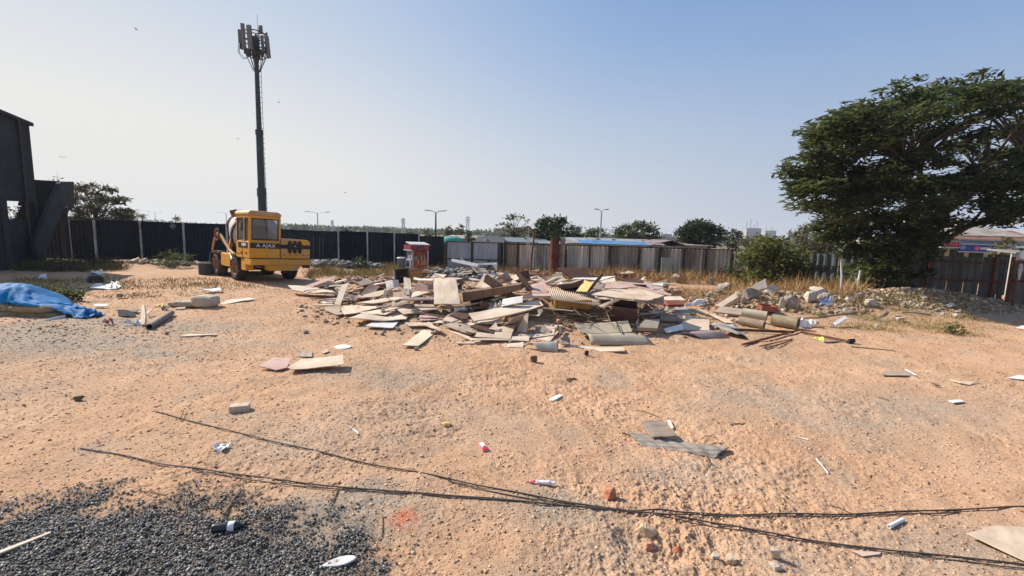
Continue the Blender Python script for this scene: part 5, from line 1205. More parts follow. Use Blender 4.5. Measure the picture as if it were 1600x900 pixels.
# ---- left tongue of the heap
B(Z3, [(52, 243), (170, 248), (520, 284), (468, 318), (280, 308), (92, 279)], 'long pale board stretching furthest left from the heap', m_ply, dz=.10)
B(Z3, [(375, 250), (440, 240), (522, 275), (430, 278)], 'small grey board lying behind the long pale board at the left tip', m_gboard, dz=.06)
B(Z3, [(655, 322), (640, 272), (855, 230), (868, 277)], 'long dark box lying on its side left of the white opened carton', m_veneer, n=(-.3, -1, .1), dz=.10, t=.4, name='box', cat='box')
B(Z3, [(590, 278), (648, 272), (652, 318), (602, 325)], 'small reddish box end at the left of the long dark box', m_red, n=(-.3, -1, .1), dz=.08, t=.3, name='box', cat='box')
B(Z3, [(870, 278), (856, 208), (915, 196), (930, 262)], 'white opened carton flap, left one of the upright pair', m_lam, n=(-.5, -.8, .35), dz=.30, t=.012, name='carton_flap', cat='carton')
B(Z3, [(932, 266), (919, 200), (966, 197), (977, 254)], 'white opened carton flap, right one of the upright pair', m_lam, n=(.45, -.8, .3), dz=.28, t=.012, name='carton_flap', cat='carton')
def cabinet():
    bl = zp(Z3, 935, 232); br = zp(Z3, 1058, 232)
    A = atY(*bl, 14.4); Bp = atY(*br, 14.4); L = (Bp - A).length; h = 120 / 5.293 * A.y / F
    t = empty('broken_cabinet', 'dark open cabinet with one white side at the back left of the heap', 'cabinet', A, R(6)); t.rotation_euler = (R(-6), R(-7), R(6))
    MB().box((L / 2, .4, h / 2), (L, .02, h)).build('back_panel', m_veneer, t); MB().box((.012, .2, h / 2), (.024, .4, h)).build('side_panel', m_lam, t, bevel=.002)
    MB().box((L - .012, .2, h / 2), (.024, .4, h)).build('side_panel', m_veneer, t); MB().box((L / 2, .2, h * .45), (L - .06, .38, .022)).build('shelf', m_veneer, t)
    MB().box((L / 2, .2, h + .012), (L, .42, .022)).build('top', m_gboard, t); MB().box((L / 2, .2, .012), (L - .06, .38, .022)).build('bottom', m_veneer, t)
    MB().prism([(L + .03, .1, .02), (L + .42, .25, .02), (L + .42, .25, h * .75), (L + .03, .1, h * .75)], (0, .02, 0)).build('door', m_ochre, t)
cabinet()
B(Z3, [(300, 385), (560, 322), (745, 318), (700, 345)], 'thin dark edged board in the layered stack at the left end', m_gboard, dz=.08)
B(Z3, [(330, 372), (600, 318), (860, 318), (640, 352)], 'broad grey board, upper sheet of the layered stack at the left end', m_gboard, dz=.16)
B(Z3, [(520, 355), (760, 300), (975, 262), (800, 330)], 'long tan strip slanting up to the white carton flaps', m_tan, dz=.25)
B(Z3, [(345, 378), (430, 362), (420, 385), (330, 390)], 'small white scrap poking from the layered stack', m_lam, dz=.06)
B(Z3, [(620, 382), (860, 348), (940, 358), (760, 392)], 'pale strip board below the layered stack', m_ply, dz=.14)
B(Z3, [(490, 440), (520, 415), (720, 393), (802, 430), (620, 466), (518, 476)], 'wide tan board with dark lower edge, left front of the heap', m_tan, dz=.10)
B(Z3, [(343, 432), (480, 408), (560, 470), (470, 496)], 'grey tan board tucked under the wide tan one at the left front', m_gboard, dz=.03)
B(Z3, [(545, 516), (700, 468), (790, 478), (1072, 488), (1030, 531), (858, 526)], 'big pale five sided board along the left front edge', m_ply, dz=.06, jag=.5)
B(Z3, [(693, 580), (770, 538), (972, 545), (922, 591)], 'white grey square board on the sand, furthest front left', m_lam, dz=.05)
B(Z3, [(1000, 748), (1225, 543), (1352, 550), (1132, 748)], 'long yellowish plank jutting out over the sand towards the camera', M('cream_plank', (.60, .54, .40), (.70, .64, .50), scale=4, rough=.7, bump=.04, dirt=(.5, .35, .2), dirt_amt=.4), dz=.03, n=(0, -.05, 1))
B(Z3, [(950, 436), (1112, 418), (1222, 456), (1012, 480)], 'tan board lying flat behind the green scrap, left centre', m_tan, dz=.14)
B(Z3, [(1083, 401), (1252, 396), (1292, 440), (1160, 447)], 'square tan board below the leaning pale panel', m_tan, dz=.16)
B(Z3, [(1262, 402), (1254, 186), (1442, 184), (1477, 390)], 'large pale panel leaning upright in the left middle of the heap', m_ply, n=(-.28, -.6, .75), dz=.22, t=.03, name='panel')
CRATE(Z3, (1102, 320), (1208, 328), 85, .45, 'small open carton showing a pinkish inside, left of the leaning panel', m_pink, dz=.18, name='carton', cat='carton')
B(Z3, [(1000, 362), (1003, 343), (1372, 338), (1366, 358)], 'long mauve lath crossing the foot of the leaning panel', m_mauve, dz=.34, t=.03, n=(0, -.3, 1), name='lath', cat='lath')
B(Z3, [(1140, 492), (1290, 484), (1300, 524), (1142, 532)], 'pinkish tan offcut in the front centre left', m_pink, dz=.10)
B(Z3, [(255, 404), (262, 396), (440, 398), (440, 407)], 'thin lath lying alone on the sand at the left end', m_ply, dz=.03, name='lath', cat='lath')
B(Z3, [(1018, 552), (1272, 546), (1205, 577), (1058, 574)], 'narrow tan board just behind the jutting plank', m_tan, dz=.06)
SH(Z3, [(800, 470, .06), (975, 450, .06), (965, 436, .12), (830, 450, .12)], 'crumpled green and white plastic scrap on the left centre boards', M('green_white_scrap', (.12, .25, .18), (.65, .66, .62), scale=9, rough=.5, bump=.2), wr=.10, seed=3)
B(Z3, [(640, 470), (800, 440), (940, 462), (860, 482)], 'pale sheet between the big five sided board and the wide tan one', m_ply, dz=.11)
B(Z3, [(780, 420), (960, 372), (975, 380), (800, 434)], 'narrow grey strip pointing up and right, left centre', m_gboard, dz=.2, name='lath', cat='lath')
B(Z3, [(850, 440), (1050, 396), (1075, 408), (870, 450)], 'second narrow strip beside the grey one, left centre', m_ply, dz=.18, name='lath', cat='lath')
B(Z3, [(980, 250), (1050, 315), (1035, 325), (965, 262)], 'short grey stick board slanting down from the white flaps', m_gboard, dz=.30, n=(-.3, -.6, .7), name='lath', cat='lath')
SH(Z3, [(1120, 165, .2), (1260, 165, .2), (1240, 140, .5), (1150, 140, .45)], 'curled white sheet lying before the painted kiosk', m_lam, fn=lambda u, v: .12 * math.sin(math.pi * u), wr=.05, seed=5)
B(Z3, [(1090, 192), (1095, 180), (1252, 190), (1250, 205)], 'flat white strip behind the leaning panel', m_lam, dz=.5, name='lath', cat='lath')
# ---- centre
B(Z4, [(470, 410), (460, 322), (968, 250), (975, 300)], 'long brown wooden crate with a sunlit top in the middle of the heap', m_beam, n=(-.13, -1, .05), dz=.18, t=1.15, name='crate', cat='crate')
B(Z4, [(870, 357), (655, 208), (662, 175), (682, 158), (942, 346)], 'thick brown plank leaning over the long wooden crate', m_beam, n=(.25, -.85, .6), dz=.30, t=.10, name='plank', cat='plank')
B(Z4, [(1030, 310), (902, 105), (930, 94), (1092, 300)], 'tall brown plank sticking up highest at the heap centre', m_beam, n=(-.3, -.9, .25), dz=.38, t=.08, name='plank', cat='plank')
B(Z4, [(1012, 212), (958, 142), (1046, 124), (1066, 214)], 'dark veneer panel propped behind the tallest plank', m_veneer, n=(.1, -1, .25), dz=.45, t=.2, name='panel')
B(Z4, [(822, 212), (798, 182), (850, 134), (892, 196)], 'dark folded sheet pointing up like a tent at the back', m_gboard, n=(-.2, -1, .3), dz=.50, t=.15, name='folded_sheet', cat='sheet')
B(Z4, [(1190, 236), (1212, 212), (1337, 168), (1262, 204)], 'tan board tilted on the back ridge right of the tallest plank', m_tan, dz=.55, n=(-.1, -.25, 1))
B(Z4, [(1082, 322), (1063, 250), (1172, 224), (1242, 288), (1200, 324)], 'pinkish board sloping down at the foot of the tallest plank', m_pink, dz=.40, n=(0, -.45, 1))
B(Z4, [(1010, 352), (1022, 330), (1272, 324), (1270, 350)], 'pale pink slab with a thick edge beside the corrugated carton', m_pink, dz=.42, t=.06, n=(0, -.2, 1), name='slab')
B(Z4, [(805, 446), (817, 376), (997, 350), (992, 402)], 'white rectangular panel facing the camera at the centre', m_lam, n=(-.2, -.5, .85), dz=.28, t=.02, name='panel')
B(Z4, [(570, 572), (520, 512), (700, 470), (850, 440), (1132, 374), (1177, 440), (960, 491)], 'longest two tone board slanting across the front centre', m_ply, dz=.20, n=(-.02, -.22, 1), t=.03)
B(Z4, [(490, 607), (642, 570), (800, 548), (822, 582), (640, 592)], 'white ragged strip under the longest board', m_lam, dz=.10, jag=.6)
B(Z4, [(572, 710), (600, 640), (700, 622), (932, 609), (886, 720)], 'square tan plywood sheet at the front centre', m_tan, dz=.06, n=(0, -.10, 1))
B(Z4, [(695, 640), (760, 580), (775, 625), (790, 655)], 'small tan flap standing on the square plywood sheet', m_tan, dz=.12, n=(0, -.4, 1))
SH(Z4, [(935, 612, .04), (1036, 502, .32), (900, 545, .34), (800, 605, .08)], 'bent tan sheet curving up beside the square plywood', m_tan, fn=lambda u, v: -.05 * math.sin(math.pi * u), wr=.01, nu=10)
B(Z4, [(1030, 672), (935, 665), (1012, 520), (1046, 500)], 'narrow upright wedge of tan sheet right of the bent one', m_tan, n=(-.5, -.8, .35), dz=.03, t=.012, name='sheet', cat='sheet')
B(Z4, [(540, 690), (288, 602), (420, 574), (622, 656)], 'brown grey board half over the jutting plank end', m_gboard, dz=.08, n=(.0, -.1, 1))
B(Z4, [(545, 738), (320, 646), (345, 640), (420, 655), (562, 716)], 'tan lath board under the brown grey board, front', m_tan, dz=.03)
B(Z4, [(420, 775), (411, 746), (540, 742), (940, 722), (932, 750), (560, 768)], 'long narrow board lying along the very front edge', m_tan, dz=.03, t=.03)
B(Z4, [(552, 735), (548, 716), (1055, 708), (1050, 738)], 'flat pale strip behind the long narrow front board', m_ply, dz=.04)
B(Z4, [(700, 785), (760, 772), (1002, 764), (1000, 800), (860, 796)], 'thin pale lath leading to the grey half tube', m_ply, dz=.02)
SH(Z4, [(1130, 836, .01), (1305, 842, .01), (1303, 762, .10), (1000, 778, .06)], 'grey half rolled vinyl sheet at the front edge', m_gvinyl, fn=lambda u, v: .10 * math.sin(math.pi * min(1, v * 1.1)), wr=.01)
B(Z5, [(188, 805), (184, 785), (752, 800), (766, 846), (420, 832)], 'straight pale plank right of the grey half rolled vinyl', m_ply, dz=.03, t=.025, name='plank', cat='plank')
for k, q in enumerate([[(365, 580), (470, 538), (484, 543), (378, 587)], [(415, 590), (500, 560), (515, 566), (440, 592)]]):
    B(Z4, q, ('upper' if k == 0 else 'lower') + ' of two short dark strips in the pale front boards', m_veneer, dz=.08, name='lath', cat='lath')
B(Z4, [(695, 472), (630, 440), (632, 392), (700, 420)], 'dark upright slab end below the long wooden crate', m_veneer, n=(.2, -1, .1), dz=.12, t=.1, name='slab')
B(Z4, [(702, 472), (640, 400), (800, 394), (792, 462)], 'pale tan board right of the dark slab end', m_tan, dz=.16, n=(0, -.25, 1))
B(Z4, [(480, 436), (470, 420), (640, 398), (702, 377), (640, 404)], 'long thin strip below the long wooden crate', m_ply, dz=.22, name='lath', cat='lath')
SH(Z4, [(390, 494, .05), (505, 492, .05), (512, 456, .16), (392, 470, .14)], 'crumpled white plaster sheet among the pale boards', m_lam, wr=.10, seed=8)
B(Z4, [(705, 385), (800, 342), (850, 350), (740, 392)], 'small pale board leaning against the long wooden crate front', m_ply, dz=.25, n=(-.2, -.5, 1))
CH(Z4, 345, 460, 70, 32, 'small purple grey lump on the boards left of centre', m_mauve, 'lump', 'lump', dz=.15)
B(Z4, [(1100, 680), (1112, 612), (1238, 640), (1238, 692)], 'grey tan board lying under the tangle of branches', m_gboard, dz=.04, n=(0, -.3, 1))
B(Z4, [(240, 460), (280, 440), (620, 436), (640, 452)], 'grey flat board just below the leaning pale panel', m_gboard, dz=.13)
B(Z4, [(90, 520), (100, 508), (250, 510), (245, 548), (110, 550)], 'pink tinged board at the left of the pale front boards', m_pink, dz=.08)
B(Z4, [(330, 520), (420, 470), (560, 465), (500, 520)], 'pale sheet with ragged rim at the heart of the front', m_lam, dz=.10, jag=.7)
B(Z4, [(200, 590), (330, 540), (520, 520), (560, 575), (420, 575)], 'broad pale board below the ragged sheet', m_ply, dz=.06)
# ---- right of centre
B(Z5, [(300, 192), (170, 104), (330, 100), (432, 122), (482, 184)], 'large dark brown panel propped at the back before the golden grass', m_veneer, n=(.05, -.55, .85), dz=.45, t=.05, name='panel')
B(Z5, [(250, 130), (245, 122), (395, 112), (432, 124), (430, 132)], 'thin brown lath across the top of the large dark panel', m_beam, dz=.62, name='lath', cat='lath')
B(Z5, [(338, 312), (412, 212), (488, 236), (432, 312)], 'bright yellow panel standing at the centre right', m_yelp, n=(-.5, -.45, .75), dz=.45, t=.02, name='panel')
B(Z5, [(428, 306), (560, 150), (580, 164), (462, 302)], 'dark brown lath leaning against the bright yellow panel', m_veneer, n=(-.3, -.9, .35), dz=.47, t=.06, name='lath', cat='lath')
def corr_carton():
    A = hit(*zp(Z5, 145, 462), .22); Bp = hit(*zp(Z5, 480, 474), .22); L = (Bp - A).length; a = math.atan2((Bp - A).y, (Bp - A).x)
    t = empty('corrugated_carton', 'ochre carton under a ribbed tan cardboard lid, right of centre', 'carton', A, a)
    h = 80 / 5.625 * A.y / F
    MB().box((L / 2, .35, h / 2), (L * .96, .7, h)).build('carton_body', m_ochre, t, bevel=.01)
    lid = MB(); n = 22; vs = []; f = []
    for i in range(n * 4 + 1):
        u = i / (n * 4); x = -.06 + u * (L + .2); zz = h + .02 - .10 * u + .012 * math.cos(2 * math.pi * i / 4)
        vs += [(x, -.08 - .1 * u, zz + .0), (x, .45, zz + .10), (x, .98, zz + .22)]
    for i in range(n * 4):
        for j in range(2): f.append([3 * i + j, 3 * i + 3 + j, 3 * i + 4 + j, 3 * i + 1 + j])
    o = lid.add(vs, f).build('ribbed_lid', m_tan, t, smooth=True, recalc=False); s = o.modifiers.new('thick', 'SOLIDIFY'); s.thickness = .012
corr_carton()
CRATE(Z5, (640, 572), (860, 602), 140, .62, 'open dark brown drawer facing the camera, right of centre', m_veneer, dz=.04, name='drawer', cat='drawer', tilt=R(8))
B(Z5, [(800, 372), (470, 342), (560, 312), (640, 288), (942, 298), (1112, 345), (1050, 370), (980, 387)], 'big tan sheet lying like a roof over the dark drawer', m_tan, dz=.62, n=(.02, -.12, 1), t=.02, at=7, jag=.4, name='sheet', cat='sheet')
B(Z5, [(592, 284), (600, 240), (800, 224), (880, 274), (682, 282)], 'pink board behind the roof like tan sheet, left of two', m_pink, dz=.55, n=(0, -.16, 1))
B(Z5, [(1052, 326), (770, 222), (960, 234), (1192, 346), (1120, 340)], 'long pink board running down the right side of the heap', m_pink, dz=.30, n=(.1, -.2, 1))
B(Z5, [(560, 450), (536, 436), (712, 364), (722, 386)], 'pale lath sticking out above the dark drawer', m_ply, n=(-.2, -.8, .6), dz=.42, t=.03, name='lath', cat='lath')
B(Z5, [(962, 422), (982, 386), (1112, 350), (1106, 432)], 'brown flap hanging at the right end of the roof like sheet', m_gboard, n=(.2, -1, .2), dz=.30, t=.02, name='flap')
B(Z5, [(1130, 400), (1112, 358), (1250, 356), (1302, 388), (1290, 425), (1140, 432)], 'red brown box lid at the right flank of the heap', m_red, n=(0, -.5, .9), dz=.22, t=.08, name='box', cat='box')
B(Z5, [(1118, 388), (1112, 356), (1252, 352), (1302, 386)], 'pale flat sheet covering the red brown box lid', m_ply, dz=.42, n=(0, -.2, 1), name='sheet', cat='sheet')
B(Z5, [(1080, 562), (1078, 512), (1282, 520), (1272, 572)], 'grey brown plank face right of the dark drawer', m_gboard, n=(0, -.5, .85), dz=.08, t=.05, name='plank', cat='plank')
B(Z6, [(140, 612), (140, 498), (362, 512), (368, 622)], 'sandy tan square board right of the grey brown plank', m_tan, dz=.05, n=(0, -.18, 1))
B(Z5, [(322, 592), (792, 570), (832, 666), (370, 682)], 'olive tan flat board with faint cracks at the front right', m_vinyl, dz=.08, n=(0, -.22, 1))
SH(Z5, [(470, 782, .01), (1020, 778, .01), (850, 676, .10), (392, 690, .06)], 'long olive rolled vinyl sheet at the front right edge', m_vinyl, fn=lambda u, v: .13 * math.sin(math.pi * min(1, v * 1.25)) * (1 - .5 * u), wr=.01)
B(Z5, [(880, 626), (940, 560), (1076, 552), (1056, 636)], 'tan lidded carton lying tilted below the grey brown plank', m_vinyl, dz=.16, n=(.05, -.45, 1), t=.09, name='carton', cat='carton')
B(Z5, [(1132, 676), (1108, 636), (1270, 600), (1282, 640)], 'small white board before the sandy tan square', m_lam, dz=.05, n=(0, -.3, 1))
SH(Z6, [(300, 692, .01), (545, 690, .01), (390, 618, .12), (70, 640, .03)], 'curved mauve brown vinyl sheet on the sand at the right front', m_mauve, fn=lambda u, v: .07 * math.sin(math.pi * min(1, v * 1.2)), wr=.01, nu=18)
B(Z5, [(930, 240), (685, 200), (900, 194), (934, 236)], 'dark flat board on the back ridge, right of the yellow panel', m_veneer, dz=.58, n=(0, -.2, 1))
B(Z5, [(62, 236), (60, 222), (214, 168), (252, 210), (165, 232)], 'tan folded board on the back ridge, left of the dark one', m_tan, dz=.52, n=(-.05, -.3, 1))
B(Z5, [(225, 292), (172, 252), (386, 208), (392, 262)], 'black sided box with a pale rim behind the corrugated carton', m_veneer, n=(-.1, -1, .3), dz=.45, t=.35, name='box', cat='box')
B(Z5, [(170, 254), (172, 244), (384, 206), (386, 214)], 'pale rim strip along the black sided box', m_ply, n=(0, -.4, 1), dz=.72, name='lath', cat='lath')
B(Z5, [(310, 204), (312, 192), (690, 180), (560, 208)], 'long pale strip on the back ridge behind the yellow panel', m_lam, dz=.56, name='lath', cat='lath')
B(Z5, [(470, 290), (490, 262), (585, 244), (560, 290)], 'mauve brown offcut between yellow panel and pink board', m_mauve, dz=.5, n=(-.1, -.3, 1))
B(Z5, [(460, 326), (480, 296), (590, 290), (570, 318)], 'grey offcut right below the yellow panel', m_gboard, dz=.48)
B(Z5, [(1005, 250), (1008, 236), (1105, 240), (1104, 262)], 'white board edge on the back right of the heap', m_lam, dz=.4, t=.05, n=(0, -.3, 1))
B(Z5, [(1000, 296), (960, 270), (1040, 262), (1105, 282)], 'pale pinkish offcut on the right shoulder of the heap', m_pink, dz=.35)
B(Z5, [(962, 432), (1045, 500), (990, 500), (880, 480)], 'dark sheet wedge just right of the dark drawer', m_veneer, dz=.15, n=(.2, -.3, 1), name='sheet', cat='sheet')
B(Z5, [(1090, 500), (1135, 440), (1148, 446), (1130, 505)], 'small white upright scrap right of the dark drawer', m_lam, n=(-.5, -.8, .3), dz=.05, t=.015)
B(Z5, [(1150, 480), (1180, 470), (1345, 480), (1340, 510), (1200, 508)], 'grey white crumpled board on the right flank', m_gvinyl, dz=.12, jag=.6)
B(Z5, [(10, 540), (0, 470), (40, 460), (50, 480), (20, 520)], 'thin grey shard left of the branch tangle', m_gboard, dz=.15, n=(-.3, -.7, .6))
B(Z5, [(40, 458), (60, 452), (320, 476), (310, 484)], 'long grey lath above the branch tangle', m_gboard, dz=.3, n=(0, -.3, 1), name='lath', cat='lath')
B(Z5, [(205, 780), (200, 715), (282, 712), (288, 772)], 'brown grey square offcut on the sand near the rolled vinyl', m_gboard, dz=.04, n=(0, -.4, 1))
B(Z5, [(0, 660), (10, 618), (112, 650), (112, 690)], 'grey tan piece at the front of the branch tangle', m_gboard, dz=.05, n=(0, -.3, 1))
# dry branches tangled at the front
def branchpile():
    t = MB(); rs = random.Random(3)
    for k in range(46):
        a = hit(*zp(Z5, rs.uniform(110, 560), rs.uniform(500, 600)), rs.uniform(.02, .22)); L = rs.uniform(.25, .7); an = rs.gauss(0, .6) + (math.pi if rs.random() < .5 else 0)
        d = Vector((math.cos(an), math.sin(an) * .6, rs.uniform(-.1, .25))); p = [a]
        for j in range(4): d += Vector((rs.uniform(-.35, .35), rs.uniform(-.3, .3), rs.uniform(-.25, .2))); q = p[-1] + d.normalized() * L / 4; q.z = max(q.z, gz(q.x, q.y) + .01); p.append(q)
        t.tube(p, [.012, .010, .008, .006, .003], 5)
    for pts in ([(320, 470), (380, 520), (450, 545), (565, 505)], [(250, 420), (330, 470), (480, 535)], [(600, 470), (640, 580), (690, 640), (705, 590)], [(860, 480), (890, 540), (870, 600)]):
        t.tube([hit(*zp(Z5, *q), .30 - .04 * i) for i, q in enumerate(pts)], [.014, .012, .01, .006][:len(pts)], 5)
    o = t.build('branch_tangle', m_stick, origin='base'); tag(o, 'tangle of dry broken branches under the corrugated carton', 'branches')
branchpile()
# ---- countless smaller offcuts filling the heap, individually built
OUT = [hit(x, y) for x, y in ((480, 452), (505, 486), (560, 500), (640, 508), (700, 530), (800, 540), (930, 522), (1050, 512), (1100, 500), (1080, 466), (1040, 446), (960, 432), (830, 426), (700, 430), (615, 428), (560, 446))]
def infill(n=270):
    rs = random.Random(21); done = 0; xs = [p.x for p in OUT]; ys = [p.y for p in OUT]
    wins = [(m_ply, 'pale plywood', .24), (m_tan, 'tan board', .28), (m_gboard, 'grey brown board', .16), (m_veneer, 'dark veneer', .2), (m_lam, 'white laminate', .02), (m_pink, 'pinkish board', .07)]
    while done < n:
        x = rs.uniform(min(xs), max(xs)); y = rs.uniform(min(ys), max(ys))
        if float(poly_sd(np.array([x]), np.array([y]), OUT)[0]) > -.05: continue
        mat, nm, _ = rs.choices(wins, [w_[2] for w_ in wins])[0]
        L = rs.uniform(.25, 1.1); W = rs.uniform(.06, .5) if rs.random() < .6 else rs.uniform(.04, .10); t = rs.uniform(.008, .03)
        bk = min(1, max(0, (y - 9.6) / 1.6)); z = gz(x, y) + rs.uniform(.03, .14 + .26 * bk)
        nrm = gnormal(Vector((x, y, 0))) * .7 + Vector((rs.gauss(0, .16 + .14 * bk), rs.gauss(-.06, .16 + .12 * bk), .6)); nrm.normalize()
        an = rs.gauss(0, .7) if rs.random() < .6 else rs.uniform(0, 3.1)
        ux = Vector((math.cos(an), math.sin(an), 0)); ux = (ux - nrm * ux.dot(nrm)).normalized(); uy = nrm.cross(ux)
        m = Matrix((ux, uy, nrm)).transposed().to_4x4(); m.translation = (x, y, z)
        c = [(-L / 2 + rs.uniform(-.1, .1) * L, -W / 2), (L / 2 + rs.uniform(-.1, .1) * L, -W / 2 + rs.uniform(-.1, .1) * W), (L / 2 + rs.uniform(-.1, .1) * L, W / 2), (-L / 2, W / 2 + rs.uniform(-.15, .15) * W)]
        o = MB().prism([Vector((a, b, 0)) for a, b in c], (0, 0, -t)).build('offcut', mat); o.matrix_world = m
        if rs.random() < .6: warp(o, .05 * L)
        part = 'left end' if x < -2.2 else ('right end' if x > 2.6 else 'middle'); dep = 'front' if y < 10.6 else 'back'
        tag(o, f'loose {nm} offcut among many at the {part} of the heap, {dep} side', 'offcut', f'{nm} offcuts, {part} of the heap, {dep} side'); done += 1
infill()
def splinters():
    n = 4200; xs = [p.x for p in OUT]; ys = [p.y for p in OUT]
    x = rng.uniform(min(xs) - .5, max(xs) + .5, n); y = rng.uniform(min(ys) - .4, max(ys) + .3, n)
    sdv = poly_sd(x, y, OUT); k = rng.random(n) < np.clip(.9 - (sdv + .1) / .5, 0, 1); x, y = x[k], y[k]; n = len(x)
    p = np.stack([x, y, ground_z(x, y) + .01 + .16 * rng.random(n) * (poly_sd(x, y, OUT) < -.3)], -1)
    d = rng.normal(size=(n, 3)); d[:, 2] *= .35; d = unit(d); s = unit(np.cross(d, rng.normal(size=(n, 3)) * .4 + np.array([0, 0, 1.])))
    L = .05 + .25 * rng.random(n) ** 2.5
    o = leaves_mesh('wood_splinters', p, d, s, L, .008 + .05 * rng.random(n) ** 3, island_mat('splinter_mix', [(0, (.10, .06, .04)), (.3, (.34, .24, .16)), (.7, (.58, .46, .34)), (.9, (.72, .66, .58)), (1, (.36, .13, .08))], .9))
    tag(o, 'splinters and torn scraps scattered through and around the heap', 'splinters', kind='stuff')
splinters()
for k, (x, y, lab) in enumerate(((560, 470, 'brick fragment near the broad grey board at the left end'), (742, 505, 'brick fragment at the front by the brown grey board'), (872, 505, 'brick fragment before the branch tangle'), (905, 458, 'brick fragment on the back ridge below the yellow panel'), (1010, 505, 'brick fragment at the foot of the grey brown plank'), (690, 455, 'brick fragment left of the leaning pale panel'))):
    CH(Z0, x, y, 9, 6, lab, m_brick, 'brick_piece', 'brick', seed=500 + k, boxy=.85, dz=.12)
for k, (x, y, w_, lab, mt) in enumerate(((598, 462, 16, 'crumpled dark rag over the layered stack at the left end', m_mauve), (772, 482, 15, 'crumpled white plastic bag among the central pale boards', m_lam), (865, 520, 14, 'crumpled grey rag at the foot of the branch tangle', m_gvinyl), (1000, 470, 14, 'crumpled blue grey rag beside the dark drawer', M('blue_rag', (.12, .16, .24), (.2, .26, .36), rough=.9)), (955, 448, 14, 'crumpled beige rag on the back ridge', m_tan))):
    SH(Z0, [(x, y + 4, .12), (x + w_, y + 3, .14), (x + w_ - 2, y - 5, .30), (x + 2, y - 6, .28)], lab, mt, name='rag', cat='rag', wr=.16, seed=60 + k)
print('WARN', WARN)
# ================================================================== right hand rubble and pipes
B(Z6, [(470, 425), (412, 412), (580, 308), (606, 342)], 'tan square tube box slanting up in the rubble right of the heap', m_tan, n=(-.2, -.5, .8), dz=.12, t=.22, name='box', cat='box')
B(Z6, [(640, 492), (402, 462), (460, 418), (640, 440)], 'tan flat plank leading to the banded olive tube', m_tan, dz=.06, n=(0, -.45, 1), t=.06, name='plank', cat='plank')
t_ = CY(Z6, (640, 470), (790, 496), .12, 'olive tube with a pale band, behind the two open ended pipes', m_vinyl, name='tube', cat='tube', dz=.08, ang=-38)
t_ = CY(Z6, (612, 535), (806, 566), .105, 'open ended tan pipe, left and lower of two at the rubble edge', M('tan_pipe', (.30, .22, .14), (.42, .32, .22), scale=5, rough=.7, bump=.08, dirt=(.2, .13, .09), dirt_amt=.5), ang=-45)
t_ = CY(Z6, (890, 530), (1070, 560), .145, 'open ended olive pipe with dark patches, largest and right of two', M('olive_pipe', (.24, .19, .11), (.34, .28, .17), scale=4, rough=.7, bump=.08, dirt=(.06, .045, .03), dirt_amt=.7), ang=-48)
CRATE(Z6, (800, 458), (930, 468), 42, .5, 'small brick red open box in the rubble behind the pipes', m_red, dz=.10, name='open_box', cat='box')
SH(Z6, [(160, 420, .06), (290, 410, .06), (355, 352, .18), (240, 372, .16)], 'white curled sheet at the left of the concrete rubble', m_lam, wr=.08, seed=11)
SH(Z6, [(600, 690, .02), (775, 692, .02), (560, 545, .16), (380, 590, .12)], 'wavy grey vinyl strip twisting before the pipes', m_gvinyl, fn=lambda u, v: .10 * math.sin(4.2 * u + 1) * (1 - .3 * v), wr=.02, nu=20)
B(Z6, [(160, 445), (30, 470), (50, 440), (160, 425), (230, 470)], 'grey scrap sheet below the white curled one', m_gvinyl, dz=.08, jag=.6)
B(Z6, [(270, 440), (300, 445), (520, 530), (570, 560), (500, 545)], 'long thin tan strip running down to the grey vinyl', m_tan, dz=.05, name='strip', cat='strip')
B(Z6, [(0, 395), (0, 352), (155, 345), (165, 385)], 'dark red brown box side left of the white curled sheet', m_red, n=(.1, -.8, .5), dz=.12, t=.2, name='box', cat='box')
for a, b, r, lab in (((640, 738), (1130, 612), .022, 'rusty rod, lowest and longest of the crossing bundle'), ((780, 752), (1062, 690), .012, 'thin rusty rod, upper one of two short ones in front of the bundle'), ((830, 772), (1050, 702), .012, 'thin rusty rod, lower one of two short ones in front of the bundle'),
                     ((550, 612), (1062, 634), .032, 'thick brown pipe lying level behind the rod bundle'), ((1130, 632), (1530, 712), .026, 'rust red pipe slanting right with a dark collar at its end'), ((700, 726), (1000, 650), .014, 'rusty rod, middle one of the crossing bundle')):
    CY(Z6, a, b, r, lab, m_rust, name='rusty_rod', cat='rod', hollow=False, dz=.02)
B(Z6, [(1530, 720), (1530, 690), (1582, 688), (1584, 718)], 'small black block at the end of the rust red pipe', m_black, n=(0, -.8, .6), dz=.04, t=.1, name='block', cat='block')
SH(Z6, [(1230, 690, .02), (1310, 708, .02), (1330, 690, .06), (1265, 675, .05)], 'crumpled yellow packet beside the rust red pipe', M('yellow_packet', (.55, .48, .05), (.65, .6, .15), rough=.5, bump=.1), wr=.06, name='packet', cat='packet')
B(Z6, [(1400, 712), (1320, 715), (1310, 704), (1500, 700)], 'flat dark scrap under the rust red pipe', m_gboard, dz=.03)
p_ = [zp(Z6, 1075, 517), zp(Z6, 1270, 512), zp(Z6, 1600, 468), zp(Z7, 360, 272)]
o = MB().tube([hit(x, y, .12 + .1 * i) for i, (x, y) in enumerate(p_)], [.028, .03, .026, .02], 8).build('wooden_pole', m_stick, origin='base'); tag(o, 'long bent wooden pole lying over the right rubble', 'pole')
o = MB().tube([hit(*zp(Z7, 320, 228), .3), hit(*zp(Z7, 400, 250), .2), hit(*zp(Z7, 500, 266), .08)], .022, 7).build('wooden_pole', m_stick, origin='base'); tag(o, 'short dark pole by the white plastic at the foot of the dirt mound', 'pole')
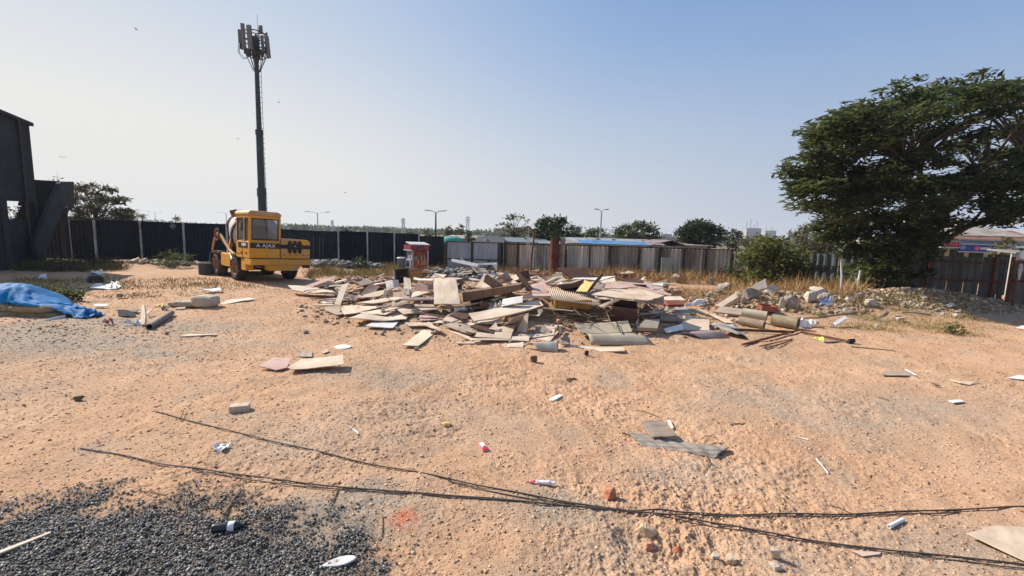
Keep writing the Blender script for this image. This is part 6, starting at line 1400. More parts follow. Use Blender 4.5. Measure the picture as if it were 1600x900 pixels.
o = MB().tube([hit(*zp(Z7, 640, 288), .06), hit(*zp(Z7, 740, 292), .08), hit(*zp(Z7, 872, 308), .04)], .025, 7).build('wooden_pole', m_gboard, origin='base'); tag(o, 'grey stick lying before the dirt mound, right of the short dark pole', 'pole')
B(Z6, [(1420, 577), (1392, 558), (1498, 498), (1518, 518)], 'white foam slab tilted on the dry grass at the right', m_paper, dz=.06, n=(-.1, -.6, .8), t=.06, name='foam_slab', cat='foam')
SH(Z6, [(1270, 420, .05), (1400, 432, .05), (1380, 366, .25), (1300, 372, .22)], 'crumpled blue and white plastic sheet on the rubble', M('blue_white_plastic', (.10, .22, .52), (.68, .72, .78), scale=9, rough=.4, bump=.2, contrast=(.44, .56)), wr=.22, name='plastic_sheet', cat='plastic', seed=15)
SH(Z6, [(1090, 588, .03), (1280, 592, .03), (1250, 535, .14), (1110, 540, .15)], 'crumpled pale plastic bag right of the big olive pipe', m_lam, wr=.22, name='plastic_bag', cat='bag', seed=16)
SH(Z6, [(75, 335, .04), (130, 335, .04), (120, 298, .14), (85, 300, .14)], 'turquoise plastic scrap beside the rubble at the heap right end', M('turquoise_plastic', (.10, .42, .52), (.3, .6, .68), rough=.4, bump=.2), wr=.15, name='plastic_scrap', cat='plastic', seed=17)
SH(Z6, [(1250, 500, .03), (1300, 500, .03), (1290, 474, .1), (1255, 478, .1)], 'small yellow green plastic scrap under the long pole', M('lime_plastic', (.5, .55, .15), (.6, .66, .3), rough=.4, bump=.2), wr=.12, name='plastic_scrap', cat='plastic', seed=18)
B(Z6, [(770, 284), (714, 264), (745, 232), (834, 188), (848, 264)], 'pointed pale concrete slab standing highest in the rubble', m_wstone, n=(-.35, -.8, .45), dz=.35, t=.14, name='concrete_slab', cat='rubble', jag=.3)
CHUNKS = [(Z6, 725, 372, 175, 95, 'big grey concrete boulder below the pointed slab', m_conc), (Z6, 905, 325, 140, 72, 'pale concrete block right of the pointed slab', m_wstone),
 (Z6, 490, 300, 125, 68, 'pale angular concrete chunk left of the tan tube box', m_stone), (Z6, 585, 270, 60, 44, 'small pale chunk between angular chunk and pointed slab', m_wstone), (Z6, 455, 328, 90, 44, 'grey smooth chunk under the angular one', m_conc),
 (Z6, 372, 352, 82, 44, 'round pale disk like lump left of the rubble', m_wstone), (Z6, 612, 362, 60, 55, 'white broken block beside the tan tube box', m_wstone), (Z6, 970, 440, 60, 70, 'upright grey stone behind the big olive pipe', m_stone),
 (Z6, 1060, 450, 130, 105, 'rough brown grey boulder with dry stalks', m_conc), (Z6, 1290, 330, 170, 60, 'flat topped concrete slab on the right rubble ridge', m_stone), (Z6, 1220, 390, 120, 80, 'tan boulder left of the blue and white plastic', m_stone), (Z6, 1350, 360, 100, 46, 'grey slab end right of the flat topped one', m_conc),
 (Z6, 100, 225, 120, 66, 'large pale rock at the left end of the rubble ridge', m_stone), (Z6, 195, 200, 50, 44, 'pointed white rock beside the large pale one', m_wstone), (Z6, 45, 310, 70, 40, 'grey stone at the very left of the rubble', m_conc), (Z6, 375, 240, 90, 56, 'dusty rock on the ridge in the dry grass', m_stone), (Z6, 10, 270, 90, 60, 'dusty stone behind the turquoise scrap', m_stone),
 (Z6, 660, 405, 70, 50, 'dark stone under the big grey boulder', m_conc), (Z6, 560, 405, 80, 40, 'grey stone right under the tan tube box', m_conc), (Z6, 880, 380, 90, 26, 'flat pale slab below the concrete block', m_wstone), (Z6, 320, 420, 60, 36, 'whitish stone between curled sheet and tan box', m_wstone),
 (Z6, 510, 510, 36, 22, 'small white stone in front of the tan plank', m_wstone), (Z6, 300, 575, 34, 22, 'small brown stone on the sandy tan square board', m_stone), (Z6, 1410, 380, 70, 46, 'dark edged stone right of the flat topped slab', m_conc), (Z6, 1520, 440, 110, 36, 'pale slab at the right of the rubble ridge', m_stone), (Z6, 1540, 480, 90, 44, 'grey stone below the pale slab at the rubble end', m_conc),
 (Z7, 310, 190, 70, 60, 'upright pale stone at the left of the dirt mound', m_stone), (Z7, 415, 245, 95, 52, 'white rock in front of the dirt mound', m_wstone), (Z7, 250, 215, 80, 40, 'flat stone left of the upright pale one', m_stone), (Z7, 1040, 262, 110, 40, 'flat grey slab on the right slope of the dirt mound', m_stone), (Z7, 1080, 330, 60, 26, 'white broken tile on the right of the dirt mound', m_wstone), (Z7, 610, 340, 60, 30, 'pale stone in the grass before the dirt mound', m_wstone), (Z7, 980, 320, 40, 24, 'small pale stone on the grass below the dirt mound', m_stone), (Z7, 450, 420, 50, 30, 'greyish clear plastic lump in the grass at the right', m_gvinyl), (Z7, 640, 365, 70, 30, 'brownish stone below the pale one before the mound', m_stone),
 (Z7, 470, 195, 45, 26, 'small stone on the left shoulder of the dirt mound', m_stone), (Z7, 660, 165, 40, 24, 'small pale stone near the top of the dirt mound', m_wstone), (Z7, 830, 195, 44, 24, 'small stone at the upper right of the dirt mound', m_stone), (Z7, 590, 225, 50, 28, 'brown stone in the middle of the dirt mound', m_conc), (Z7, 720, 235, 44, 26, 'pale stone right of the middle of the dirt mound', m_stone)]
for k, (z, x, y, w_, h, lab, mt) in enumerate(CHUNKS): CH(z, x, y, w_, h, lab, mt, seed=100 + k, name='concrete_chunk', cat='rubble', boxy=.75 if k % 3 else .45)
def pile(name, label, n, cx, cy, rx, ry, s0, s1, mat, dz=.0):
    a = rng.random(n) * 2 * np.pi; r = rng.random(n) ** .6
    x = cx + rx * r * np.cos(a); y = cy + ry * r * np.sin(a); s = s0 + (s1 - s0) * rng.random(n) ** 2.5
    tag(stones(name, drop(x, y, dz + s * .15), s, mat, .85), label, 'rubble', kind='stuff')
rm = island_mat('mixed_rubble', [(0, (.19, .125, .08)), (.5, (.32, .225, .145)), (.85, (.42, .32, .23)), (.96, (.54, .46, .37)), (1, (.42, .18, .10))], .95)
rg = island_mat('grey_rubble', [(0, (.08, .08, .08)), (.5, (.15, .145, .14)), (.88, (.26, .25, .24)), (1, (.52, .50, .47))], .95)
pile('rubble', 'small broken rubble filling the concrete heap at the right', 1500, 8.3, 14.0, 3.2, 1.7, .02, .13, rm)
pile('rubble', 'stony crumbled soil of the dirt mound at the right', 3600, 13.5, 14.3, 3.1, 1.4, .015, .11, rm)
pile('rubble', 'grey rubble stones piled before the blue grey gate', 420, -2.1, 19.0, 1.7, .9, .08, .26, rg, .05)
pile('rubble', 'dark and white rubble along the navy fence right of the truck', 520, -9.2, 23.2, 2.6, .8, .06, .30, rg)
pile('rubble', 'scattered crumbs of rubble around the debris heap', 1500, .2, 12.2, 6.0, 4.0, .02, .10, rm)
pile('rubble', 'low grey rubble along the navy fence behind the weeds', 300, -17.0, 22.4, 3.0, .8, .05, .24, rm)
pile('rubble', 'grey and reddish crumbs on the dirt near the blue tarpaulin', 500, -8.6, 8.2, 2.6, 1.1, .010, .035, rm)
pile('rubble', 'reddish crumbly soil behind the left end of the heap', 700, -4.6, 18.0, 2.6, 1.6, .04, .20, island_mat('red_rubble', [(0, (.15, .08, .05)), (.7, (.33, .19, .12)), (1, (.5, .4, .33))], .95), .02)
# big flat pieces at the back of the heap near the gate
B(Z0, [(746, 417), (705, 408), (706, 404), (748, 412)], 'long white plank leaning up before the left gate leaf', m_paper, n=(-.1, -.8, .6), dz=.5, t=.05, name='plank', cat='plank')
B(Z0, [(748, 414), (748, 411), (776, 410), (776, 413)], 'white lath lying level before the right gate leaf', m_paper, n=(0, -.8, .6), dz=.45, t=.03, name='lath', cat='lath')
B(Z0, [(775, 423), (768, 412), (777, 411), (777, 420)], 'white torn sheet hanging from the level lath', m_paper, n=(0, -1, .2), dz=.30, t=.01, name='sheet', cat='sheet')
B(Z0, [(835, 419), (818, 414), (838, 402), (840, 408)], 'pale triangular slab against the patched fence', m_gvinyl, n=(0, -1, .5), dz=.2, t=.05, name='slab', cat='slab')
B(Z0, [(832, 417), (828, 414), (841, 406), (843, 408)], 'narrow pale slab end right of the triangular slab', m_lam, n=(-.2, -1, .4), dz=.25, t=.05, name='slab', cat='slab')
# pale green board standing against the rusty fence
p = atY(1042, 432, 22.8); p.z = gz(p.x, p.y); k = p.y / F; t = empty('standing_board', 'pale green board standing upright before the rusty fence and grass', 'board', p, R(4)); hb = 34 * k; wb = 19 * k
MB().prism([(-wb / 2, 0, 0), (wb * .42, 0, 0), (wb / 2, .12, hb), (-wb * .48, .12, hb)], (0, .03, 0)).build('face_panel', M('pale_green_board', (.24, .29, .23), (.32, .37, .30), scale=2, rough=.8, bump=.05, dirt=(.22, .2, .15), dirt_amt=.4), t)
MB().bar((-wb * .3, .06, .02), (-wb * .3, .15, hb * .95), .05, .04).bar((wb * .3, .06, .02), (wb * .3, .15, hb * .95), .05, .04).build('brace', m_beam, t)
# rust red thick post with scrub on top
p = hit(866, 428, 0); p = Vector((atY(866, 400, 23.6).x, 23.6, 0)); t = empty('rusty_post', 'thick rust red upright post with scrub on top in a gap of the sheet fence', 'post', p)
MB().lathe([(.28, -.1), (.27, .5), (.245, .55), (.26, 1.0), (.24, 1.1), (.25, 1.6), (.23, 1.95), (.2, 1.98)], None, 22).build('barrel_body', M('deep_rust', (.085, .026, .014), (.17, .055, .03), scale=5, rough=.9, bump=.3, dirt=(.04, .02, .015), dirt_amt=.6, stretch=(1, 1, .3)), t, smooth=True)
foliage('scrub_top', lf_dark, t, [(-.15, 0, 2.0), (.15, .1, 2.05), (.02, 0, 2.2), (.35, .1, 2.0)], [.3, .3, .28, .3], 600, .18, .04)
MB().bar((.42, .02, -.1), (.44, .04, 1.95), .26, .10).build('side_beam', m_gboard, t)
# bent pole with hanging net
p = hit(829, 432); t = empty('bent_pole', 'dark bent pole with a drooping arm and net before the patched fence', 'pole', p); k = p.y / F
MB().tube([(0, 0, -.1), (.02, 0, 30 * k), (.12, 0, 68 * k), (.10, 0, 70 * k), (-.2, 0, 78 * k)], [.05, .05, .045, .045, .035], 8).build('pole', m_rust, t)
nt_ = MB()
for i in range(7): nt_.tube([(-.2 - .02 * i + .02 * i * i * .3, 0, 77 * k - .02 * i), (-.12 - .03 * i, .02, 55 * k), (.04 - .02 * i, 0, 30 * k)], .008, 4)
nt_.build('net', m_post, t)
# white stick leaning right of the grey green fence
p = hit(1313, 462, 0); o = MB().tube([p - Vector((0, 0, .1)), p + Vector((-.03, 0, .6)), p + Vector((-.08, .05, 1.15))], .025, 7).build('white_stake', m_post, origin='base'); tag(o, 'thin white stake standing before the grey green fence', 'stake')
p = hit(1339, 458, 0); o = MB().tube([p - Vector((0, 0, .1)), p + Vector((.0, 0, .4)), p + Vector((.02, .0, .75))], [.035, .035, .03], 8).build('white_stake', m_post, origin='base'); tag(o, 'short white pipe stake half hidden under the big tree', 'stake')
# ================================================================== painted kiosk
m_panel2 = M('kiosk_roof', (.42, .41, .39), (.52, .51, .48), rough=.6, bump=0)
def kiosk():
    A = hit(645, 425); Y = A.y; k = Y / F
    t = empty('kiosk', 'small red painted refreshment kiosk with pictures and a white roof by the navy fence', 'kiosk', A, R(-5))
    W = 25 * k; H = 43 * k; D = 1.1
    ang = R(38)   # left side face turned towards the camera
    lx = Vector((-math.cos(ang), math.sin(ang), 0)); fxv = Vector((1, .05, 0)).normalized()
    ws = 15 * k / math.cos(ang)
    c0 = Vector((0, 0, 0)); cl = lx * ws; cr = fxv * W; cb = cl + cr
    frame = m_black
    MB().prism([c0, cr, cb, cl], (0, 0, .08)).build('base', m_dark, t)
    MB().prism([c0 + Vector((0, 0, .08)), cr + Vector((0, 0, .08)), cr + Vector((0, 0, H * .80)), c0 + Vector((0, 0, H * .80))], (0, .04, 0)).build('front_panel', M('poster_red', (.05, .012, .01), (.32, .045, .025), scale=4.5, rough=.5, bump=0, dirt=(.32, .16, .09), dirt_amt=.5), t)
    MB().prism([c0 + Vector((0, 0, .08)), cl + Vector((0, 0, .08)), cl + Vector((0, 0, H * .8)), c0 + Vector((0, 0, H * .8))], Vector((.03, .03, 0))).build('side_panel', M('kiosk_grey', (.26, .25, .27), (.36, .35, .37), rough=.6, bump=0), t)
    MB().prism([cl + Vector((0, 0, .08)), cb + Vector((0, 0, .08)), cb + Vector((0, 0, H * .8)), cl + Vector((0, 0, H * .8))], (0, -.04, 0)).prism([cr + Vector((0, 0, .08)), cb + Vector((0, 0, .08)), cb + Vector((0, 0, H * .8)), cr + Vector((0, 0, H * .8))], (-.04, 0, 0)).build('rear_panel', m_dark, t)
    e = .06
    a0 = c0 + (-fxv * .02 - Vector((0, .06, 0))); 
    mh = M('header_red', (.22, .02, .04), (.48, .09, .13), scale=5, rough=.5, bump=0, contrast=(.45, .55))
    MB().prism([a0 + Vector((0, 0, H * .82)), cr + Vector((.03, -.06, H * .82)), cr + Vector((.03, -.06, H * .97)), a0 + Vector((0, 0, H * .97))], (0, .06, 0)).build('front_header', M('header_dark_red', (.10, .03, .05), (.36, .06, .09), scale=5, rough=.5, bump=0, contrast=(.45, .55)), t)
    s_ = lx.cross(Vector((0, 0, 1))).normalized(); s_ = s_ if s_.y < 0 else -s_
    ho = s_ * .07
    MB().prism([c0 + ho + Vector((0, 0, H * .78)), cl + lx * .08 + ho + Vector((0, 0, H * .78)), cl + lx * .08 + ho + Vector((0, 0, H * .98)), c0 + ho + Vector((0, 0, H * .98))], -s_ * .06).build('side_header', mh, t)
    MB().prism([c0 + ho * 1.2 + Vector((0, 0, H * .775)), cl + lx * .1 + ho * 1.2 + Vector((0, 0, H * .775)), cl + lx * .1 + ho * 1.2 + Vector((0, 0, H * .80)), c0 + ho * 1.2 + Vector((0, 0, H * .80))], -s_ * .08).build('header_trim', m_white, t)
    MB().prism([c0 + Vector((-.08, -.1, H * .985)), cr + Vector((.1, -.1, H * .985)), cb + Vector((.1, .1, H * 1.06)), cl + Vector((-.05, .1, H * 1.06))], (0, 0, .04)).build('roof', m_panel2, t)
    def on_side(u0, u1, v0, v1, mat, nm, off=.004):
        q = s_ * off
        return MB().prism([lx * ws * u0 + q + Vector((0, 0, H * v0)), lx * ws * u1 + q + Vector((0, 0, H * v0)), lx * ws * u1 + q + Vector((0, 0, H * v1)), lx * ws * u0 + q + Vector((0, 0, H * v1))], -s_ * .006).build(nm, mat, t)
    on_side(.12, .86, .44, .72, M('side_picture', (.05, .04, .06), (.5, .48, .55), scale=7, rough=.4, bump=0, contrast=(.42, .58)), 'picture')
    on_side(.03, .97, .12, .42, M('side_poster', (.02, .05, .06), (.05, .22, .16), scale=6, rough=.5, bump=0, contrast=(.42, .58)), 'poster')
    c = lx * ws * .66 + s_ * .014 + Vector((0, 0, H * .285)); mm = Matrix((lx, Vector((0, 0, 1)), s_)).transposed().to_4x4(); mm.translation = c
    MB().lathe([(.001, 0), (.26, 0), (.26, .008), (.001, .008)], mm, 22).build('badge', m_white, t)
    mm2 = mm.copy(); mm2.translation = c + s_ * .010
    bd = MB().lathe([(.001, 0), (.20, 0), (.20, .006), (.001, .006)], mm2, 22).build('badge_centre', M('badge_blue', (.03, .05, .12), (.06, .09, .18), rough=.5, bump=0), t)
    on_side(.46, .86, .275, .30, m_white, 'badge_bar', .028)
    on_side(.03, .9, .025, .10, M('lower_red', (.42, .05, .08), (.6, .3, .32), scale=9, rough=.5, bump=0), 'lower_sign', .006)
    # painted pots and glasses on the front poster
    for u, v, w_, h, col in ((.22, .62, .22, .14, (.22, .2, .12)), (.36, .46, .10, .16, (.45, .24, .1)), (.62, .42, .14, .14, (.42, .2, .08)), (.78, .44, .09, .14, (.45, .28, .12)), (.55, .62, .05, .22, (.3, .28, .27)), (.74, .64, .05, .24, (.3, .3, .32)), (.30, .25, .05, .3, (.35, .12, .06)), (.52, .22, .05, .3, (.3, .1, .05)), (.72, .24, .05, .3, (.32, .14, .08)), (.5, .36, .8, .015, (.5, .2, .08))):
        b = fxv * (W * u) + Vector((0, -.006, H * .8 * v))
        MB().box(b, (W * w_, .008, H * h), None).build('painted_picture', M('paint_%d' % int(u * 100 + v * 1000), col, rough=.5, bump=0), t)
    MB().bar(cr + Vector((-.03, -.03, .08)), cr + Vector((-.03, -.03, H * .8)), .05, .05).bar(c0 + Vector((.02, -.03, .08)), c0 + Vector((.02, -.03, H * .8)), .05, .05).build('corner_trim', m_galv, t)
kiosk()
p = hit(628, 421); t = empty('bin', 'small grey white bin standing left of the painted kiosk', 'bin', p)
MB().lathe([(.18, 0), (.24, .55), (.26, .56), (.26, .60), (.23, .60), (.17, .03)], None, 18, True).build('bin_body', m_panel, t, smooth=True); MB().lathe([(.02, .66), (.2, .64), (.27, .60), (.27, .58)], None, 18).build('lid', m_galv, t)
# concrete ring left of the truck
p = hit(326, 428); t = empty('concrete_ring', 'dark concrete well ring standing on the dirt left of the truck', 'ring', p); MB().lathe([(.32, 0), (.36, 0), (.36, .46), (.32, .46)], None, 28, True).build('ring_wall', M('dark_ring', (.045, .045, .045), (.085, .083, .08), rough=.9, bump=.2), t, smooth=True)
MB().lathe([(.31, .465), (.38, .465), (.38, .51), (.31, .51)], None, 28, True).build('rim', m_conc, t, smooth=True)
# ================================================================== blue tarpaulin over cement bags
def tarp():
    TX = [-15, -11.1, -10.77, -10.6, -10.24, -9.97, -9.55, -9.15, -8.95]; TZ = [.62, .63, .61, .54, .38, .28, .21, .12, .03]
    HX = [-15, -11.0, -10.65, -10.35, -9.95, -9.5, -9.15, -8.95]; HZ = [.20, .19, .29, .28, .23, .10, .02, .01]
    nu, nv = 110, 36; vs = []; q1 = lambda s_: float(s_[0])
    for i in range(nu + 1):
        u = i / nu; X = -14.2 + (14.2 - 8.95) * u; wd = float(np.interp(X, [-10.9, -9.9, -9.2, -8.95], [1, .55, .28, .2])); top = float(np.interp(X, TX, TZ)); hem = float(np.interp(X, HX, HZ))
        for j in range(nv + 1):
            v = j / nv
            n1 = q1(vnoise(np.array([X * 2.6]), np.array([v * 3.]), 5)) - .5; n2 = q1(vnoise(np.array([X * 9. + v * 4]), np.array([v * 9.]), 6)) - .5; n3 = q1(vnoise(np.array([X * 19.]), np.array([v * 16.]), 7)) - .5
            end = max(0, min(1, (X + 10.0) / .8))
            if v < .45:
                s_ = v / .45; z = hem + (top - hem) * math.sin(s_ * math.pi / 2) ** .9; y = 9.14 + .42 * s_ ** 1.6 * max(wd, .5)
            else:
                s_ = (v - .45) / .55; z = top * math.cos(s_ * math.pi / 2) ** .8 + .03; y = 9.14 + .42 * max(wd, .5) + 1.2 * s_ * wd
            z += (n1 * .07 + (.25 - abs(n2)) * .09) * min(1, top * 2.2) + end * (n2 * .10 + n3 * .07)
            y += n1 * .10 + n2 * .05 + .05 * math.sin(X * 5.1) * (1 - v) + end * n3 * .08
            vs.append((X, y, gz(X, y) + max(z, .02 + .03 * (n3 + .5))))
    f = []
    for i in range(nu):
        for j in range(nv): a = i * (nv + 1) + j; f.append([a, a + nv + 1, a + nv + 2, a + 1])
    o = MB().add(vs, f).build('tarpaulin', M('blue_tarpaulin', (.003, .125, .32), (.008, .19, .45), scale=1.6, rough=.7, bump=.08, bscale=30, dirt=(.22, .33, .42), dirt_amt=.25, spec=.12), smooth=True, origin='base', recalc=False)
    s = o.modifiers.new('thick', 'SOLIDIFY'); s.thickness = .006
    tag(o, 'bright blue tarpaulin draped over stacked cement bags at the left edge', 'tarpaulin')
tarp()
m_sack = M('khaki_sack', (.22, .17, .09), (.34, .27, .16), scale=6, rough=.9, bump=.25, dirt=(.14, .1, .06), dirt_amt=.4)
def sack(loc, L, W, H, rz, label, mat=m_sack, seed=0, group=None):
    rs = random.Random(seed); bm = bmesh.new(); bmesh.ops.create_icosphere(bm, subdivisions=4, radius=1)
    for v in bm.verts:
        c = v.co.copy(); s = lambda q, e: math.copysign(abs(q) ** e, q)
        v.co = Vector((s(c.x, .55) * L / 2, s(c.y, .6) * W / 2, s(c.z, .75) * H / 2 + H / 2))
        n = float(vnoise(np.array([c.x * 3 + seed]), np.array([c.y * 3 + c.z * 2]), 8)[0]) - .5
        v.co += c * n * .12 * min(W, H)
        if abs(c.x) > .9: v.co.z += .02 * math.sin(c.y * 20)
    me = bpy.data.meshes.new('sack'); bm.to_mesh(me); bm.free(); me.materials.append(mat); me.polygons.foreach_set('use_smooth', [True] * len(me.polygons))
    o = bpy.data.objects.new('sack', me); C.objects.link(o); o.location = loc; o.rotation_euler = (0, 0, rz)
    return tag(o, label, 'sack', group)
for x, y, z, lab in ((-10.15, 9.30, .07, 'khaki cement bag lying at the right end under the tarpaulin edge'), (-11.0, 9.32, .10, 'upper khaki cement bag at the picture edge under the tarpaulin hem'), (-10.86, 9.30, -.04, 'lower khaki cement bag at the picture edge on the ground'),
                     (-10.05, 9.36, -.07, 'lowest flat cement bag in the shade below the right end bag')):
    sack((x, y, gz(x, y) + z), (.84 if x > -10 else .95), .46, .19, R(random.uniform(-4, 4)), lab, seed=int(x * 10))
B(Z0, [(70, 501), (68, 499), (102, 492), (100, 497)], 'blue grey flap lying before the right end of the tarpaulin', M('blue_grey_flap', (.14, .18, .25), (.2, .25, .33), rough=.5, bump=.05), dz=.12, n=(-.1, -.8, .7), name='flap', cat='sheet')
p = hit(293, 479); sack(p, .62, .36, .16, R(4), 'long flat grey tan sack on the dirt, left one of two', M('grey_tan_sack', (.36, .29, .21), (.47, .39, .29), scale=6, rough=.9, bump=.2), 31)
p = hit(322, 480); sack(p, .62, .42, .32, R(-6), 'rounded grey tan sack heaped right of the flat one', M('pale_sack', (.42, .34, .25), (.52, .44, .34), scale=6, rough=.9, bump=.25), 32)
Zl = (160, 440, 6.154)
B(Zl, [(630, 235), (628, 205), (680, 205), (690, 235)], 'small dark wooden block left of the flat sack', m_gboard, n=(0, -1, .3), dz=.03, t=.12, name='block', cat='block')
B(Zl, [(700, 265), (705, 248), (800, 240), (795, 260)], 'thin grey board in front of the flat sack', m_gboard, dz=.03)
B(Zl, [(365, 410), (375, 225), (402, 220), (415, 345), (405, 412)], 'pale weathered plank standing out upright in the grey dirt', m_ply, n=(-.15, -.55, 1), dz=.05, t=.05, name='plank', cat='plank')
CY(Zl, (450, 435), (665, 300), .06, 'dark grey pipe lying slantwise in the grey dirt', M('grey_pipe', (.12, .105, .10), (.2, .18, .17), rough=.7, bump=.1), dz=.0)
B(Zl, [(150, 332), (145, 268), (235, 270), (240, 330)], 'grey concrete block left of the pale weathered plank', m_conc, n=(0, -1, .5), dz=.02, t=.25, name='block', cat='block')
B(Zl, [(240, 285), (250, 260), (350, 265), (330, 285)], 'dark curved strip behind the grey block', m_dark, dz=.06, name='strip', cat='strip')
SH(Zl, [(0, 410, .02), (110, 405, .02), (100, 368, .08), (0, 372, .08)], 'crumpled red and pink cloth scrap before the tarpaulin end', M('red_cloth', (.25, .05, .06), (.5, .25, .25), scale=12, rough=.9, bump=.2), wr=.10, name='cloth', cat='cloth', seed=4)
SH(Zl, [(210, 415, .01), (400, 420, .01), (380, 385, .06), (230, 390, .06)], 'crumpled whitish plastic on the grey dirt by the plank', m_lam, wr=.12, name='plastic', cat='plastic', seed=6)
SH(Zl, [(560, 270, .02), (640, 275, .02), (650, 245, .08), (580, 240, .08)], 'violet grey cloth scrap between plank and sacks', m_mauve, wr=.1, name='cloth', cat='cloth', seed=7)
SH(Zl, [(490, 245, .02), (590, 240, .02), (600, 212, .05), (520, 218, .05)], 'dull yellow scrap behind the sacks and plank', m_yelp, wr=.06, name='scrap', cat='scrap', seed=9)
B(Zl, [(420, 300), (470, 258), (485, 262), (430, 310)], 'thin pale stick board right of the upright plank', m_ply, dz=.08, name='lath', cat='lath')
B(Zl, [(950, 70), (1060, 92), (1145, 82), (1130, 55), (1040, 68)], 'bent white black board on the sand behind the sacks', m_lam, dz=.07)
B(Zl, [(1120, 220), (1200, 180), (1400, 150), (1480, 160), (1300, 195)], 'long thin pale strip stretching right of the sacks', m_ply, dz=.02)
B(Zl, [(740, 525), (830, 505), (1100, 500), (1110, 508), (900, 516)], 'thin pale stick on the orange sand below the sacks', m_ply, dz=.02, name='lath', cat='lath')
CH(Zl, 165, 155, 60, 36, 'small dark stone behind the tarpaulin weed', m_conc, 'stone', 'stone')
CH(Zl, 610, 510, 40, 26, 'dark lump of soil on the sand below the grey pipe', m_conc, 'stone', 'stone')
SH(Z0, [(135, 452, .02), (185, 452, .02), (178, 443, .03), (150, 444, .04)], 'wide white sheet lying flat on the dirt behind the weed', m_lam, wr=.06, name='sheet', cat='sheet', seed=12)
SH(Z0, [(172, 450, .05), (190, 449, .05), (186, 442, .12), (174, 442, .14)], 'crumpled white sheet with a dark hollow beside the flat one', m_lam, wr=.09, name='sheet', cat='sheet', seed=13)
SH(Z0, [(60, 436, .02), (73, 436, .02), (72, 429, .16), (62, 429, .16)], 'crumpled white scrap near the foot of the stair', m_lam, wr=.1, name='scrap', cat='scrap', seed=14)
SH(Z0, [(142, 428, .02), (162, 428, .02), (160, 423, .06), (144, 424, .06)], 'flat white scrap before the navy fence on the dark soil', m_lam, wr=.1, name='scrap', cat='scrap', seed=21)
B(Z0, [(146, 478), (148, 475), (168, 475), (167, 478)], 'small dark edged white board on the sand right of the weed', m_lam, dz=.06)
B(Z0, [(20, 450), (35, 445), (52, 444), (40, 450)], 'pale strip lying behind the tarpaulin ridge', m_lam, dz=.06)
p = hit(150, 441); t = empty('helmet', 'black round helmet shell lying upside on the dirt by the white sheets', 'helmet', p)
MB().lathe([(.02, .26), (.12, .245), (.20, .18), (.22, .08), (.21, .0), (.19, .0), (.2, .08), (.18, .17)], None, 20).build('shell', m_black, t, smooth=True); MB().prism([(-.26, -.1, .03), (-.14, -.2, .03), (-.14, -.2, .05), (-.26, -.1, .05)], (.05, .1, 0)).build('visor', m_dark, t)
# ================================================================== foreground litter
def T2(pts, r, name, label, cat, mat, dz=None, n=8):
    P = [hit(x, y, (dz if dz is not None else max(r if not isinstance(r, list) else r[0], .004) + .004)) for x, y in pts]
    # smooth the path
    Q = []
    for i in range(len(P) - 1):
        p0 = P[max(i - 1, 0)]; p1 = P[i]; p2 = P[i + 1]; p3 = P[min(i + 2, len(P) - 1)]
        for s in range(12):
            t_ = s / 12; Q.append(.5 * ((2 * p1) + (p2 - p0) * t_ + (2 * p0 - 5 * p1 + 4 * p2 - p3) * t_ ** 2 + (3 * p1 - p0 - 3 * p2 + p3) * t_ ** 3))
    Q.append(P[-1])
    for q in Q: q.z = gz(q.x, q.y) + float(micro(np.array([q.x]), np.array([q.y]))[0]) + (dz if dz is not None else 0) + (r if not isinstance(r, list) else r[0]) + .004
    for _ in range(10 if len(Q) > 30 else 0):
        zz = [q.z for q in Q]
        for i in range(1, len(Q) - 1): Q[i].z = max(zz[i] - .0008, (zz[i - 1] + zz[i] * 2 + zz[i + 1]) / 4)
    rr = r if not isinstance(r, list) else [r[0] + (r[1] - r[0]) * i / (len(Q) - 1) for i in range(len(Q))]
    o = MB().tube(Q, rr, n).build(name, mat, smooth=True, origin='base'); return tag(o, label, cat)
m_cable = M('cable_brown', (.065, .048, .04), (.12, .09, .075), scale=20, rough=.7, bump=.1)
T2([(125, 700), (200, 713), (300, 729), (450, 752), (620, 768), (800, 781), (960, 793), (1060, 800), (1200, 804), (1330, 803), (1460, 799), (1625, 792)], .0062, 'cable', 'long cable running across the near sand to the right edge, lower at its left end', 'cable', m_cable)
T2([(243, 643), (285, 655), (400, 684), (520, 710), (640, 735), (800, 767), (960, 793), (1080, 812), (1180, 828), (1300, 848), (1440, 864), (1625, 886)], .0062, 'cable', 'long cable crossing the other one and leaving at the lower right', 'cable', m_cable)
T2([(300, 733), (420, 752), (560, 766), (700, 777), (860, 788), (940, 795), (1000, 800)], .0045, 'cable', 'thinner strand doubling the left part of the lower cable', 'cable', m_cable)
T2([(700, 751), (800, 774), (900, 788), (1010, 806), (1120, 825), (1240, 844), (1330, 856), (1450, 872), (1600, 888)], .0045, 'cable', 'thinner strand doubling the crossing cable to the lower right', 'cable', m_cable)
T2([(1020, 802), (1120, 808), (1250, 808), (1400, 803), (1500, 800)], .005, 'cable', 'thinner strand under the right part of the upper cable', 'cable', m_cable)
T2([(281, 656), (285, 648), (288, 640)], [.006, .003], 'twig', 'short upright wire twig at the left cable end', 'twig', m_stick, dz=.02)
m_ssand = M('sandy_stone', (.42, .33, .24), (.58, .48, .37), scale=14, rough=.95, bump=.4, dirt=(.5, .34, .2), dirt_amt=.4)
def litterbox(px, py, L, W, H, rz, label, mat, name, cat, bevel=.004, tilt=0):
    p = hit(px, py); o = MB().box((0, 0, H / 2), (L, W, H)).build(name, mat, bevel=bevel); o.location = p - Vector((0, 0, .008)); o.rotation_euler = (tilt, tilt * .6, rz); return tag(o, label, cat)
litterbox(375, 641, .19, .115, .075, R(20), 'pale sandy brick lying flat on the sand at the left', M('sandy_brick', (.48, .37, .27), (.60, .49, .37), scale=12, rough=.95, bump=.3), 'brick', 'brick')
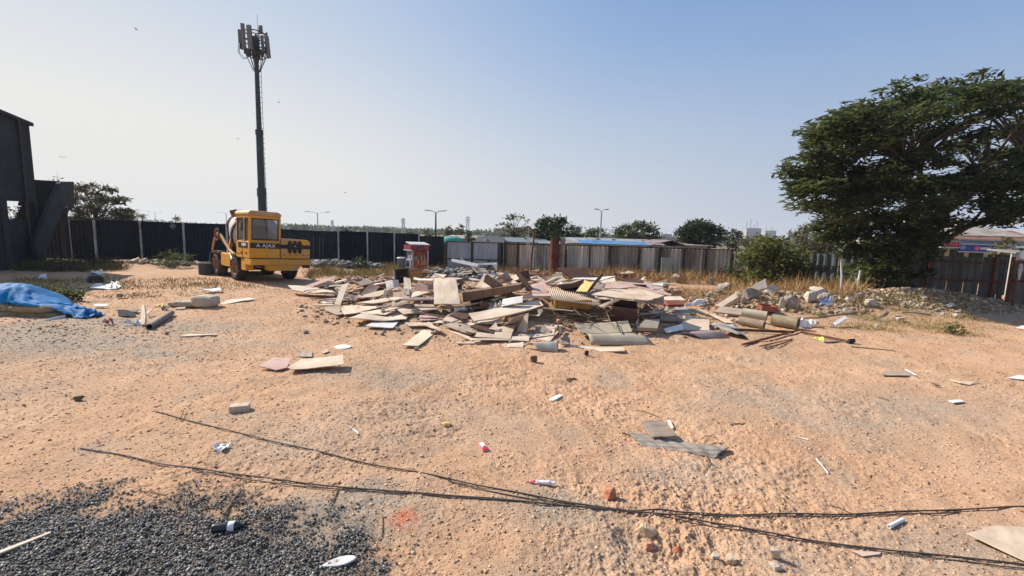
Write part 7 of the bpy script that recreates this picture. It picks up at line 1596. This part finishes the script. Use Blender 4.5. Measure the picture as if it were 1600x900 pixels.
CH(Z0, 955, 782, 20, 20, 'broken red brick end beside the crossing cables', m_brick, 'brick_piece', 'brick', seed=77, boxy=.95, depth=.9)
CH(Z0, 1209, 874, 18, 20, 'pale concrete chunk with a shadowed end below the lower cable', m_ssand, 'concrete_piece', 'concrete', seed=78, boxy=.6)
CH(Z0, 1118, 875, 15, 8, 'small white stone chip at the bottom centre, left of two', m_wstone, 'stone_chip', 'stone', seed=79)
CH(Z0, 1148, 882, 26, 10, 'tan half buried stone at the bottom centre, right of two', m_ssand, 'stone', 'stone', seed=80, boxy=.3)
CH(Z0, 1215, 892, 22, 8, 'flat cream stone at the bottom edge', m_wstone, 'stone', 'stone', seed=81)
CH(Z0, 1018, 862, 20, 12, 'red brown brick lump in the scuffed hollow, left of two', m_brick, 'brick_piece', 'brick', seed=82, boxy=.4)
CH(Z0, 1060, 868, 20, 12, 'red brown brick lump in the scuffed hollow, right of two', m_brick, 'brick_piece', 'brick', seed=83, boxy=.4)
CH(Z0, 1012, 842, 42, 18, 'crumbly sandy lump above the scuffed hollow', M('sand_lump', (.40, .28, .18), (.55, .41, .28), rough=1, bump=.5), 'soil_lump', 'soil', seed=84, boxy=.2)
CH(Z0, 836, 567, 15, 11, 'dark brown stone alone on the sand before the heap', m_veneer, 'stone', 'stone', seed=85, boxy=.3)
CH(Z0, 917, 556, 8, 8, 'tiny black stone just before the straight pale plank', m_black, 'stone', 'stone', seed=86, boxy=.3)
CH(Z0, 120, 627, 16, 8, 'brown soil lump on the sand at the left', m_stick, 'stone', 'stone', seed=87, boxy=.3)
CH(Z0, 697, 667, 16, 6, 'pale yellow stone flake left of the pink packet', m_yelp, 'stone', 'stone', seed=88, boxy=.4)
CH(Z0, 478, 522, 9, 6, 'dark pebble on the sand before the heap left end', m_conc, 'stone', 'stone', seed=89)
CH(Z0, 650, 548, 9, 5, 'brown pebble below the jutting plank', m_stick, 'stone', 'stone', seed=90)
SH(Z0, [(330, 704, .008), (350, 706, .008), (362, 694, .02), (338, 695, .03)], 'crumpled white paper on the sand above the cable', m_paper, wr=.04, name='paper', cat='paper', seed=31, t=.002)
def packet():
    p = hit(755, 700); t = empty('packet', 'small pink and red packet lying on the sand at the centre', 'packet', p, R(-68))
    MB().box((0, 0, .012), (.17, .062, .024)).build('pack_body', M('packet_pink', (.58, .17, .20), (.66, .34, .36), scale=14, rough=.4, bump=0), t, bevel=.004)
    MB().box((.062, 0, .0255), (.042, .060, .004)).build('red_end', M('packet_red', (.45, .02, .03), rough=.4, bump=0), t)
    MB().box((-.02, .0, .0255), (.09, .04, .003)).build('label_patch', m_paper, t); MB().box((.02, .005, .028), (.018, .018, .003)).build('dark_mark', m_black, t)
packet()
def tube_box():
    p = hit(847, 757); t = empty('toothpaste_tube', 'red and white tube lying on the sand above the cables', 'tube', p, R(-4))
    mb = MB(); vs = []; n = 12
    for x, a, b in ((-.115, .024, .006), (-.06, .024, .014), (.02, .021, .017), (.07, .019, .019)):
        for j in range(n): q = 2 * math.pi * j / n; vs.append((x, a * math.cos(q), .019 + b * math.sin(q)))
    f = [[i * n + j, i * n + (j + 1) % n, (i + 1) * n + (j + 1) % n, (i + 1) * n + j] for i in range(3) for j in range(n)] + [list(range(n)), list(range(3 * n, 4 * n))]
    mb.add(vs, f).build('tube_body', M('tube_red_white', (.50, .03, .05), (.75, .68, .68), scale=11, rough=.35, bump=0, contrast=(.46, .54)), t, smooth=True)
    MB().lathe([(.015, 0), (.015, .04), (.012, .042)], Matrix.Translation((.07, 0, .019)) @ Matrix.Rotation(R(90), 4, 'Y'), 12).build('cap', m_white, t)
tube_box()
B(Z0, [(1019, 683), (1000, 657), (1036, 657), (1059, 681)], 'square grey board propped on the grey cloth at the right centre', m_gboard, dz=.05, n=(-.05, -.35, 1), t=.012)
B(Z0, [(1049, 669), (1042, 656), (1047, 656), (1053, 668)], 'small white scrap at the corner of the square grey board', m_paper, dz=.03, t=.004, name='scrap', cat='scrap')
SH((940, 600, 5.0), [(310, 490, .006), (890, 572, .01), (1000, 500, .03), (200, 380, .008)], 'crumpled grey cloth sack spread on the sand at the right centre', M('grey_cloth', (.23, .195, .165), (.33, .29, .25), scale=6, rough=.95, bump=.3, dirt=(.42, .29, .19), dirt_amt=.5), fn=lambda u, v: .012 * math.sin(math.pi * v) * (1 + .5 * math.sin(9 * u)) + .006 * math.sin(31 * u + 9 * v) + .005 * math.sin(23 * v - 11 * u), wr=.02, nu=44, nv=24, name='cloth', cat='cloth', seed=41)
T2([(1103, 712), (1108, 722), (1098, 738)], [.006, .003], 'twig', 'dark twig at the lower right corner of the grey cloth', 'twig', m_stick)
T2([(1096, 687), (1108, 684), (1116, 685)], .005, 'twig', 'small twig on the upper edge of the grey cloth', 'twig', m_stick, dz=.05)
T2([(972, 676), (985, 681), (996, 686)], .005, 'twig', 'twig at the left tip of the grey cloth', 'twig', m_stick)
T2([(1045, 712), (1053, 720), (1062, 728)], .003, 'twig', 'thin pale twig just below the grey cloth', 'twig', m_stick)
T2([(1140, 664), (1152, 662), (1164, 662)], .006, 'twig', 'level twig on the sand right of the grey cloth', 'twig', m_stick)
T2([(994, 641), (1010, 644), (1030, 652)], .005, 'twig', 'thin twig on the sand above the square grey board', 'twig', m_stick)
CY(Z0, (1389, 823), (1411, 812), .014, 'short white plastic pipe piece between the two cables at right', m_paper, wall=.004)
B(Z0, [(1600, 878), (1510, 832), (1534, 826), (1540, 822), (1600, 822), (1640, 830), (1640, 880)], 'big torn brown cardboard sheet at the lower right edge', m_tan, dz=.02, n=(.03, -.08, 1), t=.008, jag=.2, name='cardboard', cat='cardboard')
B(Z0, [(1348, 869), (1325, 857), (1344, 861), (1378, 862), (1374, 866)], 'thin tan shard touching the lower cable at right', m_tan, dz=.012, t=.005)
def bottle():
    p = hit(360, 830); t = empty('bottle', 'dark plastic bottle with a white label lying on the gravel', 'bottle', p, R(14)); m_ = Matrix.Translation((-.11, 0, .034)) @ Matrix.Rotation(R(90), 4, 'Y')
    MB().lathe([(.012, .0), (.030, .004), (.033, .02), (.032, .08), (.033, .14), (.026, .165), (.015, .18)], m_, 18).build('bottle_body', M('dark_bottle', (.012, .014, .016), (.03, .03, .032), rough=.25, bump=0, spec=.6), t, smooth=True)
    MB().lathe([(.0335, .10), (.0345, .102), (.0345, .138), (.0335, .14)], m_, 18).build('label_band', m_paper, t, smooth=True); MB().lathe([(.015, .175), (.017, .176), (.017, .20), (.0, .2)], m_, 14).build('cap', m_black, t)
bottle()
def sole():
    p = hit(530, 881); t = empty('slipper_sole', 'white worn slipper sole lying on the gravel at the bottom', 'slipper', p, R(24)); out = []
    for k in range(28):
        a = 2 * math.pi * k / 28; x = math.cos(a) * .10; w_ = .032 + .008 * math.cos(a) - .007 * math.cos(2 * a) * (1 if x < .05 else .4); out.append((x, math.sin(a) * w_, .006))
    MB().prism(out, (0, 0, .014)).build('sole', M('worn_white', (.60, .57, .54), (.72, .70, .66), scale=18, rough=.8, bump=.1, dirt=(.3, .26, .22), dirt_amt=.5), t, bevel=.003)
    MB().lathe([(.001, 0), (.010, 0), (.010, .004), (.001, .004)], Matrix.Translation((-.055, .004, .0185)), 10).build('hole_mark', m_gboard, t); MB().lathe([(.001, 0), (.008, 0), (.008, .004), (.001, .004)], Matrix.Translation((-.015, .008, .0185)), 10).build('hole_mark', m_gboard, t)
sole()
B(Z0, [(-20, 872), (-22, 868), (78, 830), (80, 832)], 'long pale strip lying on the gravel at the left edge', m_ply, dz=.03, t=.012, n=(0, 0, 1), name='lath', cat='lath')
for pts, r, lab in (([(350, 803), (362, 786), (377, 765)], [.010, .006], 'brown stick slanting up at the gravel edge above the bottle'), ([(205, 766), (228, 768), (258, 773)], [.005, .003], 'thin stick on the sand just above the gravel'), ([(308, 786), (316, 778), (322, 771)], .004, 'short dark twig at the gravel edge left of the brown stick'),
                    ([(520, 784), (524, 775), (528, 765)], .005, 'small dark twig at the gravel fringe below the lower cable'), ([(596, 838), (598, 820), (597, 805)], .004, 'upright looking thin twig left of the red brick dust'), ([(519, 826), (528, 821), (537, 815)], .004, 'pale twig on the gravel right of the bottle'), ([(400, 775), (405, 771), (408, 767)], .006, 'short pale chip of wood by the lower cable'),
                    ([(885, 593), (893, 592), (901, 592)], .012, 'short dark stick on the sand behind the white carton piece'), ([(1275, 716), (1284, 727), (1294, 740)], .006, 'white straw lying on the sand at the right'), ([(1292, 788), (1312, 793), (1340, 803)], .003, 'thin wire touching the upper cable at the right'),
                    ([(1240, 683), (1250, 684), (1263, 687)], .006, 'dark twig on the sand left of the white straw'), ([(1371, 620), (1380, 622), (1388, 625)], .008, 'dark twig below the wood scraps at right'), ([(974, 885), (982, 894), (990, 905)], .003, 'pale straw at the bottom edge left of the scuffed hollow')):
    T2(pts, r, 'stick' if 'stick' in lab else 'twig', lab, 'stick' if 'stick' in lab else 'twig', m_paper if 'white straw' in lab else m_stick)
B(Z0, [(860, 625), (858, 623), (874, 615), (879, 618), (864, 626)], 'small white carton piece on the sand below the heap', m_paper, dz=.02, t=.02, name='carton', cat='carton')
B(Z0, [(455, 579), (449, 576), (470, 560), (536, 556), (537, 568)], 'long tan board on the sand, front one of the group of three', m_tan, dz=.05, n=(0, -.08, 1), t=.012)
B(Z0, [(431, 577), (404, 572), (428, 557), (455, 560), (448, 574)], 'tan board at the left of the group of three on the sand', m_pink, dz=.04, t=.012)
B(Z0, [(488, 558), (462, 556), (470, 549), (488, 548)], 'half buried grey tan board behind the group of three', m_gboard, dz=.02, t=.01)
def disk():
    p = hit(535, 543); o = MB().lathe([(.0, .0), (.15, 0), (.16, .008), (.15, .018), (.0, .02)], Matrix.Rotation(R(3), 4, 'X'), 24).build('round_lid', m_lam); o.location = p; o.scale = (1, .8, 1); tag(o, 'pale oval lid lying on the sand before the heap', 'lid')
disk()
B(Z0, [(505, 552), (502, 549), (512, 545), (514, 549)], 'tiny tan flake left of the pale oval lid', m_tan, dz=.02, t=.01)
for q, lab, mt in (([(1378, 585), (1376, 581), (1420, 579), (1433, 586), (1412, 587)], 'dusty grey wood scrap on the sand at right, with a white stick', m_gboard), ([(1462, 602), (1452, 596), (1470, 602)], 'small brown bark scrap on the sand at right', m_beam), ([(1500, 599), (1484, 593), (1518, 597), (1530, 594), (1515, 601)], 'curved pale and dark scrap on the sand near the right edge', m_ply), ([(1610, 594), (1574, 589), (1592, 586), (1620, 588)], 'pale scrap board at the right photo edge', m_lam), ([(1490, 629), (1482, 625), (1500, 624), (1508, 627)], 'flat white paper scrap on the sand at the right', m_paper), ([(1600, 515), (1588, 511), (1600, 508), (1615, 512)], 'small white scrap at the right edge near the grass', m_lam)):
    B(Z0, q, lab, mt, dz=.03, t=.012, name='scrap', cat='scrap')
T2([(1414, 578), (1422, 582), (1432, 586)], .008, 'stick', 'white peeled stick lying on the dusty grey scrap', 'stick', m_paper, dz=.05)
T2([(547, 667), (553, 671), (560, 678)], .008, 'stick', 'short pale peeled stick alone on the mid left sand', 'stick', m_lam)
T2([(1330, 541), (1370, 545), (1400, 549)], [.014, .006], 'stick', 'long thin dark stick on the sand right of the black block', 'stick', m_stick)
# ================================================================== grasses
gd = island_mat('dry_grass_mat', [(0, (.16, .085, .03)), (.5, (.36, .21, .085)), (1, (.56, .38, .18))], .9)
gg = island_mat('yellow_grass_mat', [(0, (.13, .10, .03)), (.5, (.30, .22, .075)), (1, (.48, .38, .16))], .9)
def grass(label, poly, n, h0, h1, mat, w=.018, lean=.5, ymin=None):
    P = [hit(x, y) if not isinstance(x, Vector) else x for x, y in poly]; xs = [p.x for p in P]; ys = [p.y for p in P]
    x = rng.uniform(min(xs), max(xs), n * 3); y = rng.uniform(min(ys), max(ys), n * 3)
    den = fbm(x * 1.1, y * 1.1, 3, 91)
    sdv = poly_sd(x, y, P) + (fbm(x * 2, y * 2, 2, 14) - .5) * .8
    keep = (sdv < 0) & (rng.random(n * 3) < np.clip(den * 2.2 - .55, .02, 1))
    x, y, den = x[keep][:n], y[keep][:n], den[keep][:n]; k = len(x)
    p = np.stack([x, y, ground_z(x, y) - .02], -1)
    d = rng.normal(size=(k, 3)) * lean; d[:, 2] = 1; d = unit(d); s = unit(np.cross(d, rng.normal(size=(k, 3))))
    h = (h0 + (h1 - h0) * rng.random(k) ** 1.6) * (.5 + den)
    o = leaves_mesh('dry_grass', p, d, s, h, np.full(k, w), mat); tag(o, label, 'grass', kind='stuff')
grass('tall golden dry grass along the rusty sheet fence', [(868, 442), (1165, 446), (1165, 424), (880, 421)], 16000, .25, .75, gd, .016)
grass('brown dry grass under the patched fence and gate', [(690, 424), (880, 436), (885, 419), (690, 416)], 6000, .2, .6, gd)
grass('brown dry grass around the bush and the grey green fence', [(1120, 452), (1340, 474), (1360, 452), (1165, 430)], 15000, .25, .75, gd, .015)
grass('dry yellow grass right of the mixer truck', [(478, 436), (690, 432), (690, 420), (478, 418)], 9000, .1, .38, gg)
grass('dry tufts over the dirt behind the blue tarpaulin', [(20, 436), (340, 436), (420, 452), (190, 470), (10, 450)], 5500, .04, .2, gg)
grass('low straw coloured grass before the right hand mounds', [(1290, 512), (1400, 524), (1560, 528), (1530, 492), (1420, 484), (1300, 490)], 5000, .04, .2, gg, .009, .9)
grass('dry stalks among the concrete rubble', [(1050, 470), (1330, 500), (1340, 470), (1060, 448)], 3500, .1, .45, gd, .012, .8)
grass('straw between stones of the dirt mound', [(1340, 488), (1530, 490), (1500, 462), (1360, 460)], 3000, .06, .22, gg, .012, .9)
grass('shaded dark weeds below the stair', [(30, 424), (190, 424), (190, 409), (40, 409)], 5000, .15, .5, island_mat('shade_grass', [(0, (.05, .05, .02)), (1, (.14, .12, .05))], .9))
# ================================================================== far wood and haze
def far_wood():
    n = 34000; x = rng.uniform(-430, 460, n); y = rng.uniform(330, 400, n)
    h = .6 + 6.0 * fbm(x * .02, x * 0 + 2.2, 4, 55) ** 1.5 + 3.4 * (fbm(x * .14, x * 0, 3, 58) - .4)
    h = np.maximum(h, .2); z = rng.random(n) ** .8 * h
    p = np.stack([x, y, z], -1); d = unit(rng.normal(size=(n, 3))); s = unit(np.cross(d, rng.normal(size=(n, 3))))
    o = leaves_mesh('far_trees', p, d, s, 1.8 + 1.4 * rng.random(n), np.full(n, 1.2), lf_mid); tag(o, 'far low wood on the hazy skyline beyond the sheds', 'trees', kind='stuff')
far_wood()
hz = MB().box((0, 0, 12.9), (1340, 1340, 28.4)).build('haze', bpy.data.materials.new('haze_air')); hm = hz.data.materials[0]; hm.use_nodes = True
nt = hm.node_tree; nt.nodes.remove(nt.nodes['Principled BSDF']); pv = nt.nodes.new('ShaderNodeVolumePrincipled'); pv.inputs['Density'].default_value = 0.00045; pv.inputs['Color'].default_value = (.86, .90, .96, 1); pv.inputs['Anisotropy'].default_value = 0.0
nt.links.new(pv.outputs[0], nt.nodes['Material Output'].inputs['Volume']); tag(hz, kind='stuff')
n = 700; x, y = in_view(n, 2, 20, 1.6); d = rng.normal(size=(n, 3)); d[:, 2] *= .25; d = unit(d); s = unit(np.cross(d, rng.normal(size=(n, 3)) * .4 + np.array([0, 0, 1.])))
tag(leaves_mesh('litter_flecks', drop(x, y, .004), d, s, .012 + .05 * rng.random(n) ** 2.5, .006 + .018 * rng.random(n) ** 2, island_mat('fleck_mix', [(0, (.10, .07, .05)), (.5, (.30, .22, .15)), (.75, (.55, .48, .4)), (1, (.78, .76, .73))], .9)), 'tiny bits of straw and scrap all over the sand', 'litter', kind='stuff')
# ================================================================== birds
m_bird = M('bird_grey', (.10, .10, .11), (.16, .16, .17), rough=.8, bump=0)
for px, py, Y, a, lab in ((213, 46, 45, 20, 'small distant bird high at the upper left'), (98, 246, 50, -30, 'small distant bird gliding above the stair building'), (540, 301, 60, 40, 'small distant bird low over the middle of the fence'), (436, 160, 60, 10, 'small distant bird right of the telecom mast'), (372, 217, 65, -15, 'small distant bird left of the telecom mast')):
    p = atY(px, py, Y); t = empty('bird', lab, 'bird', p, R(a), group='birds gliding over the yard')
    MB().lathe([(.008, -.12), (.033, -.05), (.036, .03), (.024, .08), (.02, .11), (.004, .13)], Matrix.Rotation(R(90), 4, 'Y'), 10).build('body', m_bird, t, smooth=True)
    for s in (-1, 1):
        MB().prism([(.04, 0, .014), (-.04, 0, .014), (-.035, s * .2, .07), (-.07, s * .36, .04), (.014, s * .21, .075)], (0, 0, .012)).build('wing', m_bird, t)
